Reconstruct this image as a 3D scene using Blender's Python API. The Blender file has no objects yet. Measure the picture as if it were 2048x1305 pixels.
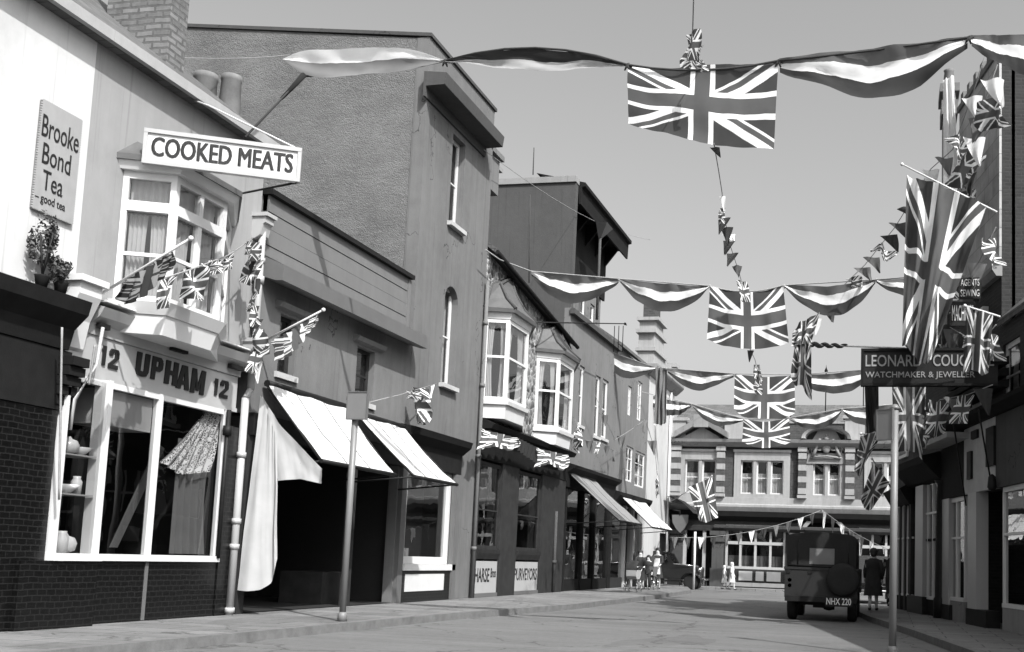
import bpy, bmesh, math, random
from mathutils import Vector, Matrix, noise as mnoise
random.seed(7)
SC = bpy.context.scene
COL = SC.collection
W, H = 2048.0, 1305.0
# ------------------------------------------------------------------ camera
F_PX = 2200.0; PPX, PPY = 1300.0, 879.0
PHI = math.radians(2.0); PIT = math.atan(242.1/2200); YAW = math.radians(12.46)
EYE = Vector((0, 0, 1.2))
cR = Vector((math.cos(YAW), math.sin(YAW), 0))
cF = Vector((-math.sin(YAW)*math.cos(PIT), math.cos(YAW)*math.cos(PIT), math.sin(PIT)))
cU = cR.cross(cF)
cX = cR*math.cos(PHI) + cU*math.sin(PHI)
cY = -cR*math.sin(PHI) + cU*math.cos(PHI)
cam = bpy.data.objects.new('camera', bpy.data.cameras.new('camera')); COL.objects.link(cam)
m = Matrix((cX, cY, -cF)).transposed().to_4x4(); m.translation = EYE
cam.matrix_world = m
cam.data.sensor_width = 36.0; cam.data.lens = 36.0*F_PX/W
cam.data.shift_x = (W/2 - PPX)/W; cam.data.shift_y = (PPY - H/2)/W
cam.data.clip_end = 1000; SC.camera = cam

def ray(px, py): return cX*(px-PPX) - cY*(py-PPY) + cF*F_PX
def hit(px, py, P, N):
    d = ray(px, py); return EYE + d*((Vector(P)-EYE).dot(N)/d.dot(N))
def hx(px, py, X): return hit(px, py, Vector((X,0,0)), Vector((1,0,0)))
def hy(px, py, Y): return hit(px, py, Vector((0,Y,0)), Vector((0,1,0)))
def hz(px, py, Z): return hit(px, py, Vector((0,0,Z)), Vector((0,0,1)))

# ------------------------------------------------------------------ materials (all greys: the photograph is black and white)
class NT:
    def __init__(s, name):
        s.m = bpy.data.materials.new(name); s.m.use_nodes = True
        s.t = s.m.node_tree; s.t.nodes.clear()
        s.out = s.t.nodes.new('ShaderNodeOutputMaterial')
    def n(s, typ, ins=None, **kw):
        nd = s.t.nodes.new(typ)
        for k, v in kw.items(): setattr(nd, k, v)
        for k, v in (ins or {}).items():
            if hasattr(v, 'is_output') or isinstance(v, bpy.types.NodeSocket): s.t.links.new(v, nd.inputs[k])
            else: nd.inputs[k].default_value = v
        return nd
    def math(s, op, a, b=0.0, c=0.0, clamp=False):
        nd = s.n('ShaderNodeMath', {0: a, 1: b, 2: c}, operation=op); nd.use_clamp = clamp
        return nd.outputs[0]
    def grey(s, v):
        return s.n('ShaderNodeCombineColor', {0: v, 1: v, 2: v}).outputs[0]
    def coords(s, kind='Object'): return s.n('ShaderNodeTexCoord').outputs[kind]
    def noise(s, vec, scale, detail=4, rough=0.55):
        return s.n('ShaderNodeTexNoise', {'Vector': vec, 'Scale': scale, 'Detail': detail, 'Roughness': rough}).outputs['Fac']
    def scaled(s, vec, sc):
        return s.n('ShaderNodeMapping', {'Vector': vec, 'Scale': sc}).outputs[0]
    def bsdf(s, col, rough=0.8, bump=None, bstr=0.3, bdist=0.02, spec=0.3, metal=0.0):
        ins = {'Base Color': col, 'Roughness': rough, 'Specular IOR Level': spec, 'Metallic': metal}
        b = s.n('ShaderNodeBsdfPrincipled', ins)
        if bump is not None:
            bp = s.n('ShaderNodeBump', {'Height': bump, 'Strength': bstr, 'Distance': bdist})
            s.t.links.new(bp.outputs[0], b.inputs['Normal'])
        return b.outputs[0]
    def done(s, sh): s.t.links.new(sh, s.out.inputs[0]); return s.m

def world_pos(t): return t.n('ShaderNodeNewGeometry').outputs['Position']

def plain(name, v, rough=0.75, amp=0.25, scale=6.0, streak=0.0, bump=0.15, bscale=60.0, spec=0.3, metal=0.0, bdist=0.01):
    t = NT(name); p = world_pos(t)
    n1 = t.noise(p, scale, 5); n2 = t.noise(p, scale*9, 3)
    f = t.math('MULTIPLY_ADD', t.math('SUBTRACT', n1, .5), 2*amp*1.5, 1.0)
    f = t.math('MULTIPLY_ADD', t.math('SUBTRACT', n2, .5), amp, f)
    if streak:
        n3 = t.noise(t.scaled(p, (5, 5, .35)), 1.6, 4)
        f = t.math('MULTIPLY_ADD', t.math('SUBTRACT', n3, .52), 2*streak, f)
    v_ = t.math('MULTIPLY', f, v)
    return t.done(t.bsdf(t.grey(v_), rough, t.noise(p, bscale, 3) if bump else None, bump, bdist, spec, metal))

def render_wall(name, v, amp=.12, streak=.2, bstr=.3, bscale=35, bdist=.02, crack=.6):
    t = NT(name); p = world_pos(t)
    big = t.noise(p, .7, 6, .65); mid = t.noise(p, 5, 5); fine = t.noise(p, bscale, 6, .75)
    st = t.noise(t.scaled(p, (4, 4, .25)), 1.5, 5)
    f = t.math('MULTIPLY_ADD', t.math('SUBTRACT', big, .5), 3*amp, 1)
    f = t.math('MULTIPLY_ADD', t.math('SUBTRACT', mid, .5), 1.6*amp, f)
    f = t.math('MULTIPLY_ADD', t.math('SUBTRACT', fine, .5), 1.4*amp, f)
    f = t.math('MULTIPLY_ADD', t.math('SUBTRACT', st, .5), 2*streak, f)
    # damp patches, sooty drips and hairline cracks
    pt_ = t.noise(t.scaled(p, (.5, .5, .35)), 1.0, 6, .7); f = t.math('MULTIPLY', f, t.math('MULTIPLY_ADD', t.math('SMOOTH_MIN', pt_, .52, .06), .9, .55))
    dr = t.noise(t.scaled(p, (11, 11, .22)), 1.0, 4, .6); f = t.math('MULTIPLY', f, t.math('SUBTRACT', 1, t.math('MULTIPLY', t.math('MAXIMUM', t.math('SUBTRACT', dr, .58), 0), 1.6)))
    wob = t.n('ShaderNodeTexNoise', {'Vector': p, 'Scale': 2.5, 'Detail': 5.0})
    wp = t.n('ShaderNodeVectorMath', {0: p, 1: wob.outputs['Color']}, operation='ADD').outputs[0]
    ve = t.n('ShaderNodeTexVoronoi', {'Vector': wp, 'Scale': .42}, feature='DISTANCE_TO_EDGE').outputs['Distance']
    ck = t.math('MULTIPLY', t.math('LESS_THAN', ve, .0045), t.math('GREATER_THAN', t.noise(p, .6, 2), .52))
    f = t.math('MULTIPLY', f, t.math('SUBTRACT', 1, t.math('MULTIPLY', ck, crack)))
    return t.done(t.bsdf(t.grey(t.math('MULTIPLY', f, v)), .9, fine, bstr, bdist, .15))

def pebbledash(name, v):
    t = NT(name); p = world_pos(t)
    a = t.noise(t.scaled(p, (1, 1, 1.7)), 9, 7, .8); b = t.n('ShaderNodeTexVoronoi', {'Vector': p, 'Scale': 42.0}).outputs['Distance']
    big = t.noise(p, .5, 5)
    h = t.math('MULTIPLY_ADD', b, -.5, a)
    f = t.math('MULTIPLY_ADD', t.math('SUBTRACT', a, .5), 1.1, 1)
    f = t.math('MULTIPLY_ADD', t.math('SUBTRACT', big, .5), .9, f)
    band = t.noise(t.scaled(p, (1, 1, 3.2)), 1.3, 6, .75); f = t.math('MULTIPLY_ADD', t.math('SUBTRACT', band, .5), .8, f)
    return t.done(t.bsdf(t.grey(t.math('MULTIPLY', f, v)), .95, h, .55, .05, .1))

def brick(name, v, mortar, bw=.225, bh=.075, msize=.012, rough=.8, spec=.2, var=.35, bstr=.5, offset=.5):
    t = NT(name); uv = t.coords('UV')
    wn = t.n('ShaderNodeTexNoise', {'Vector': world_pos(t), 'Scale': 3.0, 'Detail': 3.0}).outputs['Color']
    wv = t.n('ShaderNodeVectorMath', {0: wn, 1: (.5,.5,.5)}, operation='SUBTRACT').outputs[0]
    ws = t.n('ShaderNodeVectorMath', {0: wv, 3: bh*.45}, operation='SCALE').outputs[0]
    uv = t.n('ShaderNodeVectorMath', {0: uv, 1: ws}, operation='ADD').outputs[0]
    b = t.n('ShaderNodeTexBrick', {'Vector': uv, 'Color1': (v*(1-var),)*3+(1,), 'Color2': (v*(1+var),)*3+(1,), 'Mortar': (mortar,)*3+(1,),
            'Scale': 1.0, 'Mortar Size': msize, 'Mortar Smooth': .2, 'Bias': 0.0, 'Brick Width': bw, 'Row Height': bh})
    b.offset = offset
    n = t.noise(world_pos(t), 7, 5, .7)
    mix = t.n('ShaderNodeMixRGB', {0: .5, 1: b.outputs[0], 2: t.grey(t.math('MULTIPLY', n, 1.9*v))}, blend_type='MIX')
    hgt = t.math('MULTIPLY_ADD', n, .5, t.math('SUBTRACT', 1, b.outputs['Fac']))
    return t.done(t.bsdf(mix.outputs[0], rough, hgt, bstr, .012, spec))

def flint(name):
    t = NT(name); p = world_pos(t)
    vo = t.n('ShaderNodeTexVoronoi', {'Vector': p, 'Scale': 5.0, 'Randomness': 1.0})
    ve = t.n('ShaderNodeTexVoronoi', {'Vector': p, 'Scale': 5.0}, feature='DISTANCE_TO_EDGE')
    sep = t.n('ShaderNodeSeparateColor', {0: vo.outputs['Color']})
    edge = t.math('LESS_THAN', ve.outputs['Distance'], .07)
    v = t.math('MULTIPLY_ADD', t.math('POWER', sep.outputs[0], 2.0), .22, .05)
    v = t.math('MULTIPLY', v, t.math('MULTIPLY_ADD', t.noise(p, 14, 4), 1.2, .4))
    v = t.math('MULTIPLY_ADD', edge, .12, v)
    return t.done(t.bsdf(t.grey(v), .7, t.math('SUBTRACT', 1, vo.outputs['Distance']), 1.0, .08, .3))

def tiles(name, v, tw=.17, th=.11):
    t = NT(name); uv = t.coords('UV')
    b = t.n('ShaderNodeTexBrick', {'Vector': uv, 'Color1': (v*.7,)*3+(1,), 'Color2': (v*1.35,)*3+(1,), 'Mortar': (v*.25,)*3+(1,),
            'Scale': 1.0, 'Mortar Size': .008, 'Brick Width': tw, 'Row Height': th})
    n = t.noise(world_pos(t), 2.5, 6, .7)
    mix = t.n('ShaderNodeMixRGB', {0: .45, 1: b.outputs[0], 2: t.grey(t.math('MULTIPLY', n, 1.9*v))})
    return t.done(t.bsdf(mix.outputs[0], .85, t.math('SUBTRACT', n, b.outputs['Fac']), .6, .03, .2))

def glass(name, gloss=.9, tint=.75):
    t = NT(name)
    ge = t.n('ShaderNodeNewGeometry'); dt = t.n('ShaderNodeVectorMath', {0: ge.outputs['Normal'], 1: ge.outputs['Incoming']}, operation='DOT_PRODUCT').outputs['Value']
    fr = t.math('MULTIPLY_ADD', t.math('POWER', t.math('SUBTRACT', 1, t.math('ABSOLUTE', dt)), 4.0), .95, .05)
    fac = t.math('MULTIPLY_ADD', fr, gloss, .03, True)
    bp = t.n('ShaderNodeBump', {'Height': t.noise(world_pos(t), 1.2, 2), 'Strength': .03, 'Distance': .1})
    gl = t.n('ShaderNodeBsdfGlossy', {'Color': (.9, .9, .9, 1), 'Roughness': .01, 'Normal': bp.outputs[0]})
    tr = t.n('ShaderNodeBsdfTransparent', {'Color': (tint, tint, tint, 1)})
    return t.done(t.n('ShaderNodeMixShader', {0: fac, 1: tr.outputs[0], 2: gl.outputs[0]}).outputs[0])

def cloth_shader(t, v, tl=.35):
    n = t.noise(world_pos(t), 3.0, 4)
    v = t.math('MULTIPLY', v, t.math('MULTIPLY_ADD', n, .35, .82))
    c = t.grey(v)
    d = t.n('ShaderNodeBsdfDiffuse', {'Color': c, 'Roughness': .5}); tr = t.n('ShaderNodeBsdfTranslucent', {'Color': c})
    return t.done(t.n('ShaderNodeMixShader', {0: tl, 1: d.outputs[0], 2: tr.outputs[0]}).outputs[0])

RED, BLUE, WHITE = .12, .075, .85
def union_flag(name, red=RED, blue=BLUE, white=WHITE, tl=.3):
    t = NT(name); uv = t.n('ShaderNodeSeparateXYZ', {0: t.coords('UV')})
    x = t.math('MULTIPLY_ADD', uv.outputs[0], 60, -30); y = t.math('MULTIPLY_ADD', uv.outputs[1], 30, -15)
    ax = t.math('ABSOLUTE', x); ay = t.math('ABSOLUTE', y)
    y2 = t.math('MULTIPLY', y, 2)
    s1 = t.math('DIVIDE', t.math('SUBTRACT', y2, x), 2.236); s2 = t.math('DIVIDE', t.math('ADD', y2, x), 2.236)
    dmin = t.math('MINIMUM', t.math('ABSOLUTE', s1), t.math('ABSOLUTE', s2))
    wsal = t.math('LESS_THAN', dmin, 3.0)
    def rstrip(s, sign):
        q = t.math('MULTIPLY', s, t.math('MULTIPLY', t.math('SIGN', x), sign))
        return t.math('MULTIPLY', t.math('GREATER_THAN', q, 0), t.math('LESS_THAN', q, 2.0))
    rs = t.math('MAXIMUM', rstrip(s1, -1), rstrip(s2, -1))
    wc = t.math('MAXIMUM', t.math('LESS_THAN', ax, 5), t.math('LESS_THAN', ay, 5))
    rc = t.math('MAXIMUM', t.math('LESS_THAN', ax, 3), t.math('LESS_THAN', ay, 3))
    def over(base, fac, val):  # base*(1-fac)+val*fac
        return t.math('MULTIPLY_ADD', fac, t.math('SUBTRACT', val, base), base)
    v = over(blue, wsal, white); v = over(v, rs, red); v = over(v, wc, white); v = over(v, rc, red)
    return cloth_shader(t, v, tl)

def stripes(name, cuts, vals, tl=.3):   # v measured from the top edge down
    t = NT(name); uv = t.n('ShaderNodeSeparateXYZ', {0: t.coords('UV')})
    w = t.math('MULTIPLY_ADD', t.math('SUBTRACT', t.noise(t.scaled(t.coords('UV'), (5, 0, 0)), 1.0, 3), .5), .16, uv.outputs[1])
    v = vals[0]
    for c, nv in zip(cuts, vals[1:]):
        f = t.math('GREATER_THAN', w, c)
        v = t.math('MULTIPLY_ADD', f, t.math('SUBTRACT', nv, v), v)
    return cloth_shader(t, v, tl)

def cloth(name, v, tl=.3):
    t = NT(name); return cloth_shader(t, v, tl)

M = {}
M['white_render'] = render_wall('white_painted_render', .43, .05, .06, .15, 30, .01, 0)
M['grey_render'] = render_wall('grey_painted_render', .225, .07, .10, .2, 45, .01, 0)
M['big_render'] = render_wall('smooth_grey_cement', .118, .13, .22, .3, 30, .015)
M['pebble'] = pebbledash('rough_pebbledash', .125)
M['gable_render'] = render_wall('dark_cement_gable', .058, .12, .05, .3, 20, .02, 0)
M['mid_render'] = render_wall('weathered_stucco', .125, .12, .15, .3, 25, .015)
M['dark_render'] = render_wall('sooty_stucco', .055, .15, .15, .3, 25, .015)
M['flint'] = flint('knapped_flint')
M['stone'] = render_wall('pale_dressed_stone', .25, .12, .2, .2, 25, .01, 0)
M['stone_grey'] = render_wall('grey_dressed_stone', .2, .12, .12, .2, 25, .01)
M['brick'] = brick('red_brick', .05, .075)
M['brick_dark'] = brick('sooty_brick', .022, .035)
M['chimney_brick'] = brick('old_chimney_brick', .14, .05, .30, .10, .02, .9, .1, .4, .9)
M['black_tile'] = brick('black_glazed_tile', .003, .022, .15, .075, .006, .3, .35, .4, .2)
M['roof'] = tiles('old_roof_tile', .085)
M['slate'] = tiles('roof_slate', .09, .3, .2)
M['hung_tile'] = tiles('large_hung_tile', .30, .55, .38)
M['white_paint'] = plain('white_gloss_paint', .5, .4, .05, 4, .04, .05, 40, .4)
M['cream_paint'] = plain('cream_gloss_paint', .30, .4, .06, 3, .05, .05, 40, .4)
M['grey_paint'] = plain('grey_oil_paint', .095, .5, .1, 3, .08, .08, 40, .4)
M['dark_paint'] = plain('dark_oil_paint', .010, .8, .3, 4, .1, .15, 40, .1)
M['brown_paint'] = plain('brown_varnished_wood', .022, .7, .35, 5, .15, .15, 40, .15)
M['board'] = plain('weathered_painted_board', .125, .7, .10, 2, .12, .1, 50, .2)
M['black'] = plain('black_iron', .008, .6, .3, 8, 0, .1, 60, .2)
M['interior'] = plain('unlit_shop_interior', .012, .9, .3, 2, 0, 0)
M['lead'] = plain('lead_sheet', .075, .6, .2, 4, .1, .15, 20, .3)
M['sill'] = plain('stone_sill', .34, .8, .15, 4, .1, .2, 40, .2)
M['asphalt'] = None
M['curtain'] = cloth('net_curtain', .6, .45)
M['canvas_white'] = cloth('white_awning_canvas', .46, .08)
M['canvas_grey'] = cloth('buff_awning_canvas', .17, .1)
M['sheet'] = cloth('white_cotton_sheet', .43, .2)
M['glass'] = glass('window_glass', .9, .8)
M['shop_glass'] = glass('shop_plate_glass', 1.0, .72)
def lace_mat(name, v):
    t = NT(name); uv = t.scaled(t.coords('UV'), (46, 34, 1))
    ve = t.n('ShaderNodeTexVoronoi', {'Vector': uv, 'Scale': 1.0}, feature='DISTANCE_TO_EDGE').outputs['Distance']
    big = t.noise(t.coords('UV'), 6, 3)
    hole_ = t.math('MULTIPLY', t.math('GREATER_THAN', ve, .12), t.math('LESS_THAN', big, .60))
    d = t.n('ShaderNodeBsdfDiffuse', {'Color': (v, v, v, 1)}); tr = t.n('ShaderNodeBsdfTransparent')
    return t.done(t.n('ShaderNodeMixShader', {0: t.math('MULTIPLY', hole_, .85), 1: d.outputs[0], 2: tr.outputs[0]}).outputs[0])
M['lace'] = lace_mat('patterned_lace', .5)
M['union'] = union_flag('union_flag_cloth')
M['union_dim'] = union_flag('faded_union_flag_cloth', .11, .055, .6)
M['tri'] = stripes('tricolour_swag_cloth', (.27, .60), (.15, .80, .055))
M['tri_white'] = stripes('white_and_grey_cloth', (.42,), (.86, .2))
M['tri_dark'] = stripes('dark_and_pale_cloth', (.45,), (.045, .38), .35)
M['dark_cloth'] = cloth('dark_blue_cloth', .03, .2)
M['red_cloth'] = cloth('red_bunting_cloth', .10, .3)
M['blue_cloth'] = cloth('blue_bunting_cloth', .06, .3)
M['white_cloth'] = cloth('white_bunting_cloth', .75, .3)
M['pale_cloth'] = cloth('pale_drab_cloth', .17, .3)
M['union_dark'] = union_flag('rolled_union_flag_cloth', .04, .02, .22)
M['soft_white'] = render_wall('grimy_white_render', .36, .08, .12, .15, 30, .01, 0)
M['gutter'] = plain('grey_painted_gutter', .27, .6, .12, 4, .1, .1, 40, .2)
M['rope'] = plain('hemp_rope', .22, .9, .2, 20)
M['dark_rope'] = plain('tarred_rope', .03, .9, .2, 20)
M['wood_pole'] = plain('pale_ash_pole', .5, .6, .15, 4, 0, .05)
M['steel_pole'] = plain('grey_painted_steel', .13, .45, .08, 5, .05, .05, 60, .4)
M['terracotta'] = plain('weathered_clay_pot', .11, .85, .3, 4, .25, .2, 40)
M['skin'] = plain('skin', .38, .6, .05, 8, 0, 0)
M['hair_dark'] = plain('dark_hair', .02, .6, .3, 30)
M['hair_fair'] = plain('fair_hair', .45, .6, .2, 30)
M['coat_dark'] = plain('dark_wool_coat', .02, .9, .3, 10)
M['dress_white'] = plain('white_cotton_dress', .45, .85, .1, 10)
M['dress_grey'] = plain('grey_cotton_dress', .3, .85, .1, 10)
M['shoe'] = plain('dark_shoe_leather', .02, .4, .2, 10)
M['car_paint'] = plain('black_car_enamel', .012, .15, .1, 4, 0, 0, 40, .6)
M['chrome'] = plain('chrome_plate', .6, .15, .05, 5, 0, 0, 40, .5, 1.0)
M['rubber'] = plain('tyre_rubber', .009, .8, .3, 12)
M['rover_body'] = plain('dark_green_body_paint', .007, .6, .2, 3, .1, .08, 30, .4)
M['rover_canvas'] = plain('dark_canvas_tilt', .019, .9, .2, 3, .1, .25, 14, .1, 0, .02)
M['enamel_sign'] = plain('enamel_sign_face', .25, .35, .1, 6, .1, .05)
M['ink'] = plain('black_sign_paint', .012, .5, .2, 8, 0, 0)
M['gilt'] = plain('faded_gilt_letter', .2, .4, .3, 8, 0, 0)
M['leaf'] = plain('dark_shrub_leaf', .05, .6, .4, 20, 0, 0)
M['pottery'] = plain('white_glazed_pottery', .5, .2, .03, 8, 0, 0, 40, .5)

def ground_mat(name, v, joint=None):
    t = NT(name); p = world_pos(t)
    a = t.noise(p, .35, 6, .6); b = t.noise(p, 60, 4, .7); c = t.noise(t.scaled(p, (.15, 2.2, 1)), 1.0, 5)
    f = t.math('MULTIPLY_ADD', t.math('SUBTRACT', a, .5), .7, 1)
    f = t.math('MULTIPLY_ADD', t.math('SUBTRACT', b, .5), .9, f)
    f = t.math('MULTIPLY_ADD', t.math('SUBTRACT', t.noise(p, 9, 5, .75), .5), .7, f)
    f = t.math('MULTIPLY_ADD', t.math('SUBTRACT', c, .5), .6, f)
    tar = t.math('MULTIPLY', t.math('GREATER_THAN', t.noise(t.scaled(p, (.5, .22, 1)), 1.0, 3, .4), .60), .16)
    spot = t.math('MULTIPLY', t.math('GREATER_THAN', t.noise(p, 3.2, 2), .70), .22)
    wob = t.n('ShaderNodeTexNoise', {'Vector': p, 'Scale': 1.6, 'Detail': 5.0}); wp = t.n('ShaderNodeVectorMath', {0: p, 1: wob.outputs['Color']}, operation='ADD').outputs[0]
    ve = t.n('ShaderNodeTexVoronoi', {'Vector': wp, 'Scale': .3}, feature='DISTANCE_TO_EDGE').outputs['Distance']
    ck = t.math('MULTIPLY', t.math('LESS_THAN', ve, .006), .45)
    f = t.math('MULTIPLY', f, t.math('SUBTRACT', 1, t.math('MAXIMUM', t.math('MAXIMUM', tar, spot), ck)))
    vv = t.math('MULTIPLY', f, v)
    if joint:
        br = t.n('ShaderNodeTexBrick', {'Vector': p, 'Color1': (.85,)*3+(1,), 'Color2': (1.12,)*3+(1,), 'Mortar': (.4,)*3+(1,), 'Scale': 1.0,
                 'Mortar Size': .012, 'Brick Width': joint[0], 'Row Height': joint[1]})
        sp = t.n('ShaderNodeSeparateColor', {0: br.outputs[0]})
        vv = t.math('MULTIPLY', vv, sp.outputs[0])
    return t.done(t.bsdf(t.grey(vv), .85, b, .35, .01, .2))
M['asphalt'] = ground_mat('worn_road_asphalt', .105)
M['paving'] = ground_mat('stone_paving', .14, (.9, .6))
M['kerb'] = plain('granite_kerb', .11, .8, .3, 6, 0, .2)

# ------------------------------------------------------------------ mesh builder
class MB:
    def __init__(s): s.v = []; s.f = []; s.uv = {}; s.smooth = set()
    def quad(s, *p, uv=None):
        i = len(s.v); s.v += [tuple(q) for q in p]; s.f.append(tuple(range(i, i+len(p))))
        if uv: s.uv[len(s.f)-1] = uv
        return s
    def hexa(s, P):  # 8 corners: bottom 4 ccw, top 4 ccw
        i = len(s.v); s.v += [tuple(q) for q in P]
        for f in ((3,2,1,0),(4,5,6,7),(0,1,5,4),(1,2,6,5),(2,3,7,6),(3,0,4,7)): s.f.append(tuple(i+k for k in f))
        return s
    def box(s, x0, x1, y0, y1, z0, z1):
        return s.hexa([(x0,y0,z0),(x1,y0,z0),(x1,y1,z0),(x0,y1,z0),(x0,y0,z1),(x1,y0,z1),(x1,y1,z1),(x0,y1,z1)])
    def prism(s, pts, off):
        n = len(pts); i = len(s.v); off = Vector(off)
        s.v += [tuple(p) for p in pts] + [tuple(Vector(p)+off) for p in pts]
        s.f.append(tuple(range(i+n-1, i-1, -1))); s.f.append(tuple(range(i+n, i+2*n)))
        for k in range(n): s.f.append((i+k, i+(k+1) % n, i+n+(k+1) % n, i+n+k))
        return s
    def tube(s, pts, r, seg=8, r2=None, cap=True):
        pts = [Vector(p) for p in pts]; n = len(pts); base = len(s.v)
        up0 = Vector((0, 0, 1))
        for k, p in enumerate(pts):
            d = (pts[min(k+1, n-1)] - pts[max(k-1, 0)]).normalized()
            a = d.cross(up0 if abs(d.z) < .95 else Vector((1, 0, 0))).normalized(); b = a.cross(d)
            rr = r if r2 is None else r + (r2-r)*k/(n-1)
            for j in range(seg):
                an = 2*math.pi*j/seg; s.v.append(tuple(p + a*rr*math.cos(an) + b*rr*math.sin(an)))
        for k in range(n-1):
            for j in range(seg):
                s.smooth.add(len(s.f))
                s.f.append((base+k*seg+j, base+k*seg+(j+1) % seg, base+(k+1)*seg+(j+1) % seg, base+(k+1)*seg+j))
        if cap:
            s.f.append(tuple(base+j for j in range(seg-1, -1, -1))); s.f.append(tuple(base+(n-1)*seg+j for j in range(seg)))
        return s
    def lathe(s, prof, c, seg=16, axis='Z'):
        base = len(s.v); c = Vector(c); n = len(prof)
        for r, h in prof:
            for j in range(seg):
                a = 2*math.pi*j/seg; x, y = r*math.cos(a), r*math.sin(a)
                q = {'Z': (x, y, h), 'Y': (x, h, y), 'X': (h, x, y)}[axis]
                s.v.append(tuple(c + Vector(q)))
        for k in range(n-1):
            for j in range(seg):
                s.smooth.add(len(s.f))
                s.f.append((base+k*seg+j, base+k*seg+(j+1) % seg, base+(k+1)*seg+(j+1) % seg, base+(k+1)*seg+j))
        s.f.append(tuple(base+j for j in range(seg-1, -1, -1))); s.f.append(tuple(base+(n-1)*seg+j for j in range(seg)))
        return s
    def blob(s, c, rx, ry, rz, seg=12, rings=8):
        prof = [(max(1e-4, math.sin(math.pi*k/rings)), -math.cos(math.pi*k/rings)) for k in range(rings+1)]
        i = len(s.v); s.lathe(prof, (0, 0, 0), seg)
        for k in range(i, len(s.v)):
            x, y, z = s.v[k]; s.v[k] = (c[0]+x*rx, c[1]+y*ry, c[2]+z*rz)
        return s
    def grid(s, fn, nu, nv):
        base = len(s.v)
        for a in range(nu+1):
            for b in range(nv+1): s.v.append(tuple(fn(a/nu, b/nv)))
        for a in range(nu):
            for b in range(nv):
                i = base+a*(nv+1)+b; s.smooth.add(len(s.f))
                s.uv[len(s.f)] = [(a/nu, b/nv), ((a+1)/nu, b/nv), ((a+1)/nu, (b+1)/nv), (a/nu, (b+1)/nv)]
                s.f.append((i, i+nv+1, i+nv+2, i+1))
        return s
    def each(s, name, mat, parent=None):   # one object per loose piece
        par = list(range(len(s.v)))
        def find(i):
            while par[i] != i: par[i] = par[par[i]]; i = par[i]
            return i
        for f in s.f:
            for k in f[1:]: par[find(k)] = find(f[0])
        groups = {}
        for n, f in enumerate(s.f): groups.setdefault(find(f[0]), []).append(n)
        out = []
        for g in groups.values():
            m_ = MB(); idx = {}
            for n in g:
                for k in s.f[n]:
                    if k not in idx: idx[k] = len(m_.v); m_.v.append(s.v[k])
                if n in s.smooth: m_.smooth.add(len(m_.f))
                m_.f.append(tuple(idx[k] for k in s.f[n]))
            out.append(m_.build(name, mat, parent))
        return out
    def build(s, name, mat, parent=None, recalc=True):
        me = bpy.data.meshes.new(name); me.from_pydata(s.v, [], s.f)
        me.materials.append(mat)
        for k in s.smooth: me.polygons[k].use_smooth = True
        uvl = me.uv_layers.new(name='UVMap')
        for p in me.polygons:
            if p.index in s.uv:
                for li, c in zip(p.loop_indices, s.uv[p.index]): uvl.data[li].uv = c
            else:
                n = p.normal; ax, ay, az = abs(n.x), abs(n.y), abs(n.z)
                for li in p.loop_indices:
                    x, y, z = me.vertices[me.loops[li].vertex_index].co
                    if az > .8: c = (x, y)
                    elif ax > ay: c = (y, z if az < .3 else z/max(.2, math.sqrt(1-az*az)))
                    else: c = (x, z if az < .3 else z/max(.2, math.sqrt(1-az*az)))
                    uvl.data[li].uv = c
        if recalc and not s.uv:
            bm = bmesh.new(); bm.from_mesh(me); bmesh.ops.recalc_face_normals(bm, faces=bm.faces); bm.to_mesh(me); bm.free()
        o = bpy.data.objects.new(name, me); COL.objects.link(o)
        if parent: o.parent = parent
        return o

def tag(o, label, cat, group=None):
    o['label'] = label; o['category'] = cat
    if group: o['group'] = group
    return o
def thing(name, label, cat, group=None):
    o = bpy.data.objects.new(name, None); COL.objects.link(o); o.empty_display_size = .2
    return tag(o, label, cat, group)
def struct(name, mb, mat, kind='structure'):
    o = mb.build(name, mat); o['kind'] = kind; return o
def offset_parts(root, loc):  # parts were modelled in world space; put the Empty at the base and keep parts in place
    root.location = loc
    for c in root.children: c.location = Vector(c.location) - Vector(loc)

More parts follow.
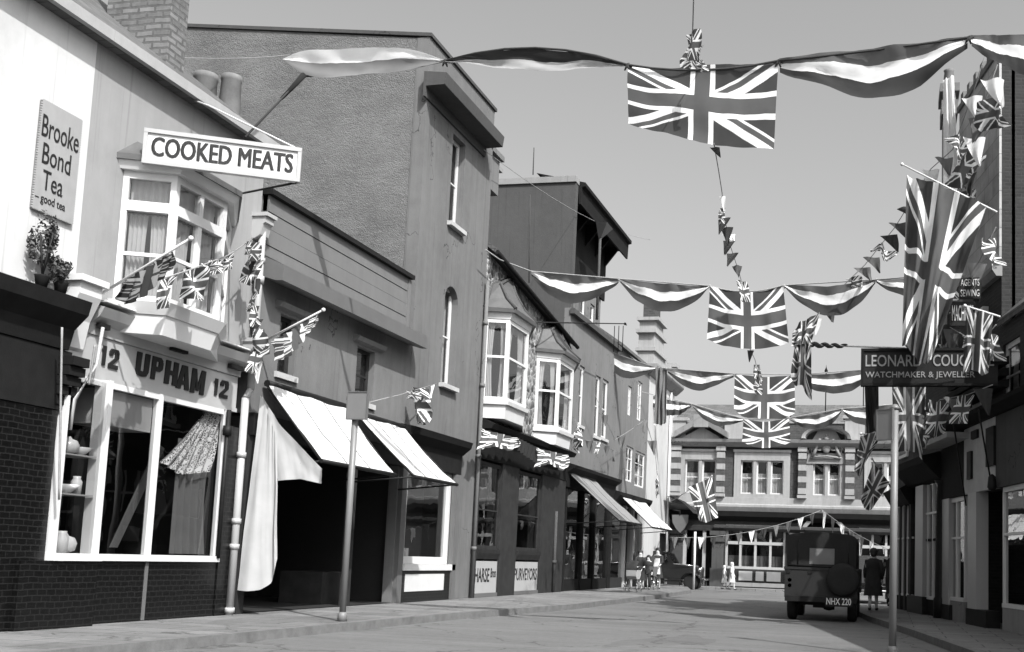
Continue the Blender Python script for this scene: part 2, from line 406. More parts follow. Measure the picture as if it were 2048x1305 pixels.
class Fr:
    """Wall frame: s runs along the wall, z up, d out of the wall."""
    def __init__(s, o, n):
        s.o = Vector(o); s.n = Vector(n).normalized(); s.e = Vector((-s.n.y, s.n.x, 0))
    def pt(s, a, z, d=0.0): return s.o + s.e*a + s.n*d + Vector((0, 0, z))
    def px(s, x, y, d=0.0):
        q = hit(x, y, s.o + s.n*d, s.n); return (q - s.o).dot(s.e), q.z
    def S(s, x, y, d=0.0): return s.px(x, y, d)[0]
    def Z(s, x, y, d=0.0): return s.px(x, y, d)[1]
    def box(s, mb, a0, a1, z0, z1, d0, d1):
        p = s.pt
        return mb.hexa([p(a0,z0,d0),p(a1,z0,d0),p(a1,z0,d1),p(a0,z0,d1),p(a0,z1,d0),p(a1,z1,d0),p(a1,z1,d1),p(a0,z1,d1)])
    def prof(s, mb, a0, a1, pts):  # moulding: closed profile in (d,z)
        P = [s.pt(a0, z, d) for d, z in pts]; return mb.prism(P, s.e*(a1-a0))
    def wall(s, mb, a0, a1, z0, z1, holes=(), d=0.0, th=.25):
        A = sorted({a0, a1, *[h[k] for h in holes for k in (0, 1)]}); Zs = sorted({z0, z1, *[h[k] for h in holes for k in (2, 3)]})
        A = [a for a in A if a0 <= a <= a1]; Zs = [z for z in Zs if z0 <= z <= z1]
        for i in range(len(A)-1):
            for j in range(len(Zs)-1):
                ca, cz = (A[i]+A[i+1])/2, (Zs[j]+Zs[j+1])/2
                if any(h[0] < ca < h[1] and h[2] < cz < h[3] for h in holes): continue
                mb.quad(s.pt(A[i],Zs[j],d), s.pt(A[i+1],Zs[j],d), s.pt(A[i+1],Zs[j+1],d), s.pt(A[i],Zs[j+1],d))
        for h in holes:
            b0, b1, y0, y1 = h[:4]
            c = [(b0,y0),(b1,y0),(b1,y1),(b0,y1)]
            for k in range(4):
                (p, q), (p2, q2) = c[k], c[(k+1) % 4]
                mb.quad(s.pt(p,q,d), s.pt(p,q,d-th), s.pt(p2,q2,d-th), s.pt(p2,q2,d))
        c = [(a0,z0),(a1,z0),(a1,z1),(a0,z1)]
        for k in range(4):
            (p, q), (p2, q2) = c[k], c[(k+1) % 4]
            mb.quad(s.pt(p,q,d), s.pt(p2,q2,d), s.pt(p2,q2,d-th), s.pt(p,q,d-th))
        return mb
    def shell(s, mb, a0, a1, z0, z1, depth, d=0.0):  # sides, back, top and floor behind a front wall
        a0 += .005; a1 -= .005; p = s.pt; e = d-.27
        mb.quad(p(a0,z0,e),p(a0,z0,-depth),p(a0,z1,-depth),p(a0,z1,e)); mb.quad(p(a1,z0,e),p(a1,z0,-depth),p(a1,z1,-depth),p(a1,z1,e))
        mb.quad(p(a0,z0,-depth),p(a1,z0,-depth),p(a1,z1,-depth),p(a0,z1,-depth)); mb.quad(p(a0,z1,e),p(a1,z1,e),p(a1,z1,-depth),p(a0,z1,-depth))
        mb.quad(p(a0,z0,e),p(a1,z0,e),p(a1,z0,-depth),p(a0,z0,-depth))
        return mb

def arch_fill(mb, fr, a0, a1, zs, zt, d=0.0, th=.2, n=8):
    c = (a0+a1)/2; hw = (a1-a0)/2
    pts = [(c - hw*math.cos(math.pi*k/(2*n)*2), zs + (zt-zs)*math.sin(math.pi*k/n)) for k in range(n+1)]
    for k in range(n):
        (x0, z0), (x1, z1) = pts[k], pts[k+1]
        mb.quad(fr.pt(x0,z0,d), fr.pt(x1,z1,d), fr.pt(x1,zt+.001,d), fr.pt(x0,zt+.001,d))
        mb.quad(fr.pt(x0,z0,d), fr.pt(x1,z1,d), fr.pt(x1,z1,d-th), fr.pt(x0,z0,d-th))
    return mb

def sheet_wave(fr, a0, a1, z0, z1, d, waves, amp, pinch=0.0, ph=0.0, dr=0.0):
    def fn(u, v):
        a = a0 + (a1-a0)*(u if not pinch else (u*(1-pinch*math.sin(math.pi*(1-v)))))
        return fr.pt(a, z1 + (z0-z1)*v, d + amp*math.sin(2*math.pi*waves*u + ph + v*dr)*(.5+.5*v))
    return MB().grid(fn, max(8, int(waves*8)), 8)

def window(parent, fr, a0, a1, z0, z1, d, cols=1, rails=(.5,), fw=.07, bar=.035, curt='both', sill=.0, mat='white_paint', gl='glass', depth=.05, back=True):
    mb = MB(); fr.box(mb, a0, a0+fw, z0, z1, d-depth, d); fr.box(mb, a1-fw, a1, z0, z1, d-depth, d)
    fr.box(mb, a0+fw, a1-fw, z0, z0+fw, d-depth, d-.002); fr.box(mb, a0+fw, a1-fw, z1-fw, z1, d-depth, d-.002)
    for k in range(1, cols):
        c = a0+(a1-a0)*k/cols; fr.box(mb, c-bar/2, c+bar/2, z0+fw, z1-fw, d-depth, d-.006)
    for r in rails:
        zz = z0+(z1-z0)*r; fr.box(mb, a0+fw, a1-fw, zz-bar/2, zz+bar/2, d-depth, d-.01)
    w = mb.build('window', M[mat], parent)
    MB().quad(fr.pt(a0+.02,z0+.02,d-depth*.6), fr.pt(a1-.02,z0+.02,d-depth*.6), fr.pt(a1-.02,z1-.02,d-depth*.6), fr.pt(a0+.02,z1-.02,d-depth*.6)).build('pane', M[gl], w)
    wd = a1-a0
    if curt == 'both':
        for q, (c0, c1) in enumerate(((a0+.02, a0+wd*.42), (a1-.02, a1-wd*.42))):
            sheet_wave(fr, c0, c1, z0+.04, z1-.02, d-depth-.1, 3, .025, .35, q).build('curtain', M['curtain'], w)
    elif curt == 'full':
        sheet_wave(fr, a0+.02, a1-.02, z0+.02, z1-.02, d-depth-.1, max(3, wd*5), .02).build('curtain', M['curtain'], w)
    elif curt == 'half':
        sheet_wave(fr, a0+.02, a1-.02, z0+.02, z0+(z1-z0)*.62, d-depth-.1, max(3, wd*5), .02).build('curtain', M['curtain'], w)
    elif curt == 'left':
        sheet_wave(fr, a0+.02, a0+wd*.55, z0+.02, z1-.02, d-depth-.1, 3, .025, .4).build('curtain', M['curtain'], w)
    if back:
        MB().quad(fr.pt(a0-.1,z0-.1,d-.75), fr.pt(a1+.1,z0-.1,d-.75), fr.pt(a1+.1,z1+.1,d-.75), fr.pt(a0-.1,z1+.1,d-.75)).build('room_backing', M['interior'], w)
    if sill:
        sb = MB(); fr.box(sb, a0-.08, a1+.08, z0-.1, z0-.002, d-depth-.02, sill); sb.build('sill', M['sill'], w)
    return w

def text(s, fr, a0, a1, z0, z1, d, mat, parent, depth=.012, bold=0.0, name='lettering', slant=0.0, drop=0.0, fat=0.0):
    if fat:
        for k in (-1, 1): text(s, fr, a0+k*fat, a1+k*fat, z0, z1, d, mat, parent, depth+.0007*(k+1), 0, name, slant, drop)
    cu = bpy.data.curves.new(name, 'FONT'); cu.body = s; cu.extrude = .5; cu.offset = bold; cu.resolution_u = 3
    if slant: cu.shear = slant
    o = bpy.data.objects.new(name, cu); COL.objects.link(o)
    dg = bpy.context.evaluated_depsgraph_get(); me = bpy.data.meshes.new_from_object(o.evaluated_get(dg))
    bpy.data.objects.remove(o); bpy.data.curves.remove(cu)
    X = [v.co.x for v in me.vertices]; Y = [v.co.y for v in me.vertices]
    x0, x1, y0, y1 = min(X), max(X), min(Y), max(Y)
    for v in me.vertices:
        u = (v.co.x-x0)/(x1-x0); w = (v.co.y-y0)/(y1-y0)
        v.co = fr.pt(a0+(a1-a0)*u, z0+(z1-z0)*w - drop*u, d + (depth if v.co.z > 0 else 0))
    me.materials.clear(); me.materials.append(M[mat]); me.name = name
    q = bpy.data.objects.new(name, me); COL.objects.link(q)
    if parent: q.parent = parent
    return q

GLYPH = {  # heavy painted capitals as convex strokes in a unit box
 'U': [[(0,.22),(.36,.22),(.36,1),(0,1)],[(.64,.22),(1,.22),(1,1),(.64,1)],[(0,.22),(.15,.03),(.4,0),(.6,0),(.85,.03),(1,.22)]],
 'P': [[(0,0),(.36,0),(.36,1),(0,1)],[(.36,.8),(.36,1),(.75,1),(.95,.88),(.95,.8)],[(.62,.58),(1,.58),(1,.8),(.62,.8)],[(.36,.38),(.75,.38),(.95,.48),(1,.58),(.36,.58)]],
 'H': [[(0,0),(.36,0),(.36,1),(0,1)],[(.64,0),(1,0),(1,1),(.64,1)],[(.36,.41),(.64,.41),(.64,.6),(.36,.6)]],
 'A': [[(0,0),(.34,0),(.55,1),(.3,1)],[(.66,0),(1,0),(.7,1),(.45,1)],[(.3,.2),(.7,.2),(.68,.36),(.32,.36)]],
 'M': [[(0,0),(.3,0),(.3,1),(0,1)],[(.7,0),(1,0),(1,1),(.7,1)],[(.3,1),(.3,.62),(.42,.12),(.56,.12)],[(.7,1),(.7,.62),(.58,.12),(.44,.12)]],
 '1': [[(.25,0),(.85,0),(.85,1),(.25,1)],[(.0,.74),(.25,.74),(.25,.94)]],
 '2': [[(0,0),(1,0),(1,.2),(0,.2)],[(0,.2),(.42,.2),(1,.56),(.62,.56)],[(.62,.56),(1,.56),(1,.84),(.62,.84)],[(0,.84),(1,.84),(.86,1),(.16,1)],[(0,.66),(.36,.66),(.36,.84),(0,.84)]],
}
def glyph(ch, fr, a0, a1, z0, z1, d, mat, parent, depth=.02, drop=0.0, slant=.0):
    mb = MB()
    for i, poly in enumerate(GLYPH[ch]):
        mb.prism([fr.pt(a0+(a1-a0)*(x+slant*y), z0+(z1-z0)*y-drop*x, d) for x, y in poly], fr.n*(depth+.0006*i))
    return mb.build('letter', M[mat], parent)

def resample(pts, n):
    P = [Vector((a, b)) for a, b in pts]; L = [0]
    for a, b in zip(P, P[1:]): L.append(L[-1]+(b-a).length)
    out = []
    for k in range(n+1):
        t = L[-1]*k/n; i = 0
        while i < len(P)-2 and L[i+1] < t: i += 1
        f = (t-L[i])/max(1e-6, L[i+1]-L[i]); out.append(P[i].lerp(P[i+1], min(1, max(0, f))))
    # soften corners
    for _ in range(2):
        out = [out[0]]+[(out[i-1]+out[i]*2+out[i+1])/4 for i in range(1, n)]+[out[-1]]
    return out

def drape(top, bot, Yp, mat, name, parent=None, billow=.15, folds=0, famp=.03, nu=28, nv=10, vflip=True, dY=0.0, pow_=1.0):
    """Cloth hung between an upper and a lower edge, standing in the plane y = Yp, bellying along y."""
    billow *= .3; seed = random.uniform(0, 50)
    T = resample(top, nu); B = resample(bot, nu)
    def fn(u, v):
        i = int(round(u*nu)); q = T[i].lerp(B[i], v)
        y = Yp + dY*u + billow*math.sin(math.pi*u)*math.sin(math.pi*min(1, v*.9)) + famp*math.sin(2*math.pi*folds*u+v*1.5+seed)*(.3+.7*v) + famp*1.6*mnoise.noise(Vector((u*4.5, v*2.2, seed))) + famp*.7*mnoise.noise(Vector((u*13, v*4, seed)))
        p = hy(q.x, q.y, Yp + dY*u)
        return p + Vector((0, y-p.y, 0))
    mb = MB().grid(fn, nu, nv)
    if not vflip:   # flags: v up
        for k in mb.uv: mb.uv[k] = [(a, 1-b) for a, b in mb.uv[k]]
    return mb.build(name, mat, parent)

def sag(a, b, s, n=14):
    a, b = Vector(a), Vector(b); return [a.lerp(b, k/n) - Vector((0, 0, s*4*(k/n)*(1-k/n))) for k in range(n+1)]
# ------------------------------------------------------------------ ground
KERB = [(-8.0,-20),(-8.0,10),(-7.75,18.9),(-7.2,25),(-7.15,33),(-7.45,42),(-8.6,47.5),(-11.5,49.3),(-30,49.8)]
mb = MB(); mb.quad((-160,-60,0),(160,-60,0),(160,300,0),(-160,300,0)); struct('road', mb, M['asphalt'])
def strip(edge, x_far, z):
    mb = MB()
    for (a, y0), (b, y1) in zip(edge, edge[1:]): mb.quad((x_far,y0,z),(a,y0,z),(b,y1,z),(x_far,y1,z))
    return mb
def subdiv(E, n=6):
    out = []
    for (a, b), (c, d) in zip(E, E[1:]): out += [(a+(c-a)*k/n, b+(d-b)*k/n) for k in range(n)]
    return out+[E[-1]]
K2 = subdiv(KERB[:7], 4)
struct('pavement', strip([(a-.15, y) for a, y in K2], -13.5, .12), M['paving'])
mb = MB()
for (a, y0), (b, y1) in zip(K2, K2[1:]):
    mb.quad((a,y0,.123),(b,y1,.123),(b-.15,y1,.123),(a-.15,y0,.123)); mb.quad((a,y0,0),(b,y1,0),(b,y1,.123),(a,y0,.123))
struct('kerb', mb, M['kerb'])
RK = [(2.3,-20),(2.0,8),(1.1,16),(.35,21),(-.45,25.5),(-.95,29.5),(-.9,31.2)]
mb = MB()
for (a, y0), (b, y1) in zip(RK, RK[1:]): mb.quad((a+.15,y0,.12),(9,y0,.12),(9,y1,.12),(b+.15,y1,.12))
struct('pavement', mb, M['paving'])
mb = MB()
for (a, y0), (b, y1) in zip(RK, RK[1:]):
    mb.quad((a,y0,.123),(a+.15,y0,.123),(b+.15,y1,.123),(b,y1,.123)); mb.quad((a,y0,0),(a,y0,.123),(b,y1,.123),(b,y1,0))
struct('kerb', mb, M['kerb'])
mb = MB(); mb.box(-40, 30, 49.3, 51.2, .0, .1); struct('pavement', mb, M['paving'])
mb = MB(); mb.quad((-10,26.2,.124),(-7.5,24.4,.124),(-7.5,24.52,.124),(-10,26.32,.124)); mb.quad((-10,31.6,.124),(-7.3,29.6,.124),(-7.3,29.7,.124),(-10,31.7,.124))
struct('gutter_channel', mb, M['kerb'])

# ------------------------------------------------------------------ left row
LX = -10.2
L = Fr((LX, 0, 0), (1, 0, 0))
def S(x, y, d=0.0): return L.S(x, y, d)
def Z(x, y, d=0.0): return L.Z(x, y, d)
def hole(xl, xr, yt, yb, d=0.0, fr=None):
    f = fr or L; ym = (yt+yb)/2
    a0 = f.S(xl, ym, d); z1 = f.Z(xl, yt, d); z0 = f.Z(xl, yb, d); a1 = f.S(xr, ym, d)
    return (a0, a1, z0, z1)

# --- white painted house at the left edge
EAVE = Z(330, 175)
h1 = thing('painted_house', 'white painted house at the left edge with an enamel sign on its upper wall', 'house', 'shops along the left of the street')
A0, A1 = 6.5, S(172, 330)
mb = MB(); L.wall(mb, A0, A1, .12, EAVE, [], 0); L.shell(mb, A0, A1, .12, EAVE, 8); mb.build('wall', M['white_render'], h1)
mb = MB(); p = L.pt
mb.prism([p(A0,EAVE,.17),p(A0,EAVE+.14,.17),p(A0,EAVE+3.4,-4),p(A0,EAVE+3.2,-4),p(A0,EAVE,-.2)], (0, A1-A0, 0)); mb.build('roof', M['slate'], h1)
mb = MB(); L.box(mb, A0, A1, EAVE-.0, EAVE+.15, .172, .25); mb.build('gutter', M['gutter'], h1)
# its dark shopfront: cornice, fascia and tiled pilaster, all under the sign
zc = Z(120, 600, .35)
mb = MB(); L.prof(mb, A0, S(172,600,.4), [(0,zc-.55),(.22,zc-.55),(.28,zc-.3),(.46,zc-.12),(.5,zc+.05),(0,zc+.14)]); mb.build('shop_cornice', M['dark_paint'], h1)
mb = MB(); L.box(mb, A0, S(150,650,.2), zc-1.3, zc-.56, 0, .2); mb.build('fascia', M['dark_paint'], h1)
mb = MB(); L.box(mb, A0, S(112,900,.2), .125, zc-1.31, 0, .18); mb.build('tiled_front', M['black_tile'], h1)
mb = MB()
for k in range(5): L.box(mb, S(168,700,.3)-.30, S(168,700,.3)-.02, zc-.75-.12*k, zc-.64-.12*k, .1, .42-.05*k)
mb.build('console_bracket', M['dark_paint'], h1)
offset_parts(h1, (LX, 9, .12))

sg = thing('enamel_sign', 'grey enamel tea sign with scalloped edge fixed on the white painted wall', 'sign')
a0, a1 = S(76,310,.05), S(157,330,.05); z1t, z0t = Z(76,192,.05), Z(76,420,.05)
mb = MB(); L.box(mb, a0, a1, z0t, z1t, .01, .05)
mb.build('sign_plate', M['enamel_sign'], sg)
mb = MB(); n = 24
for k in range(n):   # scalloped stamp edge
    for zz in (z0t, z1t):
        a = a0+(a1-a0)*(k+.5)/n; mb.tube([p(a,zz,.012), p(a,zz,.049)], (a1-a0)/n*.33, 8)
for k in range(44):
    for aa in (a0, a1):
        zz = z0t+(z1t-z0t)*(k+.5)/44; mb.tube([p(aa,zz,.012), p(aa,zz,.048)], (z1t-z0t)/44*.33, 8)
mb.build('scalloped_edge', M['enamel_sign'], sg)
hgt = z1t-z0t; wd = a1-a0
text('Brooke', L, a0+.03*wd, a0+.95*wd, z1t-.33*hgt, z1t-.13*hgt, .051, 'ink', sg, .006)
text('Bond', L, a0+.10*wd, a0+.80*wd, z1t-.57*hgt, z1t-.38*hgt, .051, 'ink', sg, .006)
text('Tea', L, a0+.16*wd, a0+.66*wd, z1t-.80*hgt, z1t-.62*hgt, .051, 'ink', sg, .006)
text('– good tea', L, a0+.02*wd, a0+.76*wd, z1t-.94*hgt, z1t-.84*hgt, .051, 'ink', sg, .006)
offset_parts(sg, (LX+.03, (a0+a1)/2, z0t))

def shrub(c, r, n, label, seed):
    rnd = random.Random(seed); mb = MB(); lobes = [(rnd.uniform(-.75,.75), rnd.uniform(-.75,.75), rnd.uniform(-.8,.8), rnd.uniform(.42,.72)) for _ in range(9)]
    for k in range(n):
        v = Vector((rnd.gauss(0,1), rnd.gauss(0,1), rnd.gauss(0,1))).normalized()*(rnd.random()**.45)
        lo = lobes[k % len(lobes)]; q = Vector(c) + Vector(((lo[0]+v.x*lo[3])*r[0], (lo[1]+v.y*lo[3])*r[1], (lo[2]+v.z*lo[3])*r[2] + r[2]))
        a = Vector((rnd.gauss(0,1), rnd.gauss(0,1), rnd.gauss(0,1))).normalized(); b = a.cross(v+Vector((.1,.2,.3))).normalized(); s = .014+rnd.random()*.022
        mb.quad(q-a*s, q+b*s*.6, q+a*s, q-b*s*.6)
    t = thing('potted_shrub', label, 'plant', 'shrubs on the left shop cornice')
    mb.build('foliage', M['leaf'], t, False)
    mb = MB()
    for k in range(5):
        a = rnd.random()*6.28; mb.tube([c, (c[0]+.1*math.cos(a), c[1]+.1*math.sin(a), c[2]+r[2]*1.2)], .012, 5)
    mb.build('stem', M['brown_paint'], t)
    MB().lathe([(.06,-.16),(.085,-.02),(.09,0)], c, 12).build('pot', M['dark_paint'], t)
    offset_parts(t, (c[0], c[1], c[2]-.18))
for (x, y, r, n, lab, sd) in ((120,590,(.19,.22,.15),700,'small dark round shrub standing on the dark shop cornice',1), (80,598,(.12,.15,.42),800,'tall dark shrub at the left edge below the tea sign',2)):
    q = hx(x, y, LX+.22); shrub((LX+.22, q.y, zc+.26), r, n, lab, sd)

# --- grey rendered butcher's house with bay
h2 = thing('butcher_house', 'grey rendered house over the white lettered butcher shopfront with bay window', 'house', 'shops along the left of the street')
B0, B1 = A1, S(512,560)
bay0, bay1 = S(236,480), S(455,560)
zb1 = Z(240,315); zb0 = Z(225,600)
FZ1 = 4.21
mb = MB(); L.wall(mb, B0, B1, FZ1-.2, EAVE, [(bay0+.1, bay1-.15, zb0+.1, zb1-.12)], 0, .3); L.shell(mb, B0, B1, .125, EAVE, 8, -.3); mb.build('wall', M['grey_render'], h2)
mb = MB(); mb.prism([p(B0,EAVE,.17),p(B0,EAVE+.14,.17),p(B0,EAVE+3.4,-4),p(B0,EAVE+3.2,-4),p(B0,EAVE,-.2)], (0, B1-B0+.02, 0)); mb.build('roof', M['slate'], h2)
mb = MB(); L.box(mb, B0+.004, B1+.05, EAVE-.002, EAVE+.152, .174, .252); mb.build('gutter', M['gutter'], h2)
# bay window: splayed, flat lead roof
bd = .62
q0 = S(338, 560, bd); q1 = S(441, 580, bd)
fw = Fr((LX,0,0),(1,0,0))
P_ = [p(bay0,0,0), p(q0,0,bd), p(q1,0,bd), p(bay1,0,0)]
def bayring(z, grow): 
    c = (bay0+bay1)/2
    return [p(bay0-grow,z,0), p(q0-grow*.6,z,bd+grow), p(q1+grow*.6,z,bd+grow), p(bay1+grow,z,0)]
mb = MB()
def slab(mb, z0, z1, g0, g1, ring=bayring):
    a = ring(z0, g0); b = ring(z1, g1); mb.hexa(a+b)
slab(mb, zb0-.16, zb0, .02, .10); slab(mb, zb0-.42, zb0-.162, -.06, .0)
bay = mb.build('bay_window', M['white_paint'], h2)
mb = MB(); slab(mb, zb1-.14, zb1-.03, .08, .14); mb.build('cornice', M['white_paint'], bay)
mb = MB(); slab(mb, zb1-.03, zb1+.05, .17, .17); a = bayring(zb1+.05, .17); b = [p(bay0+.2,zb1+.34,0.005), p(q0,zb1+.30,.12), p(q1,zb1+.30,.12), p(bay1-.2,zb1+.34,.005)]; mb.hexa(a+b)
mb.build('roof', M['lead'], bay)
faces = [Fr(P_[0], ((P_[1]-P_[0]).y, -(P_[1]-P_[0]).x, 0)), Fr(P_[1], (1,0,0)), Fr(P_[2], ((P_[3]-P_[2]).y, -(P_[3]-P_[2]).x, 0))]
lens = [(P_[1]-P_[0]).length, (P_[2]-P_[1]).length, (P_[3]-P_[2]).length]
zt = zb0 + (zb1-zb0)*.68
for fi, (fr, ln) in enumerate(zip(faces, lens)):
    mb = MB(); k = .075
    nd = 2 if fi == 1 else 1
    fr.box(mb, -.0, k, zb0, zb1-.14, -.09, 0.003*fi); fr.box(mb, ln-k, ln, zb0, zb1-.14, -.09, .001)
    fr.box(mb, k, ln-k, zb0, zb0+.09, -.09, -.004); fr.box(mb, k, ln-k, zb1-.24, zb1-.14, -.09, -.004); fr.box(mb, k, ln-k, zt-.07, zt+.07, -.09, .012)
    if nd == 2: fr.box(mb, ln/2-.04, ln/2+.04, zb0+.09, zb1-.24, -.09, -.001)
    zm = zb0+(zt-zb0)*.5
    fr.box(mb, k, ln-k, zm-.025, zm+.025, -.07, -.02)
    w = mb.build('window', M['white_paint'], bay)
    MB().quad(fr.pt(k,zb0+.05,-.05), fr.pt(ln-k,zb0+.05,-.05), fr.pt(ln-k,zb1-.2,-.05), fr.pt(k,zb1-.2,-.05)).build('pane', M['glass'], bay)
    for c0, c1 in ((k+.01, ln*.5-.02), (ln-k-.01, ln*.5+(.12 if fi else .02))):
        sheet_wave(fr, c0, c1, zb0+.03, zt-.08, -.15, 4, .025, .06).build('curtain', M['curtain'], bay)
    sheet_wave(fr, k, ln-k, zt+.05, zb1-.2, -.15, 6, .02).build('curtain', M['curtain'], bay)
MB().quad(p(bay0,zb0,-.4),p(bay1,zb0,-.4),p(bay1,zb1,-.4),p(bay0,zb1,-.4)).build('room_backing', M['interior'], bay)
# shopfront
F0, F1 = S(205,640,.25), S(503,740,.25)
mb = MB(); L.prof(mb, F0, F1, [(0,FZ1-.34),(.06,FZ1-.34),(.08,FZ1-.2),(.2,FZ1-.12),(.27,FZ1),(0,FZ1+.06)]); mb.build('shop_cornice', M['cream_paint'], h2)
mb = MB(); L.box(mb, F0-.02, F1+.02, FZ1+.062, FZ1+.085, 0, .30); mb.build('lead_flashing', M['white_paint'], h2)
zf0 = Z(226,758,.03)
mb = MB(); L.box(mb, F0-.14, F1-.02, zf0, FZ1-.345, -.05, .035); L.box(mb, F0-.14, F1-.02, zf0-.06, zf0, -.05, .06); fas = mb.build('fascia', M['cream_paint'], h2)
for k, (x0, x1, yt, yb) in enumerate(((212,232,655,668),(358,388,690,702),(474,497,716,728))):
    mb = MB(); L.box(mb, S(x0,yt,.25), S(x1,yt,.25), FZ1-.26, FZ1-.19, .1, .17); mb.build('vent', M['black'], fas)
def fas_text(s, x0, x1, yt, yb, bold):
    a0 = S(x0,(yt+yb)/2,.05); a1 = S(x1,(yt+yb)/2,.05); z1 = Z(x0,yt,.05); z0 = Z(x0,yb-2,.05)
    glyph(s, L, a0, a1, z0, z1, .036, 'ink', fas, .02, .0, .08)
fas_text('1', 203, 213, 690, 732, .02); fas_text('2', 218, 237, 696, 738, .015)
for ch, xa_, xb_, ya_, yb_ in (('U',272,298,702,752),('P',303,325,711,760),('H',330,355,719,769),('A',354,380,727,778),('M',382,409,735,787)): fas_text(ch, xa_, xb_, ya_, yb_, .02)
fas_text('1', 428, 436, 756, 792, .02); fas_text('2', 440, 456, 759, 797, .015)
# white console between the two shops
mb = MB(); c0, c1 = S(158,600,.3), S(203,600,.3); zt_ = Z(158,552,.3)
L.box(mb, c0-.05, c1+.05, zt_-.05, zt_+.03, 0, .36); L.prof(mb, c0, c1, [(0,zt_-.9),(.1,zt_-.85),(.16,zt_-.5),(.3,zt_-.2),(.3,zt_-.05),(0,zt_-.05)])
mb.build('console_bracket', M['white_paint'], h2)
mb = MB(); L.box(mb, c0-.02, c1-.02, zf0-.3, zt_-.9, 0, .1); mb.build('pilaster_head', M['cream_paint'], h2)
zs = Z(190,1108,.1); zs0 = .12
wl0, wl1, wl2, wl3 = S(112,950,.2), S(196,950,.12), S(313,950,.1), S(450,950,.1)
mb = MB(); L.box(mb, wl0-.02, wl1, zs-.09, zs, -.1, .30); L.box(mb, wl1, wl3, zs-.09, zs-.002, -.1, .12); mb.build('shop_sill', M['white_paint'], h2)
mb = MB(); L.box(mb, wl0-.5, wl1-.03, zs0, zs-.092, -.2, .26); L.box(mb, wl1-.03, wl3+.02, zs0, zs-.092, -.2, .06); mb.each('stall_riser', M['black_tile'], h2)
mb = MB(); L.box(mb, wl2-.03, wl2+.03, zs0+.01, zs-.1, .06, .075); mb.build('riser_joint', M['grey_paint'], h2)
mb = MB()
for a, w_, d_ in ((wl0,.04,.27),(wl1-.03,.075,.2),(wl2-.03,.065,.09),(wl3-.05,.07,.09)): L.box(mb, a, a+w_, zs, zf0-.062, -.02, d_)
L.box(mb, wl0+.05, wl3-.1, zf0-.14, zf0-.063, -.02, .07)
sw = mb.build('shop_window', M['white_paint'], h2)
for a, b, d in ((wl0+.03, wl1-.02, .15), (wl1+.05, wl2-.03, .03), (wl2+.03, wl3-.05, .03)):
    MB().quad(p(a,zs,d), p(b,zs,d), p(b,zf0-.1,d), p(a,zf0-.1,d)).build('pane', M['shop_glass'], sw)
mb = MB(); L.box(mb, wl1+.06, wl2-.05, zf0-.62, zf0-.15, -.5, -.02); mb.build('lintel_box', M['cream_paint'], sw)
sheet_wave(L, wl3-.85, wl3-.06, zs+.02, zf0-.6, -.16, 4.3, .05, .12).build('curtain', M['pale_cloth'], sw)
mb = MB(); L.box(mb, wl0-.55, wl0-.03, zs0, zf0, -.02, .12); L.box(mb, wl3+.03, B1-.1, zs0, zf0-.3, -.02, .08); mb.each('tiled_pilaster', M['black_tile'], h2)
mb = MB()   # dark interior of the shop
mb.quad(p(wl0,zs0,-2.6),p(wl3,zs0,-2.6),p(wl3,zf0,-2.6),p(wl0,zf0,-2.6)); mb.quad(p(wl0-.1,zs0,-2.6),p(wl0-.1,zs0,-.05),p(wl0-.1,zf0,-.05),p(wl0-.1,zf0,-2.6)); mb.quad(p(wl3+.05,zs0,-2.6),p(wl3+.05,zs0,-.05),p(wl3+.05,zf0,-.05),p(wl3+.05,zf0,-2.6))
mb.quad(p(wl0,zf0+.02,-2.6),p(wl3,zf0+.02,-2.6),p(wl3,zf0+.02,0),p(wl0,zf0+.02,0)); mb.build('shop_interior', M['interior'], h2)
mb = MB(); L.box(mb, wl0, wl3, zs-.09, zs-.04, -1.0, -.1)
for k, zz in enumerate((zs+.75, zs+1.25)): L.box(mb, wl0+.06, wl1-.05, zz-.02, zz, -.35, .12)
mb.each('display_shelf', M['cream_paint'], h2)
mb = MB(); L.box(mb, wl1+.12, wl1+.3, zs, zf0-.7, -.4, -.3); mb.build('display_post', M['brown_paint'], h2)
offset_parts(h2, (LX, 13.5, .12))
# goods in the window
def pot(a, z, d, k, label, s=1.0):
    prof = {0: [(.05,0),(.11,.03),(.13,.11),(.10,.17),(.04,.19),(.02,.22)], 1: [(.03,0),(.05,.01),(.13,.09),(.125,.092)], 2: [(.06,0),(.07,.16),(.045,.2),(.05,.23)]}[k]
    o = MB().lathe([(r*s, h*s) for r, h in prof], p(a, z, d), 14).build('display_pot', M['pottery']); tag(o, label, 'pottery', 'pottery in the butcher window')
pot(wl0+.36, zs+.001, .06, 2, 'tall white jar at the left of the lowest window display', 1.2)
pot(wl0+.58, zs+.001, -.08, 0, 'large round white covered pot in the left window corner', 1.15)
pot(wl0+.40, zs+.752, .03, 1, 'white bowl on the lower shelf of the left window', 1.2)
pot(wl0+.60, zs+.752, .0, 2, 'white jug on the lower shelf of the left window', 1.0)
pot(wl0+.40, zs+1.252, .0, 0, 'white pot on the upper shelf of the left window', 1.0)
pot(wl0+.62, zs+1.252, .0, 1, 'shallow white bowl on the upper shelf of the left window', 1.1)
lace = drape([(452-60,835),(425,822),(448,826)], [(330,940),(380,955),(420,945)], 14.9, M['lace'], 'lace_cloth', None, .05, 5, .04)
for v in lace.data.vertices: v.co.x = LX - .05 + .03*math.sin(v.co.y*20)
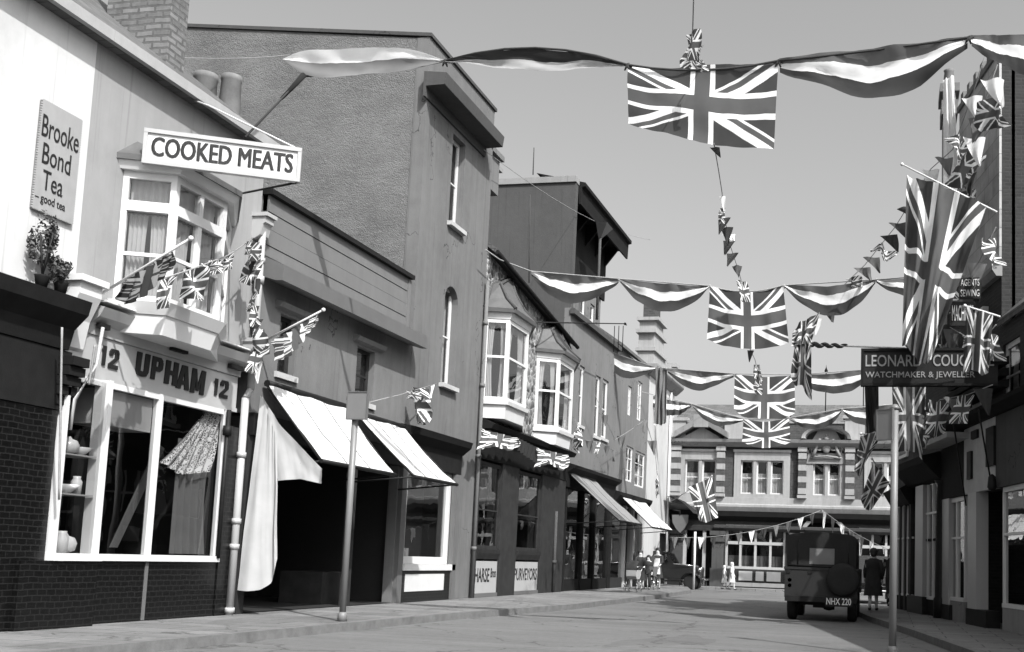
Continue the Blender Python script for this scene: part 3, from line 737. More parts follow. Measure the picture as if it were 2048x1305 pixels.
# lay the lace in the plane of the window
def lay(o, top, bot, d):
    n = len(o.data.vertices); nu, nv = 28, 10; T = resample(top, nu); B = resample(bot, nu); i = 0
    for a in range(nu+1):
        for b in range(nv+1):
            q = T[a].lerp(B[a], b/nv); w = hx(q.x, q.y, LX+d); o.data.vertices[i].co = (LX+d+.04*math.sin(a*1.3+b*.4), w.y, w.z); i += 1
lay(lace, [(395,845),(418,822),(446,826)], [(322,925),(360,950),(418,944)], -.07)
tag(lace, 'white lace cloth gathered high in the right shop window pane', 'lace cloth')
# slanted board standing in for a house gable mirrored in the middle pane
mb = MB(); a, b = S(222,1090,-.5), S(312,885,-.5)
mb.prism([p(a,Z(215,1095,-.5),-.5), p(a+.14,Z(215,1095,-.5),-.5), p(b+.1,zf0-.75,-.42), p(b-.04,zf0-.7,-.42)], (-.03,0,0))
o = mb.build('reflected_gable', M['grey_paint']); tag(o, 'grey plank shape built as a slanted board inside the dark middle pane', 'reflection')

# projecting sign COOKED MEATS, standing out from the wall on iron stays
q = hx(289, 300, LX+.35); dirv = Vector((.90, .44, 0)).normalized(); nrm = Vector((dirv.y, -dirv.x, 0))
SF = Fr(q - Vector((0,0,q.z)), nrm)
sa1 = SF.S(599,330); z1s = SF.Z(292,258); z0s = SF.Z(288,327); z1e = SF.Z(600,298); drp = (z1s - z1e)
sg = thing('projecting_sign', 'long white projecting board reading COOKED MEATS in dark capitals', 'sign')
def ssk(a): return -drp*a/sa1
mb = MB()
mb.hexa([SF.pt(0,z0s,-.05),SF.pt(sa1,z0s-drp,-.05),SF.pt(sa1,z0s-drp,0),SF.pt(0,z0s,0),SF.pt(0,z1s,-.05),SF.pt(sa1,z1s-drp,-.05),SF.pt(sa1,z1s-drp,0),SF.pt(0,z1s,0)])
mb.build('board', M['white_paint'], sg)
mb = MB()
for zz, t_ in ((z1s, .05), (z0s, -.05)):
    za, zb = min(zz, zz-t_), max(zz, zz-t_)
    mb.hexa([SF.pt(-.02,za,-.06),SF.pt(sa1+.02,za-drp,-.06),SF.pt(sa1+.02,za-drp,.03),SF.pt(-.02,za,.03),SF.pt(-.02,zb+.006,-.06),SF.pt(sa1+.02,zb-drp+.006,-.06),SF.pt(sa1+.02,zb-drp+.006,.03),SF.pt(-.02,zb+.006,.03)])
for aa in (-.02, sa1-.03):
    mb.hexa([SF.pt(aa,z0s+ssk(aa)+.05,-.055),SF.pt(aa+.05,z0s+ssk(aa)+.05,-.055),SF.pt(aa+.05,z0s+ssk(aa)+.05,.026),SF.pt(aa,z0s+ssk(aa)+.05,.026),SF.pt(aa,z1s+ssk(aa)-.05,-.055),SF.pt(aa+.05,z1s+ssk(aa)-.05,-.055),SF.pt(aa+.05,z1s+ssk(aa)-.05,.026),SF.pt(aa,z1s+ssk(aa)-.05,.026)])
mb.build('frame', M['cream_paint'], sg)
hh = z1s-z0s
text('COOKED MEATS', SF, .045*sa1, .955*sa1, z0s+.25*hh, z0s+.80*hh, .004, 'ink', sg, .008, .0, drop=drp*.91, fat=.009)
mb = MB(); e1 = SF.pt(sa1*.98, z1s-drp*.98, -.02); mb.tube([hx(385,200,LX+.1), hx(418,212,LX+.5), e1], .014, 6); mb.build('stay_rod', M['white_paint'], sg)
mb = MB(); mb.tube([p(S(460,392),Z(460,392),0), SF.pt(sa1*.99, z0s-drp*.99, -.02)], .016, 6); mb.build('support_arm', M['black'], sg)
offset_parts(sg, tuple(SF.pt(0, z0s)))

# chimneys behind the eaves (brick stack and two clay pots)
t = thing('brick_chimney', 'broad weathered brick chimney stack behind the white gutter', 'chimney')
Yc = 14.2; q0 = hy(205, 120, Yc); q1 = hy(332, 130, Yc); q2 = hy(357,130,Yc+.9)
mb = MB(); mb.box(q0.x, q1.x, Yc, Yc+.42, 6.5, 12.4); mb.build('stack', M['chimney_brick'], t)
mb = MB(); mb.box(q0.x-.1, q1.x+.1, Yc-.1, Yc+.5, 12.4, 12.6); mb.build('cap', M['stone_grey'], t); offset_parts(t, (q0.x, Yc, 6.5))
for x0, x1, xb0, xb1, yt, lab in ((388,427,384,424,152,'squat tapering clay chimney pot behind the gutter'),(441,474,436,476,155,'tall tapering clay chimney pot nearest the projecting sign')):
    Yp = 17.5; c = hy((xb0+xb1)/2, 250, Yp); r0 = (hy(xb1,250,Yp)-hy(xb0,250,Yp)).length/2; r1 = (hy(x1,yt,Yp)-hy(x0,yt,Yp)).length/2; zt = hy(x0,yt,Yp).z
    b = hy((xb0+xb1)/2, 250, Yp).z
    o = MB().lathe([(r0*1.05,b-1.2),(r0,b),(r1*1.02,zt-.12),(r1*1.08,zt-.1),(r1*1.08,zt),(r1*.8,zt),(r1*.75,zt-.3)], (c.x, Yp, 0), 20).build('chimney_pot', M['terracotta']); tag(o, lab, 'chimney pot', 'clay chimney pots')

# --- low building with boarded parapet
h3 = thing('boarded_shop', 'low shop with a horizontally boarded parapet above two white awnings', 'shop', 'shops along the left of the street')
C0, C1 = B1, S(832,640)
zb_ = Z(690,640); zp0 = Z(559,537); zp1 = Z(541,392)
w1 = hole(558,592,625,745); w2 = hole(712,748,690,800)
mb = MB(); L.wall(mb, C0, C1, 3.35, zp0+.1, [w1, w2], 0, .2); L.shell(mb, C0, C1, .125, zp0+.1, 7, -.2); mb.build('wall', M['mid_render'], h3)
for wv in (w1, w2): window(h3, L, *wv, -.12, 1, (.5,), mat='brown_paint', curt='none', sill=.05)
pa0, pa1 = S(534,450), S(816,620)
mb = MB(); n = 4
for k in range(n):
    z0_ = zp0+(zp1-zp0)*k/n; L.box(mb, pa0, pa1, z0_+.008, z0_+(zp1-zp0)/n-.004, -.1, .0+.012*(k % 2))
L.box(mb, pa0, pa1, zp0, zp1, -.14, -.02); L.box(mb, pa1-.1, pa1+.03, zp0, zp1-.02, -.12, .03); mb.build('parapet_boards', M['board'], h3)
mb = MB(); L.box(mb, pa0-.05, pa1+.05, zp1+.002, zp1+.09, -.2, .10); mb.build('coping', M['black'], h3)
zh = Z(842,700,.45)
mb = MB(); L.prof(mb, pa0-.1, pa1+.16, [(0.02,zp0-.28),(.3,zp0-.36),(.42,zp0-.36),(.42,zp0-.1),(.05,zp0+.06),(0.02,zp0+.06)]); mb.build('hood', M['grey_paint'], h3)
mb = MB()
for wv in (w1, w2):
    L.prof(mb, wv[0]-.2, wv[1]+.25, [(0,wv[3]+.05),(.1,wv[3]+.08),(.14,wv[3]+.16),(0,wv[3]+.2)])
mb.each('hood_moulding', M['mid_render'], h3)
# dark shop opening under the awnings
g0, g1 = C0+.05, S(800,1000)
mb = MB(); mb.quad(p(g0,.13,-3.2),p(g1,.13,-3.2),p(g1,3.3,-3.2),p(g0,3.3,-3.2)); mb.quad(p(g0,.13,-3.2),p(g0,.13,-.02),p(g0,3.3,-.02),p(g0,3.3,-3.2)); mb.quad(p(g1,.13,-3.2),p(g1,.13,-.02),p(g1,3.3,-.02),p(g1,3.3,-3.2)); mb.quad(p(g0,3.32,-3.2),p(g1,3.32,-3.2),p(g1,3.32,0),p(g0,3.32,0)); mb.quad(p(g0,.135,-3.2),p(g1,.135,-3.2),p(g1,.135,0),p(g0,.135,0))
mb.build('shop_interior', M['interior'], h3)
mb = MB(); L.box(mb, g0, C1, 3.0, 3.36, -.1, .12); mb.build('awning_box', M['black'], h3)
mb = MB(); L.box(mb, g0, g0+.2, .12, 3.0, -.2, .05); L.box(mb, S(700,1000), S(712,1000), .12, 3.0, -.1, .0); L.box(mb, g1-.05, g1+.2, .12, 3.0, -.2, .06); mb.each('door_post', M['brown_paint'], h3)
mb = MB(); L.box(mb, S(645,1150,-.5), S(700,1150,-.5), .13, .75, -1.4, -.5); mb.build('counter', M['brown_paint'], h3)
offset_parts(h3, (LX, 18, .12))
# telephone insulators on the roof
t = thing('insulator_bracket', 'pair of white telephone insulators on an iron bracket above the boarded parapet', 'insulators')
for x in (779, 796):
    q = hx(x, 548, LX-.3); MB().lathe([(.03,0),(.035,.05),(.02,.07),(.03,.1),(.01,.12)], (q.x, q.y, q.z), 10).build('insulator', M['pottery'], t)
    MB().tube([(q.x,q.y,q.z),(q.x,q.y,q.z-.32)], .012, 6).build('pin', M['black'], t)
mb = MB(); a = hx(779,556,LX-.3); b = hx(830,556,LX-.3); mb.tube([(a.x,a.y-.1,a.z-.25),(b.x,b.y,b.z-.1)], .015, 6); mb.build('arm', M['black'], t)
offset_parts(t, tuple(a - Vector((0,0,.3))))

# drainpipe between the butcher and the boarded shop
t = thing('drainpipe', 'pale drainpipe with ornate hopper heads between the butcher and the boarded shop', 'drainpipe')
aP = S(478,1000,.14)
def pipe_piece(mb, z0, z1, r=.06): mb.tube([p(aP,z0,.12), p(aP,z1,.12)], r, 10)
mb = MB(); pipe_piece(mb, .12, 3.55); mb.build('lower_pipe', M['cream_paint'], t)
mb = MB()
for zz in (.16, 1.15, 1.55, 2.6): pipe_piece(mb, zz, zz+.08, .078)
mb.each('collar', M['cream_paint'], t)
aP = S(517,600,.14)
mb = MB(); pipe_piece(mb, 3.7, Z(528,430,.14)); mb.build('upper_pipe', M['cream_paint'], t)
for y in (432, 690):
    zz = Z(520, y, .14)
    mb = MB(); L.prof(mb, aP-.12, aP+.12, [(0,zz),(.24,zz),(.24,zz-.10),(.2,zz-.12),(.16,zz-.30),(.06,zz-.36),(0,zz-.36)]); L.box(mb, aP-.15, aP+.15, zz, zz+.06, -.0, .28); mb.build('hopper_head', M['cream_paint'], t)
mb = MB(); pipe_piece(mb, Z(520,560,.14)-.06, Z(520,560,.14)+.06, .085); pipe_piece(mb, Z(520,520,.14)-.04, Z(520,520,.14)+.04, .08); mb.each('collar', M['cream_paint'], t)
mb = MB(); mb.tube([p(S(478,1000,.14),3.55,.12), p(aP,3.72,.12)], .05, 10); mb.build('offset_bend', M['cream_paint'], t)
offset_parts(t, (LX+.12, aP, .12))
t = thing('drainpipe', 'black rusty rainwater pipe beside the tiled shop pilaster', 'drainpipe')
aQ = S(452,900,.12); mb = MB(); mb.tube([p(aQ,1.0,.12), p(aQ,3.3,.12)], .035, 8); mb.build('pipe', M['black'], t)
mb = MB(); mb.tube([p(aQ,2.9,.12), p(aQ,3.05,.12)], .07, 8); mb.build('collar', M['black'], t); offset_parts(t, (LX+.12, aQ, 1.0))

# ------------------------------------------------------------------ awnings
def awning(tl, tr, bl, br, label, mat='canvas_white', fr=L, d0=.13, dd=None, sagz=.05):
    """tl.. are picture points of the canvas corners; the roller lies on the wall, the front bar at constant reach."""
    a0 = fr.S(*tl, d0); a1 = fr.S(*tr, d0); zt = (fr.Z(*tl, d0)+fr.Z(*tr, d0))/2
    # reach so that the front-left corner is square to the wall
    best = min((abs(fr.S(*bl, k*.02)-a0) + abs(fr.S(*br, k*.02)-a1), k*.02) for k in range(20, 110)); dd = dd or best[1]
    zb = (fr.Z(*bl, dd)+fr.Z(*br, dd))/2
    t = thing('shop_awning', label, 'awning', 'awnings along the left pavement')
    def fn(u, v): return fr.pt(a0+(a1-a0)*u, zt+(zb-zt)*v - sagz*math.sin(math.pi*v) + .012*math.sin(14*u+3*v) + .05*mnoise.noise(Vector((u*3+a0, v*2, 0))) + .02*mnoise.noise(Vector((u*9+a0, v*7, 3))) - .05*v*math.sin(math.pi*u)**2, d0+(dd-d0)*v)
    MB().grid(fn, 32, 16).build('canvas', M[mat], t)
    mb = MB(); mb.tube([fr.pt(a0-.03,zb-.02,dd), fr.pt(a1+.03,zb-.02,dd)], .035, 8); mb.build('front_bar', M['black'], t)
    for a in (a0, a1):
        mb = MB(); mb.tube([fr.pt(a,zb-.02,dd), fr.pt(a,zb-.15,d0-.05)], .018, 6); mb.tube([fr.pt(a,zb-.02,dd-.02), fr.pt(a,zt-.05,d0)], .018, 6); mb.build('arm', M['black'], t)
    mb = MB(); mb.tube([fr.pt(a0,zt+.02,d0-.02), fr.pt(a1,zt+.02,d0-.02)], .06, 8); mb.build('roller', M['black'], t)
    for a in (a0+(a1-a0)*.33, a0+(a1-a0)*.67):
        i_ = (a-a0)/(a1-a0); mb = MB(); mb.tube([fn(i_, k/10)+Vector((0,0,.006)) for k in range(11)], .009, 5); mb.build('seam', M['pale_cloth'], t)
    offset_parts(t, tuple(fr.pt((a0+a1)/2, zb, d0)))
    return a0, a1, zt, zb, dd
aw = awning((536,770),(692,815),(645,922),(788,946), 'white awning nearest the butcher with a side cloth hanging from it')
awning((716,830),(808,856),(800,946),(914,968), 'white awning over the grocer window under the tall rough gable')
# side cloth hanging to the pavement
def scl(pts): return pts
o = drape([(524,792),(560,850),(644,938)], [(556,962),(600,958),(642,968)], aw[0]-.05, M['sheet'], 'hanging_cloth', None, .06, 2, .012)
tag(o, 'white triangular side cloth under the end of the first awning', 'cloth', 'white cloths of the first awning')
o = drape([(522,792),(545,850),(556,880)], [(474,1181),(500,1183),(522,1180),(540,1168),(550,1148),(555,1118)], aw[0]-.35, M['sheet'], 'hanging_cloth', None, .0, 1.5, .03)
tag(o, 'long white cloth with a rounded lower corner hanging down to the pavement', 'cloth', 'white cloths of the first awning')
# ------------------------------------------------------------------ tall house with rough gable
D0, D1 = S(838,450), S(972,560)
h4 = thing('tall_house', 'tall cement faced house with a huge rough pebbledashed side wall and heavy cornice', 'house', 'shops along the left of the street')
zk = Z(998,286,.5); zpt = Z(857,68,.02)
wa = hole(902,928,262,447); wb = hole(886,913,562,768)
za = Z(945,870)
gw = hole(808,903,940,1128)
gw = (gw[0], gw[1], gw[2], 3.05)
ym = 3.75
mb = MB(); L.wall(mb, D0, D1, ym, zpt, [wa, wb], 0, .3); arch_fill(mb, L, wb[0], wb[1], wb[3]-.35, wb[3], -.002, .28)
L.wall(mb, D0-.3, D1, .125, ym-.002, [gw], 0.0, .2)
b = -16
mb.quad(p(D1,0,-.3),p(D1,0,b),p(D1,zpt,b),p(D1,zpt,-.3)); mb.quad(p(D0+.1,0,b),p(D1,0,b),p(D1,zpt,b),p(D0+.1,zpt,b)); mb.quad(p(D0+.1,zpt-.3,-.3),p(D1,zpt-.3,-.3),p(D1,zpt-.3,b),p(D0+.1,zpt-.3,b))
mb.build('wall', M['big_render'], h4)
mb = MB(); mb.prism([(LX+b,D0+.012,.1),(LX-.26,D0+.012,.1),(LX-.26,D0+.012,zpt-.004),(LX+b*.4,D0+.012,zpt+.7),(LX+b,D0+.012,zpt+.7)], (0,.29,0)); mb.build('gable_wall', M['pebble'], h4)
mb = MB(); mb.box(LX-.262, LX+.006, D0-.006, D0+.22, ym, zpt-.5); mb.build('corner_strip', M['mid_render'], h4)
mb = MB(); mb.hexa([(LX+b*.4,D0-.03,zpt+.7),(LX+.05,D0-.03,zpt),(LX+.05,D0+.3,zpt),(LX+b*.4,D0+.3,zpt+.7),(LX+b*.4,D0-.03,zpt+.78),(LX+.05,D0-.03,zpt+.08),(LX+.05,D0+.3,zpt+.08),(LX+b*.4,D0+.3,zpt+.78)]); mb.box(LX-.3, LX+.05, D0+.301, D1+.05, zpt, zpt+.08); mb.build('coping', M['dark_render'], h4)
mb = MB(); L.prof(mb, D0-.2, max(D1-.6, S(998,286,.5)), [(0,zk-.25),(.05,zk-.25),(.06,zk-.02),(.49,zk-.01),(.50,zk),(.53,zk+.26),(0,zk+.32)]); mb.build('cornice', M['gable_render'], h4)
for k, wv in enumerate((wa, wb)): window(h4, L, *wv, -.16, 1, (.5,), curt='both' if k else 'left', sill=.12, fw=.08)
mb = MB(); c0, c1 = S(975,320), S(975,320)+.7; mb.box(LX-1.2, LX-.1, D1+.02, D1+.8, zpt-2, Z(985,300)); mb.box(LX-1.3, LX, D1-.06, D1+.9, Z(985,300), Z(985,300)+.14); mb.build('chimney', M['mid_render'], h4)
# its shop window below
window(h4, L, *gw, -.03, 1, (), fw=.16, curt='none', mat='white_paint', gl='shop_glass', depth=.12)
mb = MB(); f0, f1 = D0-.25, S(943,860,.3)
L.box(mb, f0, f1, 3.08, 3.7, 0.002, .1); L.prof(mb, f0-.05, f1+.06, [(.1,3.55),(.3,3.72),(.34,3.86),(0.002,3.92),(.002,3.55)]); mb.build('shop_fascia', M['dark_paint'], h4)
mb = MB(); L.box(mb, gw[0]-.1, gw[1]+.12, gw[2]-.14, gw[2]-.002, .002, .12); mb.build('shop_sill', M['white_paint'], h4)
mb = MB(); L.box(mb, gw[0]-.1, gw[1]+.1, .124, gw[2]-.142, .002, .07); mb.build('stall_riser', M['black_tile'], h4)
mb = MB(); r0, r1 = S(811,1165,.09), S(888,1165,.09); L.box(mb, r0, r1, Z(811,1184,.09), Z(811,1149,.09), .07, .085); mb.build('riser_panel', M['white_paint'], h4)
mb = MB(); L.box(mb, gw[0]-.1, gw[1]+.1, gw[2], gw[2]+.03, -1.0, -.16); mb.build('display_shelf', M['cream_paint'], h4)
mb = MB(); L.box(mb, gw[0]-.35, gw[0]-.12, .124, 3.07, .002, .09); L.box(mb, f1-.3, f1-.08, .124, 3.07, .002, .12); mb.each('shop_pilaster', M['grey_paint'], h4)
mb = MB()
for k in range(4): L.box(mb, gw[0]+.25+.16*k, gw[0]+.37+.16*k, gw[2]+.032, gw[2]+.3+.04*(k % 2), -.34, -.24)
o = mb.build('display_boxes', M['cream_paint'], h4)
offset_parts(h4, (LX, 23.5, .12))
t = thing('drainpipe', 'dark drainpipe at the seam between the cement house and the flint house', 'drainpipe')
aQ = D1-.1; mb = MB(); mb.tube([p(aQ,.13,.09), p(aQ,Z(972,560,.09),.09)], .05, 8); mb.build('pipe', M['big_render'], t)
mb = MB()
for zz in (1.3, 3.6, 5.4, 7.0): mb.tube([p(aQ,zz,.09), p(aQ,zz+.09,.09)], .07, 8)
mb.each('collar', M['big_render'], t); offset_parts(t, (LX+.09, aQ, .12))

# ------------------------------------------------------------------ flint house with two oriel windows
E0, E1 = D1+.012, S(1140,640)
h5 = thing('flint_house', 'flint faced house with two white pointed roofed bay windows', 'house', 'shops along the left of the street')
ze0, ze1 = Z(971,500), Z(1130,688)
mb = MB()
mb.prism([p(E0,3.75,0),p(E1,3.75,0),p(E1,ze1,0),p(E0,ze0,0)], (-.3,0,0)); wl5 = mb.build('wall', M['flint'], h5)
mb = MB(); L.shell(mb, E0, E1, .125, ze1-.1, 7); mb.build('rear_shell', M['dark_render'], h5)
mb = MB(); mb.hexa([p(E0,ze0-.03,.22),p(E1+.1,ze1-.03,.22),p(E1+.1,ze1+3.2,-4.2),p(E0,ze0+3.2,-4.2),p(E0,ze0+.1,.22),p(E1+.1,ze1+.1,.22),p(E1+.1,ze1+3.35,-4.2),p(E0,ze0+3.35,-4.2)]); mb.build('roof', M['roof'], h5)
mb = MB(); mb.tube([p(E0,ze0-.02,.27), p(E1+.1,ze1-.02,.27)], .06, 8); mb.build('gutter', M['dark_paint'], h5)

def oriel(parent, a0, a1, aq0, aq1, z0, z1, bd, apex, apron=.45):
    def ring(z, g): return [p(a0-g,z,0.003), p(aq0-g*.5,z,bd+g), p(aq1+g*.5,z,bd+g), p(a1+g,z,.003)]
    mb = MB(); mb.hexa(ring(z0-apron,-.04)+ring(z0-.1,-.0)); mb.hexa(ring(z0-.098,.07)+ring(z0,.09))
    b = mb.build('bay_window', M['white_paint'], parent)
    mb = MB(); mb.hexa(ring(z1-.16,.02)+ring(z1,.08)); mb.build('cornice', M['white_paint'], b)
    mb = MB(); levels = [(z1+.0,.16),(z1+.10,.18),(z1+(apex-z1)*.3,-.12),(z1+(apex-z1)*.62,-.36)]
    rs = [ring(z, g) for z, g in levels]
    for r_, r2 in zip(rs[:1], rs[1:2]): mb.hexa(r_+r2)
    top = p((a0+a1)/2, apex, .02)
    for r_, r2 in zip(rs[1:], rs[2:]):
        for k in range(3): mb.quad(r_[k], r_[k+1], r2[k+1], r2[k])
    for k in range(3): mb.quad(rs[-1][k], rs[-1][k+1], top)
    mb.build('pointed_roof', M['lead'], b, False)
    for k in range(4): mb = MB(); mb.tube([r_[k] for r_ in rs[1:]]+[top], .045, 6); mb.build('hip_roll', M['dark_render'], b)
    R_ = ring(z0, 0)
    fcs = [(R_[0],R_[1]),(R_[1],R_[2]),(R_[2],R_[3])]
    for i, (u, v) in enumerate(fcs):
        d = v-u; ln = Vector((d.x,d.y,0)).length; fr = Fr((u.x,u.y,0), (d.y,-d.x,0)); k = .07
        mb = MB(); fr.box(mb, 0, k*1.3, z0, z1-.16, -.08, .002*i); fr.box(mb, ln-k*1.3, ln, z0, z1-.16, -.08, .001)
        fr.box(mb, k*1.3, ln-k*1.3, z0, z0+.1, -.08, -.003); fr.box(mb, k*1.3, ln-k*1.3, z1-.26, z1-.16, -.08, -.003); zm = z0+(z1-z0)*.5; fr.box(mb, k*1.3, ln-k*1.3, zm-.03, zm+.03, -.07, -.01)
        w = mb.build('window', M['white_paint'], b)
        MB().quad(fr.pt(k,z0+.05,-.05), fr.pt(ln-k,z0+.05,-.05), fr.pt(ln-k,z1-.2,-.05), fr.pt(k,z1-.2,-.05)).build('pane', M['glass'], b)
        for c0, c1 in ((k*1.4, ln*.42), (ln-k*1.4, ln*.62)):
            sheet_wave(fr, c0, c1, z0+.03, z1-.2, -.13, 3, .02, .3).build('curtain', M['curtain'], b)
    MB().quad(p(a0,z0,.02),p(a1,z0,.02),p(a1,z1,.02),p(a0,z1,.02)).build('room_backing', M['interior'], b)
    return b
bd = .6
oriel(h5, S(966,720), S(1052,740), S(1016,720,bd), S(1055,730,bd), Z(972,795,.3), Z(984,618,.3), bd, Z(1003,538,.1))
oriel(h5, S(1070,790), S(1142,800), S(1117,790,bd), S(1145,800,bd), Z(1078,852,.3), Z(1087,700,.3), bd, Z(1105,636,.1))
# shop beneath: fascia, cornice, posts, windows, lettered panels
zfa = Z(960,850,.3); 
mb = MB(); L.prof(mb, E0, E1, [(0,zfa-.0),(.35,zfa),(.42,zfa+.12),(.2,zfa+.22),(0,zfa+.3)]); mb.build('shop_cornice', M['dark_paint'], h5)
mb = MB(); L.box(mb, E0, E1, zfa-.75, zfa-.002, -.1, .12); mb.build('fascia', M['dark_paint'], h5)
pw = [(S(958,1010,.1), S(1003,1010,.1)), (S(1036,1020,.1), S(1083,1020,.1))]
zw0, zw1 = Z(948,1098,.1), zfa-.8
mb = MB(); prev = E0
for a, b_ in pw+[(E1, E1)]:
    L.box(mb, prev, a-.001, .124, zfa-.752, -.3, .10); prev = b_+.001
mb.each('shop_post', M['brown_paint'], h5)
words = ('HARSE Bros', 'PURVEYORS')
for (a, b_), wtxt in zip(pw, words):
    window(h5, L, a, b_, zw0, zw1, .04, 1, (.45,), fw=.1, mat='brown_paint', curt='none', gl='shop_glass')
    mb = MB(); L.prof(mb, a, b_, [(-.05,zw0-.25),(.08,zw0-.25),(.14,zw0-.1),(.16,zw0-.002),(-.05,zw0-.002)]); mb.build('window_sill', M['brown_paint'], h5)
    zpb, zpt_ = Z(947,1188,.1), zw0-.30
    mb = MB(); L.box(mb, a, b_, zpb, zpt_, -.1, .06); pn = mb.build('lettered_panel', M['cream_paint'], h5)
    mb = MB(); L.box(mb, a, b_, .124, zpb-.002, -.1, .1); mb.build('plinth', M['grey_paint'], h5)
    hh = zpt_-zpb
    if wtxt == 'PURVEYORS': text(wtxt, L, a+.06, b_-.06, zpb+.36*hh, zpb+.78*hh, .061, 'ink', pn, .006, .01)
    else:
        text('HARSE', L, a+.06, a+(b_-a)*.66, zpb+.34*hh, zpb+.78*hh, .061, 'ink', pn, .006, .01); text('Bros', L, a+(b_-a)*.72, b_-.08, zpb+.48*hh, zpb+.78*hh, .061, 'ink', pn, .006, .01)
mb = MB(); mb.quad(p(E0,.13,-2.2),p(E1,.13,-2.2),p(E1,3.7,-2.2),p(E0,3.7,-2.2)); mb.build('shop_interior', M['interior'], h5)
offset_parts(h5, (LX, 29, .12))
# flag valances along the fascia
for k, (tp, bt, lab) in enumerate((([(962,858),(1040,878)],[(955,900),(990,893),(1020,903),(1038,892)],'crumpled union flag valance under the first pointed bay window'),([(1072,896),(1140,912)],[(1070,935),(1100,928),(1125,943),(1136,932)],'crumpled union flag valance under the second pointed bay window'))):
    o = MB().grid(lambda u, v: (0,0,0), 28, 10).build('flag_valance', M['union'])
    lay(o, tp, bt, .5); tag(o, lab, 'flag', 'flag valances on the flint house')
for k, (tp, bt, lab) in enumerate((([(1036,876),(1074,896)],[(1034,900),(1050,912),(1072,926)],'dark cloth swag between the two flag valances'),)):
    o = MB().grid(lambda u, v: (0,0,0), 28, 10).build('dark_swag', M['dark_cloth']); lay(o, tp, bt, .5); tag(o, lab, 'swag')
t = thing('drainpipe', 'pale pipe at the far end of the lettered shop panels', 'drainpipe')
aQ = S(1106,1150,.12); mb = MB(); mb.tube([p(aQ,.13,.14), p(aQ,2.6,.14)], .05, 8); mb.build('pipe', M['dark_render'], t); mb = MB(); mb.tube([p(aQ,1.0,.14), p(aQ,1.1,.14)], .07, 8); mb.build('collar', M['dark_render'], t); offset_parts(t, (LX+.14, aQ, .12))

# ------------------------------------------------------------------ dark gabled house with overhanging eaves
G0, G1 = E1+.01, S(1238,640)
h6 = thing('gabled_house', 'dark cement gabled house with deep overhanging eaves beyond the flint house', 'house', 'shops along the left of the street')
zg = Z(1142,352)
zst = Z(1150,618,.1)
UD = -.75   # the upper storey is set back under the eaves
wlo = [hole(1158,1168,728,850), hole(1190,1200,748,872), hole(1204,1216,755,876)]
wlo = [(max(w_[0], G0+.15), w_[1], w_[2], w_[3]) for w_ in wlo if w_[1] < G1-.05]
wup = [hole(1152,1162,500,556,UD), hole(1160,1171,588,655,UD), hole(1180,1189,605,668,UD), hole(1196,1204,612,672,UD), hole(1210,1217,618,680,UD)]
wup = [(max(w_[0], G0+.35), w_[1], w_[2], min(w_[3], zg-.7)) for w_ in wup]
wup = [w_ for w_ in wup if w_[1] < G1-.1 and w_[1] > w_[0]+.2]
ZM = min([w_[2] for w_ in wup]+[zst])-.2
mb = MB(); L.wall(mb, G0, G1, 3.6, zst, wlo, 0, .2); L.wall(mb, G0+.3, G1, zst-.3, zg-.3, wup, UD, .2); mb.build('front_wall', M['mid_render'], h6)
mb = MB(); L.box(mb, G0+.3, G1, zst-.02, zst+.1, UD, .002); mb.build('ledge', M['lead'], h6)
b = -14
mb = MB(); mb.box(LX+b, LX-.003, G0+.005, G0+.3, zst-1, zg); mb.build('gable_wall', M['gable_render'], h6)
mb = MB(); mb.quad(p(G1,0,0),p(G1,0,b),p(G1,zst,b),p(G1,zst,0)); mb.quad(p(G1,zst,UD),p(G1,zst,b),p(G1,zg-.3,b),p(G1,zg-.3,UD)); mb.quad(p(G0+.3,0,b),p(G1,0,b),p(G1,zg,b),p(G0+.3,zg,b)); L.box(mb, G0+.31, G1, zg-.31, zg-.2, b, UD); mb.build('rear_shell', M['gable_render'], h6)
for i, w_ in enumerate(wlo): window(h6, L, *w_, -.06, 1, (.5,), fw=.10, curt='full', sill=.06)
for i, w_ in enumerate(wup): window(h6, L, *w_, UD-.06, 1, (.5,), fw=.08, curt='full')
mb = MB(); L.box(mb, G0-.05, G1, zst-.2, zst-.03, .002, .16); mb.build('string_course', M['dark_render'], h6)
mb = MB(); mb.box(LX+b, LX+.02, G0-.06, G0+.34, zg+.003, zg+.2); mb.build('coping', M['stone_grey'], h6)
GE = S(1255,549,.1)
mb = MB(); L.prof(mb, G0+.35, GE, [(UD-.3,zg-.30),(.0,zg-.30),(.02,zg-.62),(.08,zg-.62),(.10,zg-.05),(.22,zg-.02),(.22,zg+.1),(-1.5,zg+.5),(UD-.3,zg+.3)]); mb.build('eaves', M['dark_paint'], h6)
mb = MB(); L.box(mb, G0+.31, GE-.4, Z(1150,552,UD), zg-.31, UD+.002, UD+.08); mb.build('eaves_shade_panel', M['dark_paint'], h6)  # dark panel paints the deep eaves shadow onto the upper wall
mb = MB()
for k in range(5):
    a = G0+.9+k*(GE-G0-1.6)/4; mb.prism([p(a,zg-.32,UD+.09),p(a,zg-1.1,UD+.09),p(a,zg-.32,-.06)], (0,.12,0))
mb.each('eaves_bracket', M['dark_paint'], h6)
mb = MB(); a = S(1209,452,.3); zz = Z(1209,452,.3); mb.hexa([p(a-.05,zz-.45,.11),p(a+.05,zz-.45,.11),p(a+.05,zz-.45,.2),p(a-.05,zz-.45,.2),p(a-.42,zz,.10),p(a+.42,zz,.10),p(a+.42,zz,.5),p(a-.42,zz,.5)]); mb.build('rain_hopper', M['mid_render'], h6)
mb = MB(); mb.tube([p(a,zz-.4,.16), p(a,zst+.2,.16)], .05, 8); mb.build('downpipe', M['dark_render'], h6)
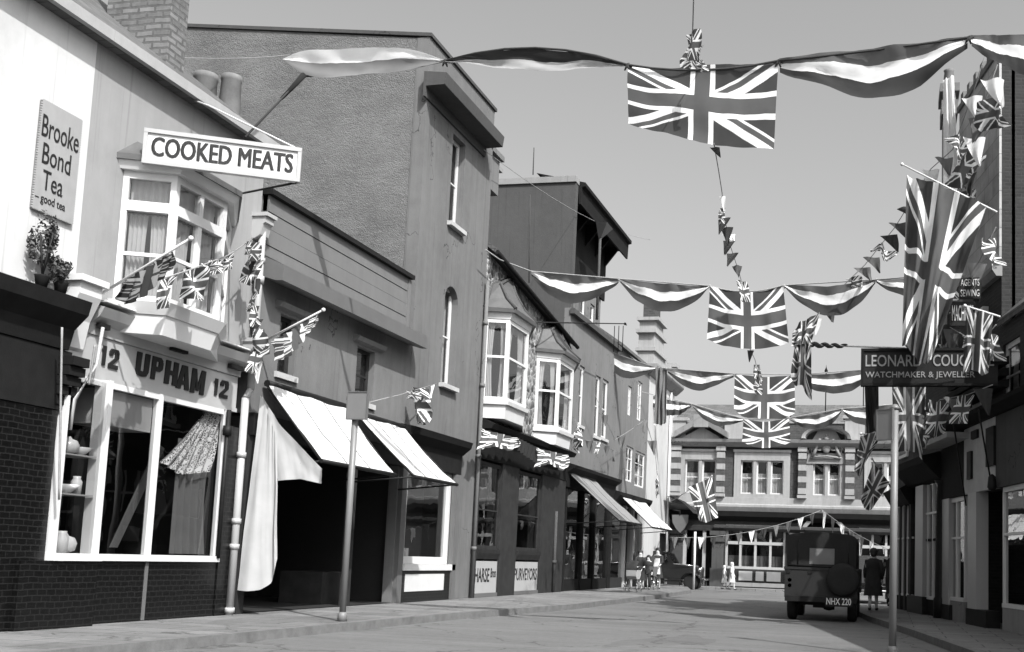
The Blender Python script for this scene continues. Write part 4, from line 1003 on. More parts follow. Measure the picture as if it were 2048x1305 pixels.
mb = MB(); c0 = LX-3.0; mb.box(c0-.9, c0, G0-.02, G0+.8, zg+.2, zg+.75); mb.box(c0-1.0, c0+.1, G0-.1, G0+.9, zg+.75, zg+.9); mb.build('chimney', M['stone_grey'], h6)
# ground floor shop, dark
f3 = Z(1160,880,.2)
mb = MB(); L.prof(mb, G0, G1, [(0,3.45),(.1,3.45),(.14,3.9),(.34,4.05),(.36,4.15),(0,4.25)]); mb.build('shop_cornice', M['dark_paint'], h6)
mb = MB()
for x in (1125,1160,1185,1215,1237):
    a = min(max(S(x,1100), G0+.05), G1-.2); L.box(mb, a, a+.16, .124, 3.45, -.15, .05)
mb.each('shop_post', M['dark_paint'], h6)
mb = MB(); mb.quad(p(G0,.13,-1.8),p(G1,.13,-1.8),p(G1,3.5,-1.8),p(G0,3.5,-1.8)); mb.build('shop_interior', M['interior'], h6)
MB().quad(p(G0+.05,.5,-.06),p(G1-.05,.5,-.06),p(G1-.05,3.4,-.06),p(G0+.05,3.4,-.06)).build('shop_pane', M['shop_glass'], h6)
mb = MB(); L.box(mb, G0+.02, G1-.02, .124, .5, -.14, -.01); mb.build('stall_riser', M['dark_paint'], h6)
offset_parts(h6, (LX, 35.5, .12))
awning((1140,942),(1190,965),(1214,1040),(1284,1046), 'long buff awning beyond the lettered shop panels', 'canvas_grey')
# iron bracket rods on the flint house
t = thing('iron_rail', 'thin black iron rail with spear tip projecting from the flint house', 'iron rail')
mb = MB(); mb.tube([hx(1058,645,LX+.3), hx(1252,648,LX+1.2)], .02, 6); q = hx(1250,648,LX+1.2); mb.lathe([(.05,0),(.001,.3)], q, 6, 'Y'); mb.build('rail', M['black'], t)
mb = MB(); a = hx(1238,652,LX+1.15)
for k in (-.15, 0, .15): mb.tube([a+Vector((k,0,0)), a+Vector((k,0,-.9))], .015, 5)
mb.build('hanger', M['black'], t); offset_parts(t, tuple(a))

# ------------------------------------------------------------------ small grey house
J0, J1 = G1+.01, S(1296,850)
h7 = thing('small_grey_house', 'low grey house with casement windows between the gabled house and the white house', 'house', 'shops along the left of the street')
zj = Z(1245,700)
jw = [hole(1252,1266,890,962), hole(1270,1290,900,972), hole(1256,1263,770,830), hole(1275,1284,760,840)]
jw = [(max(w_[0],J0+.1), w_[1], w_[2], w_[3]) for w_ in jw]
mb = MB(); L.wall(mb, J0, J1, 3.5, zj, jw, 0, .2); L.shell(mb, J0, J1, .125, zj, 7); mb.build('wall', M['mid_render'], h7)
for w_ in jw: window(h7, L, *w_, -.05, 2, (.33,.66), fw=.08, curt='half')
mb = MB(); mb.prism([p(J0,zj-.02,.2),p(J0,zj+.1,.2),p(J0,zj+2.0,-2.6),p(J0,zj+1.85,-2.6)], (0,J1-J0-.02,0)); mb.build('roof', M['slate'], h7)
mb = MB(); L.prof(mb, J0, J1, [(0,3.3),(.1,3.3),(.3,3.6),(.32,3.72),(0,3.8)]); mb.build('shop_cornice', M['dark_paint'], h7)
mb = MB()
for x in (1246,1262,1280): a = S(x,1100); L.box(mb, a, a+.2, .124, 3.3, -.15, .05)
mb.each('shop_post', M['cream_paint'], h7)
mb = MB(); mb.quad(p(J0,.13,-1.5),p(J1,.13,-1.5),p(J1,3.4,-1.5),p(J0,3.4,-1.5)); mb.build('shop_interior', M['interior'], h7)
MB().quad(p(J0+.05,.5,-.06),p(J1-.05,.5,-.06),p(J1-.05,3.3,-.06),p(J0+.05,3.3,-.06)).build('shop_pane', M['shop_glass'], h7)
mb = MB(); L.box(mb, J0+.02, J1-.02, .124, .5, -.14, -.01); mb.build('stall_riser', M['brown_paint'], h7)
offset_parts(h7, (LX, 41, .12))
awning((1240,980),(1285,1008),(1300,1055),(1346,1060), 'short white awning nearest the white house', 'canvas_white')

# ------------------------------------------------------------------ white house with stepped gable
K0, K1 = J1+.01, S(1344,950)
h8 = thing('white_house', 'tall white house with a stepped stone gable at the street corner', 'house', 'shops along the left of the street')
zq = Z(1300,735)
kd = hole(1318,1334,1066,1165); kd = (kd[0], kd[1], .13, kd[3])
kw = hole(1308,1314,790,850)
mb = MB(); L.wall(mb, K0, K1, .125, zq, [kd, kw], 0, .2); L.shell(mb, K0, K1, .125, zq, 8); mb.build('wall', M['soft_white'], h8)
mb = MB(); L.box(mb, kd[0], kd[1], .13, kd[3], -.15, -.1); mb.build('door', M['dark_paint'], h8)
window(h8, L, *kw, -.05, 1, (.5,), curt='half')
mb = MB(); kc = (K0+K1)/2; 
L.prof(mb, K0-.3, K1+.3, [(-.3,zq-.35),(.05,zq-.35),(.35,zq-.08),(.4,zq),(.4,zq+.12),(-.3,zq+.12)]); mb.build('cornice', M['stone_grey'], h8)
zt1, zt2, zt3 = Z(1300,700), Z(1300,662), Z(1305,640)
mb = MB()
L.box(mb, K0+.1, K1-.3, zq+.12, zt1, -.6, .1); L.box(mb, K0+.0, K0+2.6, zt1, zt1+.14, -.7, .2); L.box(mb, K0+.2, K0+2.2, zt1+.14, zt2, -.6, .1); L.box(mb, K0+.0, K0+2.5, zt2, zt2+.16, -.7, .2)
L.box(mb, K0+.3, K0+1.9, zt2+.16, zt3, -.6, .12); L.box(mb, K0+.15, K0+2.1, zt3, zt3+.14, -.7, .28); mb.build('stepped_gable', M['stone'], h8)
mb = MB(); L.box(mb, K0+.5, K0+1.5, zt3+.14, Z(1310,600), -.5, .05); mb.build('chimney', M['brick'], h8)
mb = MB(); L.box(mb, K1-.6, K1-.1, zq+.12, zq+.9, -.5, .05); L.box(mb, K1-.75, K1+.1, zq+.9, zq+1.1, -.6, .2); mb.build('end_pier', M['stone'], h8)
mb = MB(); mb.prism([p(K0+2.6,zt1+.9,-.3), p(K1-.6,zq+.14,-.3), p(K0+2.6,zq+.14,-.3)], (-.2,0,0)); mb.build('scroll_wing', M['stone_grey'], h8)
mb = MB(); mb.tube([p(K1-1.2,.13,.08), p(K1-1.2,zq-.4,.08)], .05, 8); mb.build('downpipe', M['white_paint'], h8)
offset_parts(h8, (LX, 47.5, .12))

# ------------------------------------------------------------------ brick and stone public building closing the street
YB = 51.2
B = Fr((0, YB, 0), (0, -1, 0))
def bs(x, y, d=0.0): return B.S(x, y, d)
def bz(x, y, d=0.0): return B.Z(x, y, d)
hb = thing('post_office', 'brick and pale stone public building with pediments closing the far end of the street', 'public building')
X0, X1 = bs(1330,950), bs(1960,950)
zsill0 = bz(1475,1010); zc_ = bz(1420,886); ztop = bz(1420,846)
def bhole(xl, xr, yt, yb): return hole(xl, xr, yt, yb, 0, B)
w_up = [(bhole(1370,1432,918,988), 2), (bhole(1481,1567,921,988), 3), (bhole(1626,1680,926,992), 2), (bhole(1742,1800,930,995), 2), (bhole(1850,1910,932,1000), 2)]
wz0, wz1 = w_up[1][0][2], w_up[1][0][3]
w_up = [((h[0],h[1],wz0,wz1), n_) for h, n_ in w_up]
gbig = bhole(1451,1571,1048,1137); gr2 = bhole(1718,1800,1050,1110); gd = bhole(1612,1682,1040,1185); gl_ = bhole(1364,1424,1060,1178)
gbig = (gbig[0], gbig[1], gbig[2], gbig[3]); gd = (gd[0], gd[1], .11, gd[3]); gl_ = (gl_[0], gl_[1], .11, gl_[3]); gr2 = (gr2[0], gr2[1], gbig[2], gbig[3])
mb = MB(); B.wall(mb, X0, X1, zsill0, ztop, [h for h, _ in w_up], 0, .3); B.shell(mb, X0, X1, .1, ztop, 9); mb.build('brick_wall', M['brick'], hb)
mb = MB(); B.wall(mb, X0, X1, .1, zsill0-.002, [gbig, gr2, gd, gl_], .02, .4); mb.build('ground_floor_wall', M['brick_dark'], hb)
for h, n_ in w_up:
    mb = MB(); s_ = .30
    B.box(mb, h[0]-s_, h[0], h[2]-.45, h[3]+.38, -.1, .07); B.box(mb, h[1], h[1]+s_, h[2]-.45, h[3]+.38, -.1, .07); B.box(mb, h[0], h[1], h[3], h[3]+.38, -.1, .068); B.box(mb, h[0], h[1], h[2]-.45, h[2], -.1, .068)
    for k in range(1, n_): c = h[0]+(h[1]-h[0])*k/n_; B.box(mb, c-.07, c+.07, h[2], h[3], -.2, .03)
    B.box(mb, h[0]-s_-.05, h[1]+s_+.05, h[3]+.38, h[3]+.5, -.1, .12)
    sr = mb.build('stone_surround', M['stone'], hb)
    for k in range(n_):
        a = h[0]+(h[1]-h[0])*k/n_+(.07 if k else 0); b_ = h[0]+(h[1]-h[0])*(k+1)/n_-(.07 if k < n_-1 else 0)
        window(hb, B, a, b_, h[2], h[3], -.08, 1, (.48,), fw=.07, curt='half')
mb = MB(); B.prof(mb, X0, X1, [(0,zsill0-.3),(.12,zsill0-.3),(.22,zsill0-.1),(.22,zsill0),(.10,zsill0+.05),(.10,zsill0+.35),(.01,zsill0+.36)]); mb.build('string_course', M['stone'], hb)
mb = MB(); B.prof(mb, X0, X1, [(.0,zc_-.2),(.15,zc_-.2),(.45,zc_),(.5,zc_+.14),(0,zc_+.2)]); mb.build('cornice', M['stone_grey'], hb)
mb = MB(); zl = h[3]+.62
B.box(mb, X0, X1, wz1+.5, wz1+.58, .002, .05); B.box(mb, X0, X1, wz1+.66, zc_-.2, .002, .06); mb.build('frieze', M['brick_dark'], hb)
# banded piers
def pier(xa, xb, prj=.25):
    a, b_ = bs(xa,950), bs(xb,950)
    mb = MB(); B.box(mb, a+.004, b_-.004, zsill0+.36, zc_-.2, 0, prj-.02); mb.build('pier', M['brick'], hb)
    mb = MB(); n = 4; hgt = (wz1+.3-zsill0-.5)/(2*n-1)
    for k in range(n): B.box(mb, a, b_, zsill0+.55+2*k*hgt, zsill0+.55+(2*k+1)*hgt, 0, prj)
    B.box(mb, a-.03, b_+.03, wz1+.42, wz1+.64, 0, prj+.03); B.box(mb, a-.03, b_+.03, zsill0+.36, zsill0+.5, 0, prj+.02); mb.each('stone_band', M['stone'], hb)
for xa, xb in ((1343,1362),(1434,1450),(1597,1613),(1691,1709),(1805,1822)): pier(xa, xb)
# attic with stone dies, pediments
mb = MB()
for xa, xb, yt in ((1450,1488,838),(1690,1730,838),(1790,1830,842),(1340,1372,842)): B.box(mb, bs(xa,850), bs(xb,850), zc_+.2, bz(xa,yt), -.3, .08); B.box(mb, bs(xa,850)-.1, bs(xb,850)+.1, bz(xa,yt), bz(xa,yt)+.15, -.4, .16)
mb.each('parapet_die', M['stone'], hb)
mb = MB(); B.box(mb, X0, X1, ztop, ztop+.12, -.35, .06); mb.build('coping', M['stone_grey'], hb)
pa, pb, pz0, pz1 = bs(1349,884,.4), bs(1456,886,.4), zc_+.18, bz(1397,845,.4)
pm = (pa+pb)/2
mb = MB(); mb.prism([B.pt(pa+.3,pz0,.25),B.pt(pb-.3,pz0,.25),B.pt(pm,pz1-.2,.25)], (0,.3,0)); mb.build('tympanum', M['stone_grey'], hb)
mb = MB()
for q0_, q1_ in ((pa, pm), (pb, pm)):
    mb.prism([B.pt(q0_,pz0,0),B.pt(q0_,pz0,.6),B.pt(q0_,pz0+.28,.66),B.pt(q0_,pz0+.3,0)], B.pt(q1_,pz1-pz0,0)-B.pt(q0_,0,0))
mb.build('triangular_pediment', M['stone_grey'], hb)
mb = MB(); B.box(mb, pm-.35, pm+.35, pz1-.25, pz1+.35, .1, .64); mb.build('pediment_keystone', M['stone_grey'], hb)
c = (bs(1603,885,.4)+bs(1702,888,.4))/2; r = (bs(1702,888,.4)-bs(1603,885,.4))/2; rz = bz(1650,853,.4)-zc_-.2
mb = MB(); n = 18
for k in range(n):
    a0_, a1_ = math.pi*k/n, math.pi*(k+1)/n
    P = []
    for an in (a0_, a1_):
        P.append([B.pt(c-r*math.cos(an)*s_, zc_+.2+rz*math.sin(an)*s_, d) for s_, d in ((.82,.1),(.86,.5),(1.0,.58),(1.02,.1))])
    mb.hexa(P[0]+P[1])
mb.build('segmental_pediment', M['stone'], hb)
mb = MB(); mb.prism([B.pt(c-r*.8*math.cos(math.pi*k/12), zc_+.18+rz*.8*math.sin(math.pi*k/12), .05) for k in range(13)], (0,.2,0)); mb.build('tympanum', M['brick_dark'], hb)
# carved royal arms: shield, crown and two supporters
mb = MB(); cz = (bz(1648,910,.3)+bz(1648,880,.3))/2; s_ = .55
mb.prism([B.pt(c-.9,cz-.75,.12),B.pt(c+.9,cz-.75,.12),B.pt(c+.75,cz+.2,.12),B.pt(c+.3,cz+.95,.12),B.pt(c-.3,cz+.95,.12),B.pt(c-.75,cz+.2,.12)], (0,.1,0))
q = B.pt(c,cz,.2); mb.blob(q, .2, .1, .28, 12, 8)
q = B.pt(c,cz+.42,.2); mb.blob(q, .13, .08, .1, 10, 6); q = B.pt(c,cz+.56,.2); mb.blob(q, .05, .05, .06, 8, 6)
for sg_ in (-1, 1):
    q = B.pt(c+sg_*.52,cz+.05,.25); mb.tube([B.pt(c+sg_*.62,cz-.42,.2), B.pt(c+sg_*.5,cz-.15,.22), B.pt(c+sg_*.4,cz+.12,.22), B.pt(c+sg_*.34,cz+.26,.2)], .085, 8, .06)
    q = B.pt(c+sg_*.31,cz+.34,.22); mb.blob(q, .075, .07, .08, 8, 6)
    mb.tube([B.pt(c+sg_*.4,cz+.1,.23), B.pt(c+sg_*.22,cz+.08,.25)], .03, 6); mb.tube([B.pt(c+sg_*.5,cz-.12,.23), B.pt(c+sg_*.24,cz-.14,.25)], .03, 6)
    mb.tube([B.pt(c+sg_*.62,cz-.38,.18), B.pt(c+sg_*.72,cz-.05,.18), B.pt(c+sg_*.6,cz+.2,.18)], .03, 6)
mb.tube([B.pt(c-.7,cz-.48,.2), B.pt(c,cz-.4,.23), B.pt(c+.7,cz-.48,.2)], .05, 6)
mb.build('carved_arms', M['stone_grey'], hb)
# ground floor
mb = MB(); B.prof(mb, X0, X1, [(.02,zsill0-.75),(.1,zsill0-.75),(.3,zsill0-.55),(.34,zsill0-.32),(.02,zsill0-.30)]); mb.build('fascia', M['dark_paint'], hb)
mb = MB(); B.prof(mb, bs(1430,1040), X1, [(.02,zsill0-1.22),(.12,zsill0-1.22),(.3,zsill0-1.1),(.32,zsill0-.98),(.02,zsill0-.95)]); mb.build('ledge', M['dark_render'], hb)
def big_window(hh, cols, tr):
    mb = MB(); w_ = .1
    B.box(mb, hh[0], hh[0]+w_, hh[2], hh[3], -.2, -.02); B.box(mb, hh[1]-w_, hh[1], hh[2], hh[3], -.2, -.02); B.box(mb, hh[0]+w_, hh[1]-w_, hh[2], hh[2]+.12, -.2, .03); B.box(mb, hh[0]+w_, hh[1]-w_, hh[3]-.1, hh[3], -.2, -.03)
    zt_ = hh[2]+(hh[3]-hh[2])*tr; B.box(mb, hh[0]+w_, hh[1]-w_, zt_-.07, zt_+.07, -.18, .01)
    for k in range(1, cols): a = hh[0]+(hh[1]-hh[0])*k/cols; B.box(mb, a-.05, a+.05, hh[2]+.12, zt_-.07, -.18, -.01); B.box(mb, a-.05, a+.05, zt_+.07, hh[3]-.1, -.18, -.01)
    w = mb.build('ground_floor_window', M['cream_paint'], hb)
    MB().quad(B.pt(hh[0],hh[2],-.12),B.pt(hh[1],hh[2],-.12),B.pt(hh[1],hh[3],-.12),B.pt(hh[0],hh[3],-.12)).build('pane', M['shop_glass'], w)
    MB().quad(B.pt(hh[0]-.2,hh[2]-.2,-1.5),B.pt(hh[1]+.2,hh[2]-.2,-1.5),B.pt(hh[1]+.2,hh[3]+.2,-1.5),B.pt(hh[0]-.2,hh[3]+.2,-1.5)).build('room_backing', M['interior'], w)
    sheet_wave(B, hh[0]+.1, hh[1]-.1, hh[2]+.1, hh[2]+.62, -.3, 14, .03).build('half_curtain', M['pale_cloth'], w)
big_window(gbig, 4, .58); big_window(gr2, 3, .58)
for xa, xb in ((1477,1504),(1511,1527),(1533,1561)):
    a, b_ = bs(xa,1152,.1), bs(xb,1152,.1); mb = MB(); B.box(mb, a, b_, bz(1500,1162,.1), bz(1500,1143,.1), .02, .07); mb.build('notice_board', M['cream_paint'], hb)
mb = MB(); B.box(mb, bs(1440,1165,.2), bs(1571,1165,.2), bz(1500,1174,.2), bz(1500,1166,.2), .02, .25); mb.build('plinth_ledge', M['stone_grey'], hb)
mb = MB(); cc = (gd[0]+gd[1])/2; rr = (gd[1]-gd[0])/2+.25; zsp = gd[3]-rr*.8; n = 16
for k in range(n):
    a0_, a1_ = math.pi*k/n, math.pi*(k+1)/n; P = []
    for an in (a0_, a1_): P.append([B.pt(cc-rr*math.cos(an)*s_, zsp+rr*math.sin(an)*s_, d) for s_, d in ((.88,.02),(.88,.16),(1.05,.16),(1.05,.02))])
    mb.hexa(P[0]+P[1])
mb.build('door_arch', M['stone_grey'], hb)
mb = MB(); B.box(mb, gd[0], gd[1], .11, gd[3], -.38, -.3); B.box(mb, gl_[0]+.4, gl_[1], .11, gl_[3], -.38, -.3); mb.each('door', M['dark_paint'], hb)
for xa, xb in ((1340,1364),(1424,1446),(1583,1606),(1690,1714)):
    a, b_ = bs(xa,1100,.2), bs(xb,1100,.2); mb = MB()
    B.box(mb, a, b_, .1, zsill0-1.3, .02, .24); B.box(mb, a-.06, b_+.06, .1, .95, .02, .32); B.box(mb, a-.06, b_+.06, zsill0-1.75, zsill0-1.5, .02, .32); B.box(mb, a-.1, b_+.1, zsill0-1.45, zsill0-1.25, .02, .38)
    mb.build('ground_floor_pier', M['dark_render'], hb)
mb = MB(); B.box(mb, gl_[0]+.02, gl_[0]+.16, .11, gl_[3], -.25, -.05); B.box(mb, gl_[0]+.95, gl_[0]+1.1, .11, gl_[3], -.25, -.05); mb.each('door_frame', M['cream_paint'], hb)
mb = MB(); mb.prism([B.pt(X0,ztop-.2,-.4),B.pt(X0,ztop+1.6,-5),B.pt(X0,ztop-.2,-9)], (X1-X0,0,0)); mb.build('roof', M['slate'], hb)
for x, dz in ((1580,1.6),(1650,1.9),(1726,1.2)):
    q = hy(x, 835, YB+2); mb = MB(); mb.tube([(q.x,YB+2.3,ztop),(q.x,YB+2.3,ztop+dz+.9)], .03, 6); mb.lathe([(.05,0),(.09,.08),(.02,.25),(.001,.4)], (q.x,YB+2.3,ztop+dz+.9), 8); mb.build('finial', M['dark_paint'], hb)
offset_parts(hb, (bs(1560,1180), YB, .1))
# ------------------------------------------------------------------ right row (in shade), running at a slant to the street
R = Fr((1.68, 24.1, 0), (-.979, -.203, 0))
def rs(x, y, d=0.0): return R.S(x, y, d)
def rz(x, y, d=0.0): return R.Z(x, y, d)
r1a, r1b = rs(1890,1000), 14.0
r2a, r2b = rs(1826,1000), r1a-.01
r3a, r3b = rs(1792,1000), r2a-.01
zfl = rz(1965,985); zft = rz(1965,850)
h9 = thing('tiled_shop', 'shaded shop with patterned tile roof and pale fascia at the right edge', 'shop', 'shops along the right of the street')
ZR = 6.0  # unseen near stretch added for reflections and shade, height fitted to the truck's shadow line
sa, sb = rs(1952,1000), rs(2010,1000)
rw = [(rs(1925,700), rs(1925,700)+.9, 4.9, 6.6), (rs(2010,600)+.3, rs(2010,600)+1.4, 4.9, 6.6), (6.5,7.6,4.9,6.6), (9.5,10.6,4.9,6.6)]
rw[1] = (2.1, 3.1, 4.3, 5.6); rw[2] = (6.5,7.6,4.3,5.6); rw[3] = (9.5,10.6,4.3,5.6)
T0, T1, ZT = -.95, 2.0, 11.6
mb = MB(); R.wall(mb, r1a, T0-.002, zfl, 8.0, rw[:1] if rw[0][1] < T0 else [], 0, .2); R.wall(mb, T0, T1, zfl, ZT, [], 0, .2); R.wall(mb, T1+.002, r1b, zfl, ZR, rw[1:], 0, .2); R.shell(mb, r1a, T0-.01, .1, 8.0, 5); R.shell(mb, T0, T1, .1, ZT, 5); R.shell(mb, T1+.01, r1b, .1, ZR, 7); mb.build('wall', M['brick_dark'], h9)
mb = MB(); R.box(mb, T0-.01, T1+.01, 7.2, ZT, .002, .05); mb.build('tile_hanging', M['hung_tile'], h9)
if rw[0][1] >= T0: rw = rw[1:]
mb = MB(); pr = R.pt
mb.hexa([pr(T1+.01,ZR-.03,.1),pr(r1b,ZR-.03,.1),pr(r1b,ZR+4,-4.3),pr(T1+.01,ZR+4,-4.3),pr(T1+.01,ZR+.1,.1),pr(r1b,ZR+.1,.1),pr(r1b,ZR+4.15,-4.3),pr(T1+.01,ZR+4.15,-4.3)]); mb.build('roof', M['roof'], h9)
mb = MB()
R.box(mb, T0-.05, T1+.05, ZT, ZT+.12, -.25, .1)
for k in range(6): a = T0+.1+k*.5; R.box(mb, a, a+.2, ZT+.11, ZT+.38, -.1, .05)
mb.build('ridge_crest', M['terracotta'], h9)
for w_ in rw: window(h9, R, *w_, -.05, 1, (.5,), fw=.1, curt='both')
mb = MB(); R.box(mb, rs(1930,900,.1), 2.0, zfl, zft, .002, .12); fa9 = mb.build('fascia', M['sill'], h9); mb = MB(); R.box(mb, 2.003, r1b, zfl, zft, .002, .12); mb.build('dark_fascia', M['dark_render'], h9)
for xa_, xb_, ya_, yb_ in ((1944,1956,864,880),(1974,1990,858,935),(1936,1944,905,960)): mb = MB(); R.box(mb, rs(xa_,900,.14), rs(xb_,900,.14), rz(xa_,yb_,.14), rz(xa_,ya_,.14), .12, .17); mb.build('fascia_box', M['black'], fa9)
mb = MB(); R.box(mb, r1a+.02, rs(1930,900,.1)-.003, zfl, zft, .002, .10); mb.build('dark_fascia', M['dark_paint'], h9)
mb = MB(); R.prof(mb, r1a, r1b, [(0,zft),(.2,zft),(.4,zft+.12),(.42,zft+.2),(0,zft+.26)]); mb.build('shop_cornice', M['dark_paint'], h9)
mb = MB(); R.box(mb, rs(1935,1100,.15), rs(1952,1100,.15), .45, zfl, -.1, .15); R.box(mb, r1a+.01, rs(1897,1100,.1), .45, zfl, -.1, .1); R.box(mb, 5.0, 5.4, .45, zfl, -.1, .15); R.box(mb, 9.0, 9.4, .45, zfl, -.1, .15); mb.each('shop_pilaster', M['cream_paint'], h9)
mb = MB(); R.box(mb, rs(1935,1100,.15)-.02, rs(1975,1100,.15), .12, .449, -.1, .18); R.box(mb, r1a+.008, rs(1899,1100,.12), .12, .449, -.1, .13); mb.each('plinth', M['black'], h9)
mb = MB(); a0, a1 = rs(1900,1100), rs(1932,1100); R.box(mb, a0, a1, .12, .55, -.1, .05); R.box(mb, sb, 5.0, .12, .55, -.1, .05); R.box(mb, 5.4, 9.0, .12, .55, -.1, .05); R.box(mb, 9.4, r1b, .12, .55, -.1, .05); mb.each('stall_riser', M['stone_grey'], h9)
for a, b_ in ((a0,a1),(sb,5.0),(5.4,9.0),(9.4,r1b)):
    mb = MB(); R.box(mb, a, b_, .551, .63, -.06, .06); R.box(mb, a, b_, 1.9, 1.95, -.04, .03); R.box(mb, a, b_, zfl-.1, zfl-.002, -.06, .04)
    for k in range(3): c = a+(b_-a)*k/2; R.box(mb, c-.03, c+.03, .63, zfl-.1, -.05, .035)
    sw9 = mb.build('shop_window', M['white_paint'], h9); MB().quad(pr(a,.6,-.01),pr(b_,.6,-.01),pr(b_,zfl-.02,-.01),pr(a,zfl-.02,-.01)).build('pane', M['shop_glass'], sw9)
mb = MB(); mb.quad(pr(r1a,.13,-1.6),pr(r1b,.13,-1.6),pr(r1b,zfl,-1.6),pr(r1a,zfl,-1.6)); mb.build('shop_interior', M['interior'], h9)
# folded blind boxes and their long iron arms
mb = MB()
for k in range(3): R.prof(mb, rs(1908,800,.3), rs(1962,800,.3)+1.2, [(.12,zft+.45+.22*k),(.62-.1*k,zft+.40+.22*k),(.64-.1*k,zft+.5+.22*k),(.12,zft+.6+.22*k)])
mb.each('folded_blind', M['dark_paint'], h9)
mb = MB(); mb.tube([pr(rs(1984,977,.2),rz(1984,977,.2),.2), pr(rs(1957,820,.7),rz(1957,820,.7),.7)], .018, 6); mb.tube([pr(rs(1932,1012,.2),rz(1932,1012,.2),.2), pr(rs(1903,820,.7),rz(1903,820,.7),.7)], .018, 6); mb.each('blind_arm', M['black'], h9)
mb = MB(); q = pr(rs(1984,975,.25),rz(1984,975,.25),.25); mb.lathe([(.02,.25),(.07,.2),(.09,.0),(.06,-.05),(.01,-.06)], q, 10); mb.build('lamp', M['black'], h9)
mb = MB(); R.prof(mb, T0-.05, T1+.05, [(.002,7.0),(.12,7.0),(.2,7.12),(.2,7.2),(.002,7.2)]); mb.build('string_course', M['stone_grey'], h9)
mb = MB(); R.prof(mb, r1a, T0-.06, [(.002,7.6),(.12,7.6),(.3,7.85),(.3,7.98),(.002,7.98)]); mb.build('eaves_cornice', M['stone_grey'], h9)
a = rs(1962,520); 
mb = MB(); R.box(mb, a-.45, a+.45, 4.6, 6.4, .002, .05); R.box(mb, a-.55, a+.55, 4.45, 4.598, .002, .14); R.box(mb, a-.55, a+.55, 6.402, 6.6, .002, .12); w9 = mb.build('window', M['white_paint'], h9)
for zz0, zz1 in ((4.68,5.46),(5.54,6.32)): MB().quad(pr(a-.37,zz0,.054),pr(a+.37,zz0,.054),pr(a+.37,zz1,.054),pr(a-.37,zz1,.054)).build('pane', M['shop_glass'], w9)
offset_parts(h9, tuple(pr(r1a, .12)))
t = thing('rooftop_chimney', 'pale banded chimney stack rising behind the right hand tile roof', 'chimney')
Yk = 26.2; q0 = hy(1887,300,Yk); q1 = hy(1911,300,Yk); zt_ = hy(1887,170,Yk).z
mb = MB(); mb.box(q0.x, q1.x, Yk, Yk+.9, 6.0, zt_-.75); mb.box(q0.x, q1.x, Yk, Yk+.9, zt_-.4, zt_-.2); mb.build('stack', M['stone'], t)
mb = MB(); mb.box(q0.x-.05, q1.x+.05, Yk-.05, Yk+.95, zt_-.75, zt_-.401); mb.box(q0.x-.09, q1.x+.09, Yk-.09, Yk+.99, zt_-.199, zt_); mb.build('band', M['terracotta'], t)
MB().lathe([(.13,zt_),(.15,zt_+.1),(.11,zt_+.5),(.13,zt_+.55)], ((q0.x+q1.x)/2,Yk+.45,0), 12).build('pot', M['terracotta'], t)
offset_parts(t, (q0.x, Yk, 6.0))

h10 = thing('dark_shop', 'shaded shop with a black half column and bracketed cornice beyond the pale fascia', 'shop', 'shops along the right of the street')
zc2 = rz(1850,930,.3)
mb = MB(); w2_ = [(r2a+.5, r2a+1.3, 4.8, 6.4)]
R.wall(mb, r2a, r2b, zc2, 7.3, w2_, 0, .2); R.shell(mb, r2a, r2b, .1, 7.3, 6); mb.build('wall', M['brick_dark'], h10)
window(h10, R, *w2_[0], -.05, 1, (.5,), fw=.08)
mb = MB(); mb.prism([pr(r2a,7.28,.3),pr(r2a,7.4,.3),pr(r2a,9.6,-2.8),pr(r2a,9.4,-2.8)], R.e*(r2b-r2a)); mb.build('roof', M['slate'], h10)
mb = MB(); R.prof(mb, r2a, r2b, [(0,zc2-.4),(.15,zc2-.35),(.5,zc2),(.55,zc2+.15),(0,zc2+.3)]); mb.build('shop_cornice', M['dark_paint'], h10)
mb = MB(); R.box(mb, rs(1840,880,.6), rs(1893,880,.6), zc2+.301, zc2+.42, 0, .6); mb.build('lead_cover', M['sill'], h10)
cx_ = pr((rs(1856,1100,.2)+rs(1889,1100,.2))/2, 0, .05)
mb = MB(); mb.lathe([(.2,.12),(.2,.55),(.17,.6),(.15,2.2),(.13,zc2-.5),(.2,zc2-.42)], (cx_.x,cx_.y,0), 14); mb.build('half_column', M['black'], h10)
mb = MB(); R.box(mb, rs(1830,1100,.1), rs(1845,1100,.1), .55, zc2-.4, -.1, .1); mb.build('shop_pilaster', M['cream_paint'], h10)
mb = MB(); R.box(mb, r2a, rs(1846,1100,.1)+.1, .12, .549, -.1, .14); mb.build('plinth', M['black'], h10)
mb = MB(); R.box(mb, rs(1846,1100), r2b, .12, .5, -.1, .02); R.box(mb, rs(1846,1100), r2b, 1.9, 1.96, -.05, .02); mb.build('stall_riser', M['dark_paint'], h10)
MB().quad(pr(r2a,.5,-.02),pr(r2b,.5,-.02),pr(r2b,zc2,-.02),pr(r2a,zc2,-.02)).build('shop_pane', M['shop_glass'], h10)
mb = MB(); mb.quad(pr(r2a,.13,-1.4),pr(r2b,.13,-1.4),pr(r2b,zc2,-1.4),pr(r2a,zc2,-1.4)); mb.build('shop_interior', M['interior'], h10)
mb = MB()
R.box(mb, rs(1846,1100), r2b, .5, .57, -.04, .03); R.box(mb, rs(1846,1100), r2b, 2.55, 2.6, -.04, .025)
for k in range(5): a = rs(1846,1100)+(r2b-rs(1846,1100)-.05)*k/4; R.box(mb, a, a+.05, .571, zc2-.41, -.04, .028)
mb.build('shop_window', M['white_paint'], h10)
mb = MB(); R.prof(mb, r2a, r2b, [(0,6.9),(.1,6.9),(.3,7.15),(.32,7.27),(0,7.27)]); mb.build('eaves_cornice', M['stone_grey'], h10)
